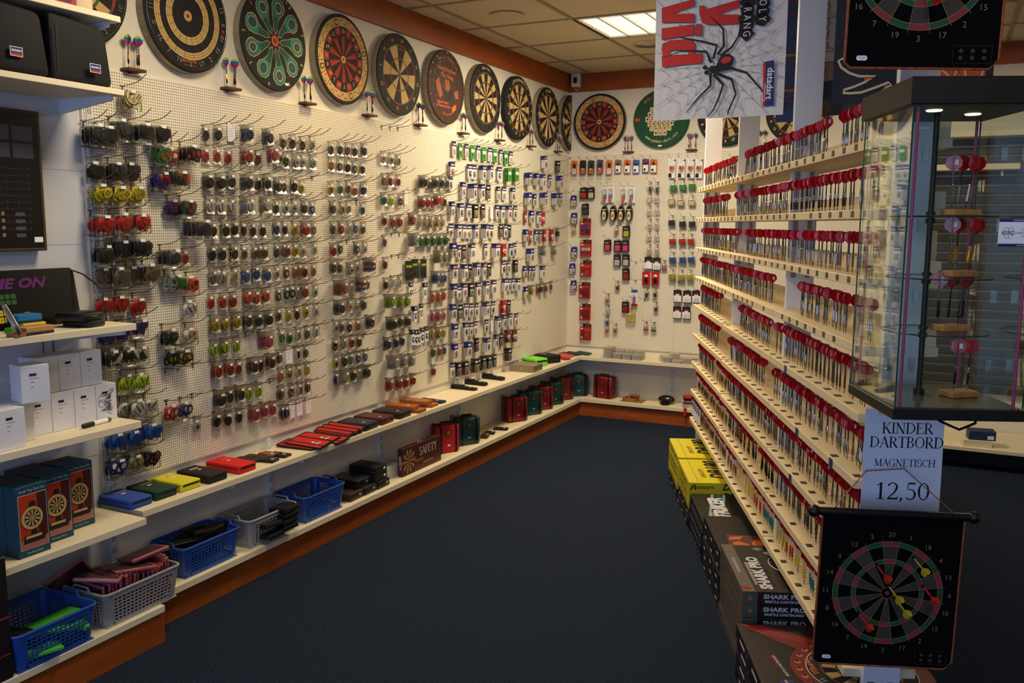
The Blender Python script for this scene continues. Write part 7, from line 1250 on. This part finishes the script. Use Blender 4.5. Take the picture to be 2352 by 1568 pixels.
# frame: x = distance right of the box edge, y = ahead, z up (rz = CAMF); front edge (towards the camera) at y = 0
def bbox(label, d, s, z, kind, top, rz=0, h=BH_, side=BD):
    t = thing('dartboard_box', label, 'dartboard box', PF(d, s, z), CAMF+rz, 'dartboard boxes under the rack'); base = dict(db=YB_, st=BXB, sh=SHD, wm=WND, ac=BXB)[kind]
    MB().bev(0, 0, 0, side, side, h-.0006, .0015, seg=1).build('box', base, t); q = MB(); F = TR(0, -.0004, 0); Ls = TR(-.0004, 0, 0, rz=R(-90)); T = TR(0, 0, h)
    if kind == 'db':
        M = [INK, YB_, PALE]; q.text('unicorn', .022, 0, TR(.085, -.0008, h*.5) @ FXZ, bold=.02); ribbon(q, [(.01, .008), (.02, .03), (.034, .036), (.03, .02), (.036, .01)], .008, -.0008, 0); q.text('DB180', .034, 0, TR(.24, -.0008, h*.5) @ FXZ, bold=.05, shear=.3)
        for i in range(9): ribbon(q, [(.0, 0), (.0, 0)], 0, 0, 0)
        for i in range(8): q.box(-.0006, .06+i*.04, .008, -.0002, .085+i*.04, .012+(i % 3)*.006, 0)
        if top: q.text('DB180', .09, 0, TR(.18, .25, h, rz=R(90)), bold=.06, shear=.3); q.text('unicorn', .04, 0, TR(.09, .18, h, rz=R(90)), shear=.1); ribbon(q, [(0, 0), (0, 0)], 0, 0, 0); q.box(.05, .02, h-.0004, .0515, .45, h+.0003, 0); q.lathe([(.001, h), (.1, h), (.1, h+.0004)], 30, 0, TR(.34, .3, 0)); 
    if kind == 'st':
        M = [BLW, STB, INK, PALE, BGRN]; q.box(.004, -.0004, .004, side-.004, 0, h-.006, 1); q.text('unicorn', .022, 0, TR(.082, -.0008, h*.5) @ FXZ, bold=.02); wheel(q, (.022, h*.5), .014, -.0007, 3, 12); q.text('STRIKER', .032, 0, TR(.27, -.0008, h*.5) @ FXZ, bold=.08, shear=.3, sx=1.1)
        for i in range(7): q.box(-.0006, .05+i*.05, .01, -.0002, .08+i*.05, .016, 3)
        if top:
            for k_, x in enumerate((.02, .05, .08)): q.add([(x, .0, h+.0002), (x+.012, 0, h+.0002), (x+.10, side-.01, h+.0002), (x+.085, side-.01, h+.0002)], [(0, 1, 2, 3)], 3 if k_ != 1 else 1)
            q.text('STRIKER', .07, 0, TR(.115, .22, h+.0004, rz=R(90)), bold=.07, shear=.25); q.text('unicorn', .03, 0, TR(.06, .1, h+.0004, rz=R(90)), bold=.02)
            k2 = MB(); 
            for i in range(20): cell(k2, .01, .085, i*18-9, i*18+9, 0, 2 if i % 2 else 0, 1); cell(k2, .085, .092, i*18-9, i*18+9, 0, 4, 1)
            ring(k2, .092, .12, 0, 2, 30); q.add([(x+.32, z_+.26, h+.0005) for x, y_, z_ in k2.v], k2.f, k2.m)
    if kind == 'sh':
        M = [BLW, SHG, INK, mat('seal_teal', (30, 104, 92), .5), ORG, BROWN, BRED]; q.box(.0, -.0005, .0, .052, 0, h-.001, 1); wheel(q, (.026, h*.5), .018, -.0009, 3, 20); wheel(q, (.026, h*.5), .0115, -.0013, 1, 16); wheel(q, (.026, h*.5), .0075, -.0016, 4, 14)
        q.text('SHARK PRO', .0165, 0, TR(.148, -.0008, h*.63) @ FXZ, bold=.06, sx=1.25); q.text('BRISTLE DARTBOARD', .0095, 0, TR(.148, -.0008, h*.25) @ FXZ, bold=.05, sx=1.1)
        q.box(-.0005, 0, .001, -.0001, side, h-.001, 1); ribbon(q, [(0, 0), (0, 0)], 0, 0, 0)
        for i in range(3): q.add([(-.0009, .08+i*.1, .008), (-.0009, .16+i*.1, .010), (-.0009, .16+i*.1, .013), (-.0009, .08+i*.1, .012)], [(0, 1, 2, 3)], 5)
        for i in range(3): q.box(-.0009, .36, .012+i*.01, -.0005, .45, .015+i*.01, 2)
        if top:
            q.box(0, 0, h-.0006, .045, side, h+.0003, 1); q.text('THE DARK SIDE OF LIFE', .010, 0, TR(.022, .25, h+.0006, rz=R(90)), bold=.02); q.text('THE ADVANCED BRISTLE DARTBOARD', .010, 0, TR(.062, .17, h+.0004, rz=R(90)), bold=.03, sx=.9); q.text('SHARK PRO', .042, 0, TR(.094, .18, h+.0004, rz=R(90)), bold=.07)
            q.text('ADVANCED COMPETITION', .013, 5, TR(.125, .16, h+.0004, rz=R(90)), bold=.03); q.text('DARTBOARD', .016, 5, TR(.155, .11, h+.0004, rz=R(90)), bold=.03); q.xz([(-.02, -.012), (.02, -.012), (.022, .014), (.008, .006), (0, .016), (-.008, .006), (-.022, .014)], -.0006, 0, 6, TR(.024, .035, h+.0004, rx=R(-90))); q.text('BULLS', .008, 0, TR(.04, .035, h+.0008, rz=R(90)), bold=.03)
            q.lathe([(.001, h), (.02, h), (.02, h+.0005)], 20, 3, TR(.135, .42, 0)); q.lathe([(.001, h+.0006), (.009, h+.0006), (.009, h+.0008)], 14, 4, TR(.135, .42, 0)); q.tube([(.26+.11*math.cos(a), .27+.11*math.sin(a), h+.0008) for a in [i*PI/20 for i in range(41)]], .0016, 3, 0); q.text('ATHLETE', .026, 0, TR(.2, .33, h+.0006, rz=R(120)), bold=.02)
    if kind == 'ac':
        M = [BLW, BXB, SKN, WNR, mat('figure_dark', (90, 40, 26), .5)]
        if top:
            for P in ([(.05, .04), (.22, .03), (.25, .2), (.06, .22)],): q.add([(x, y, h+.0002) for x, y in P], [(0, 1, 2, 3)], 4); ribbon(q, [(0, 0), (0, 0)], 0, 0, 0)
            for P in ([(.07, .06), (.12, .05), (.14, .1), (.1, .14), (.07, .12)], [(.15, .06), (.2, .06), (.21, .14), (.17, .16), (.15, .12)], [(.06, .15), (.11, .16), (.13, .2), (.07, .19)]): q.add([(x, y, h+.0005) for x, y in P], [tuple(range(len(P)))], 2)
            q.text('ACE', .034, 0, TR(.28, .12, h+.0004, rz=R(90)), bold=.04, shear=.2)
        for i in range(5): q.box(-.0006, .06+i*.08, .012, -.0002, .10+i*.08, .02, (0, 3)[i % 2])
    if kind == 'wm':
        M = [BLW, WNR, BK, TAN, BRED, BGRN, SKN, mat('winmau_stripe', (170, 46, 34), .5), NAVY]
        for i in range(2): q.box(-.0006, .05+i*.2, .012, -.0002, .09+i*.2, .032, 8); q.box(-.0008, .055+i*.2, .02, -.0005, .085+i*.2, .0235, 4); q.box(-.0006, .11+i*.2, .016, -.0002, .19+i*.2, .026, 0)
        if top:
            q.add([(x, y, h+.0002) for x, y in ((.01, .455), (.08, .455), (.36, .3), (.36, .1), (.2, .25), (.12, .33))], [tuple(range(6))], 1)
            for k_ in range(2): q.add([(x, y-.02*k_, h+.0004) for x, y in ((.03, .44), (.036, .444), (.26, .335), (.255, .33))], [(0, 1, 2, 3)], 7)
            cx, cy = .33, .15; k2 = MB(); ring(k2, .0, .215, 0, 1, 44); q.add([(x+cx, z_+cy, h+.0006) for x, y_, z_ in k2.v], k2.f, k2.m)
            k2 = MB(); ring(k2, .0, .165, 0, 2, 44); ring(k2, .165, .168, -.001, 0, 44)
            for i in range(20):
                s_ = i*18-9; cell(k2, .006, .118, s_, s_+18, -.001, 2 if i % 2 else 3, 2); cell(k2, .07, .077, s_, s_+18, -.0015, 5 if i % 2 else 4, 1); cell(k2, .118, .125, s_, s_+18, -.001, 4 if i % 2 else 5, 2)
            q.add([(x+cx, z_+cy, h+.001-y_) for x, y_, z_ in k2.v], k2.f, k2.m)
            for i in range(9):
                a = R(110+i*14); q.lathe([(.001, 0), (.011, 0), (.011, .0006)], 8, 6, TR(cx+.19*math.cos(a), cy+.19*math.sin(a), h+.0008)); q.lathe([(.001, 0), (.006, 0), (.006, .0006)], 6, 2, TR(cx+.19*math.cos(a), cy+.19*math.sin(a)+.008, h+.0012))
            for i, n_ in enumerate((18, 1, 20, 5, 12, 9, 14, 11)): a = R(80+i*18); q.text(str(n_), .018, 0, TR(cx+.148*math.cos(a), cy+.148*math.sin(a), h+.0022, rz=a-R(90)))
            q.text('Winmau', .022, 6, TR(cx-.15, cy+.02, h+.0022, rz=R(98)), bold=.05); q.text('BRISTLE DARTBOARD', .010, 0, TR(.085, .17, h+.0006, rz=R(98)), bold=.02); q.text('TOURNAMENT', .010, 4, TR(.07, .2, h+.0006, rz=R(98)), bold=.03); q.box(.06, .02, h, .1, .08, h+.0006, 8); q.text('Winmau', .012, 0, TR(.08, .05, h+.001, rz=R(98)), bold=.02)
        q.add([(x, -.0005, z_) for x, z_ in ((.02, .03), (.12, .03), (.2, .012), (.3, .012), (.3, .007), (.19, .007), (.11, .024), (.02, .024))], [tuple(range(8))], 7)
    keep = [i for i, f in enumerate(q.f) if len(set(tuple(round(c, 6) for c in q.v[j]) for j in f)) > 2]; q.f = [q.f[i] for i in keep]; q.m = [q.m[i] for i in keep]
    if q.f: q.build('print', M, t)
rb = random.Random(3)
def pile(d, s, n, kind, nm, z0=0.0, js=.004):
    for i in range(n): bbox('%s, %s from the bottom' % (nm, ORD[i+1]) if i < n-1 else '%s, topmost' % nm, d+rb.uniform(-js, js), s+rb.uniform(-js, js), z0+i*BH_, kind, i == n-1)
pile(.605, 2.515, 4, 'wm', 'dark red dartboard box in the nearest pile', 0.0)
pile(.630, 3.03, 6, 'sh', 'SHARK PRO dartboard box in the second pile')
pile(.635, 3.53, 5, 'ac', 'black dartboard box with orange figures, third pile'); 
pile(.638, 4.03, 4, 'st', 'STRIKER dartboard box in the fourth pile', 0.0)
pile(.640, 4.53, 2, 'ac', 'dark dartboard box beneath yellow ones, fifth pile'); pile(.640, 4.53, 3, 'db', 'yellow DB180 dartboard box, nearer yellow pile', 2*BH_)
pile(.640, 5.03, 1, 'ac', 'dark dartboard box beneath yellow ones, sixth pile'); pile(.640, 5.03, 4, 'db', 'yellow DB180 dartboard box, further yellow pile', BH_)
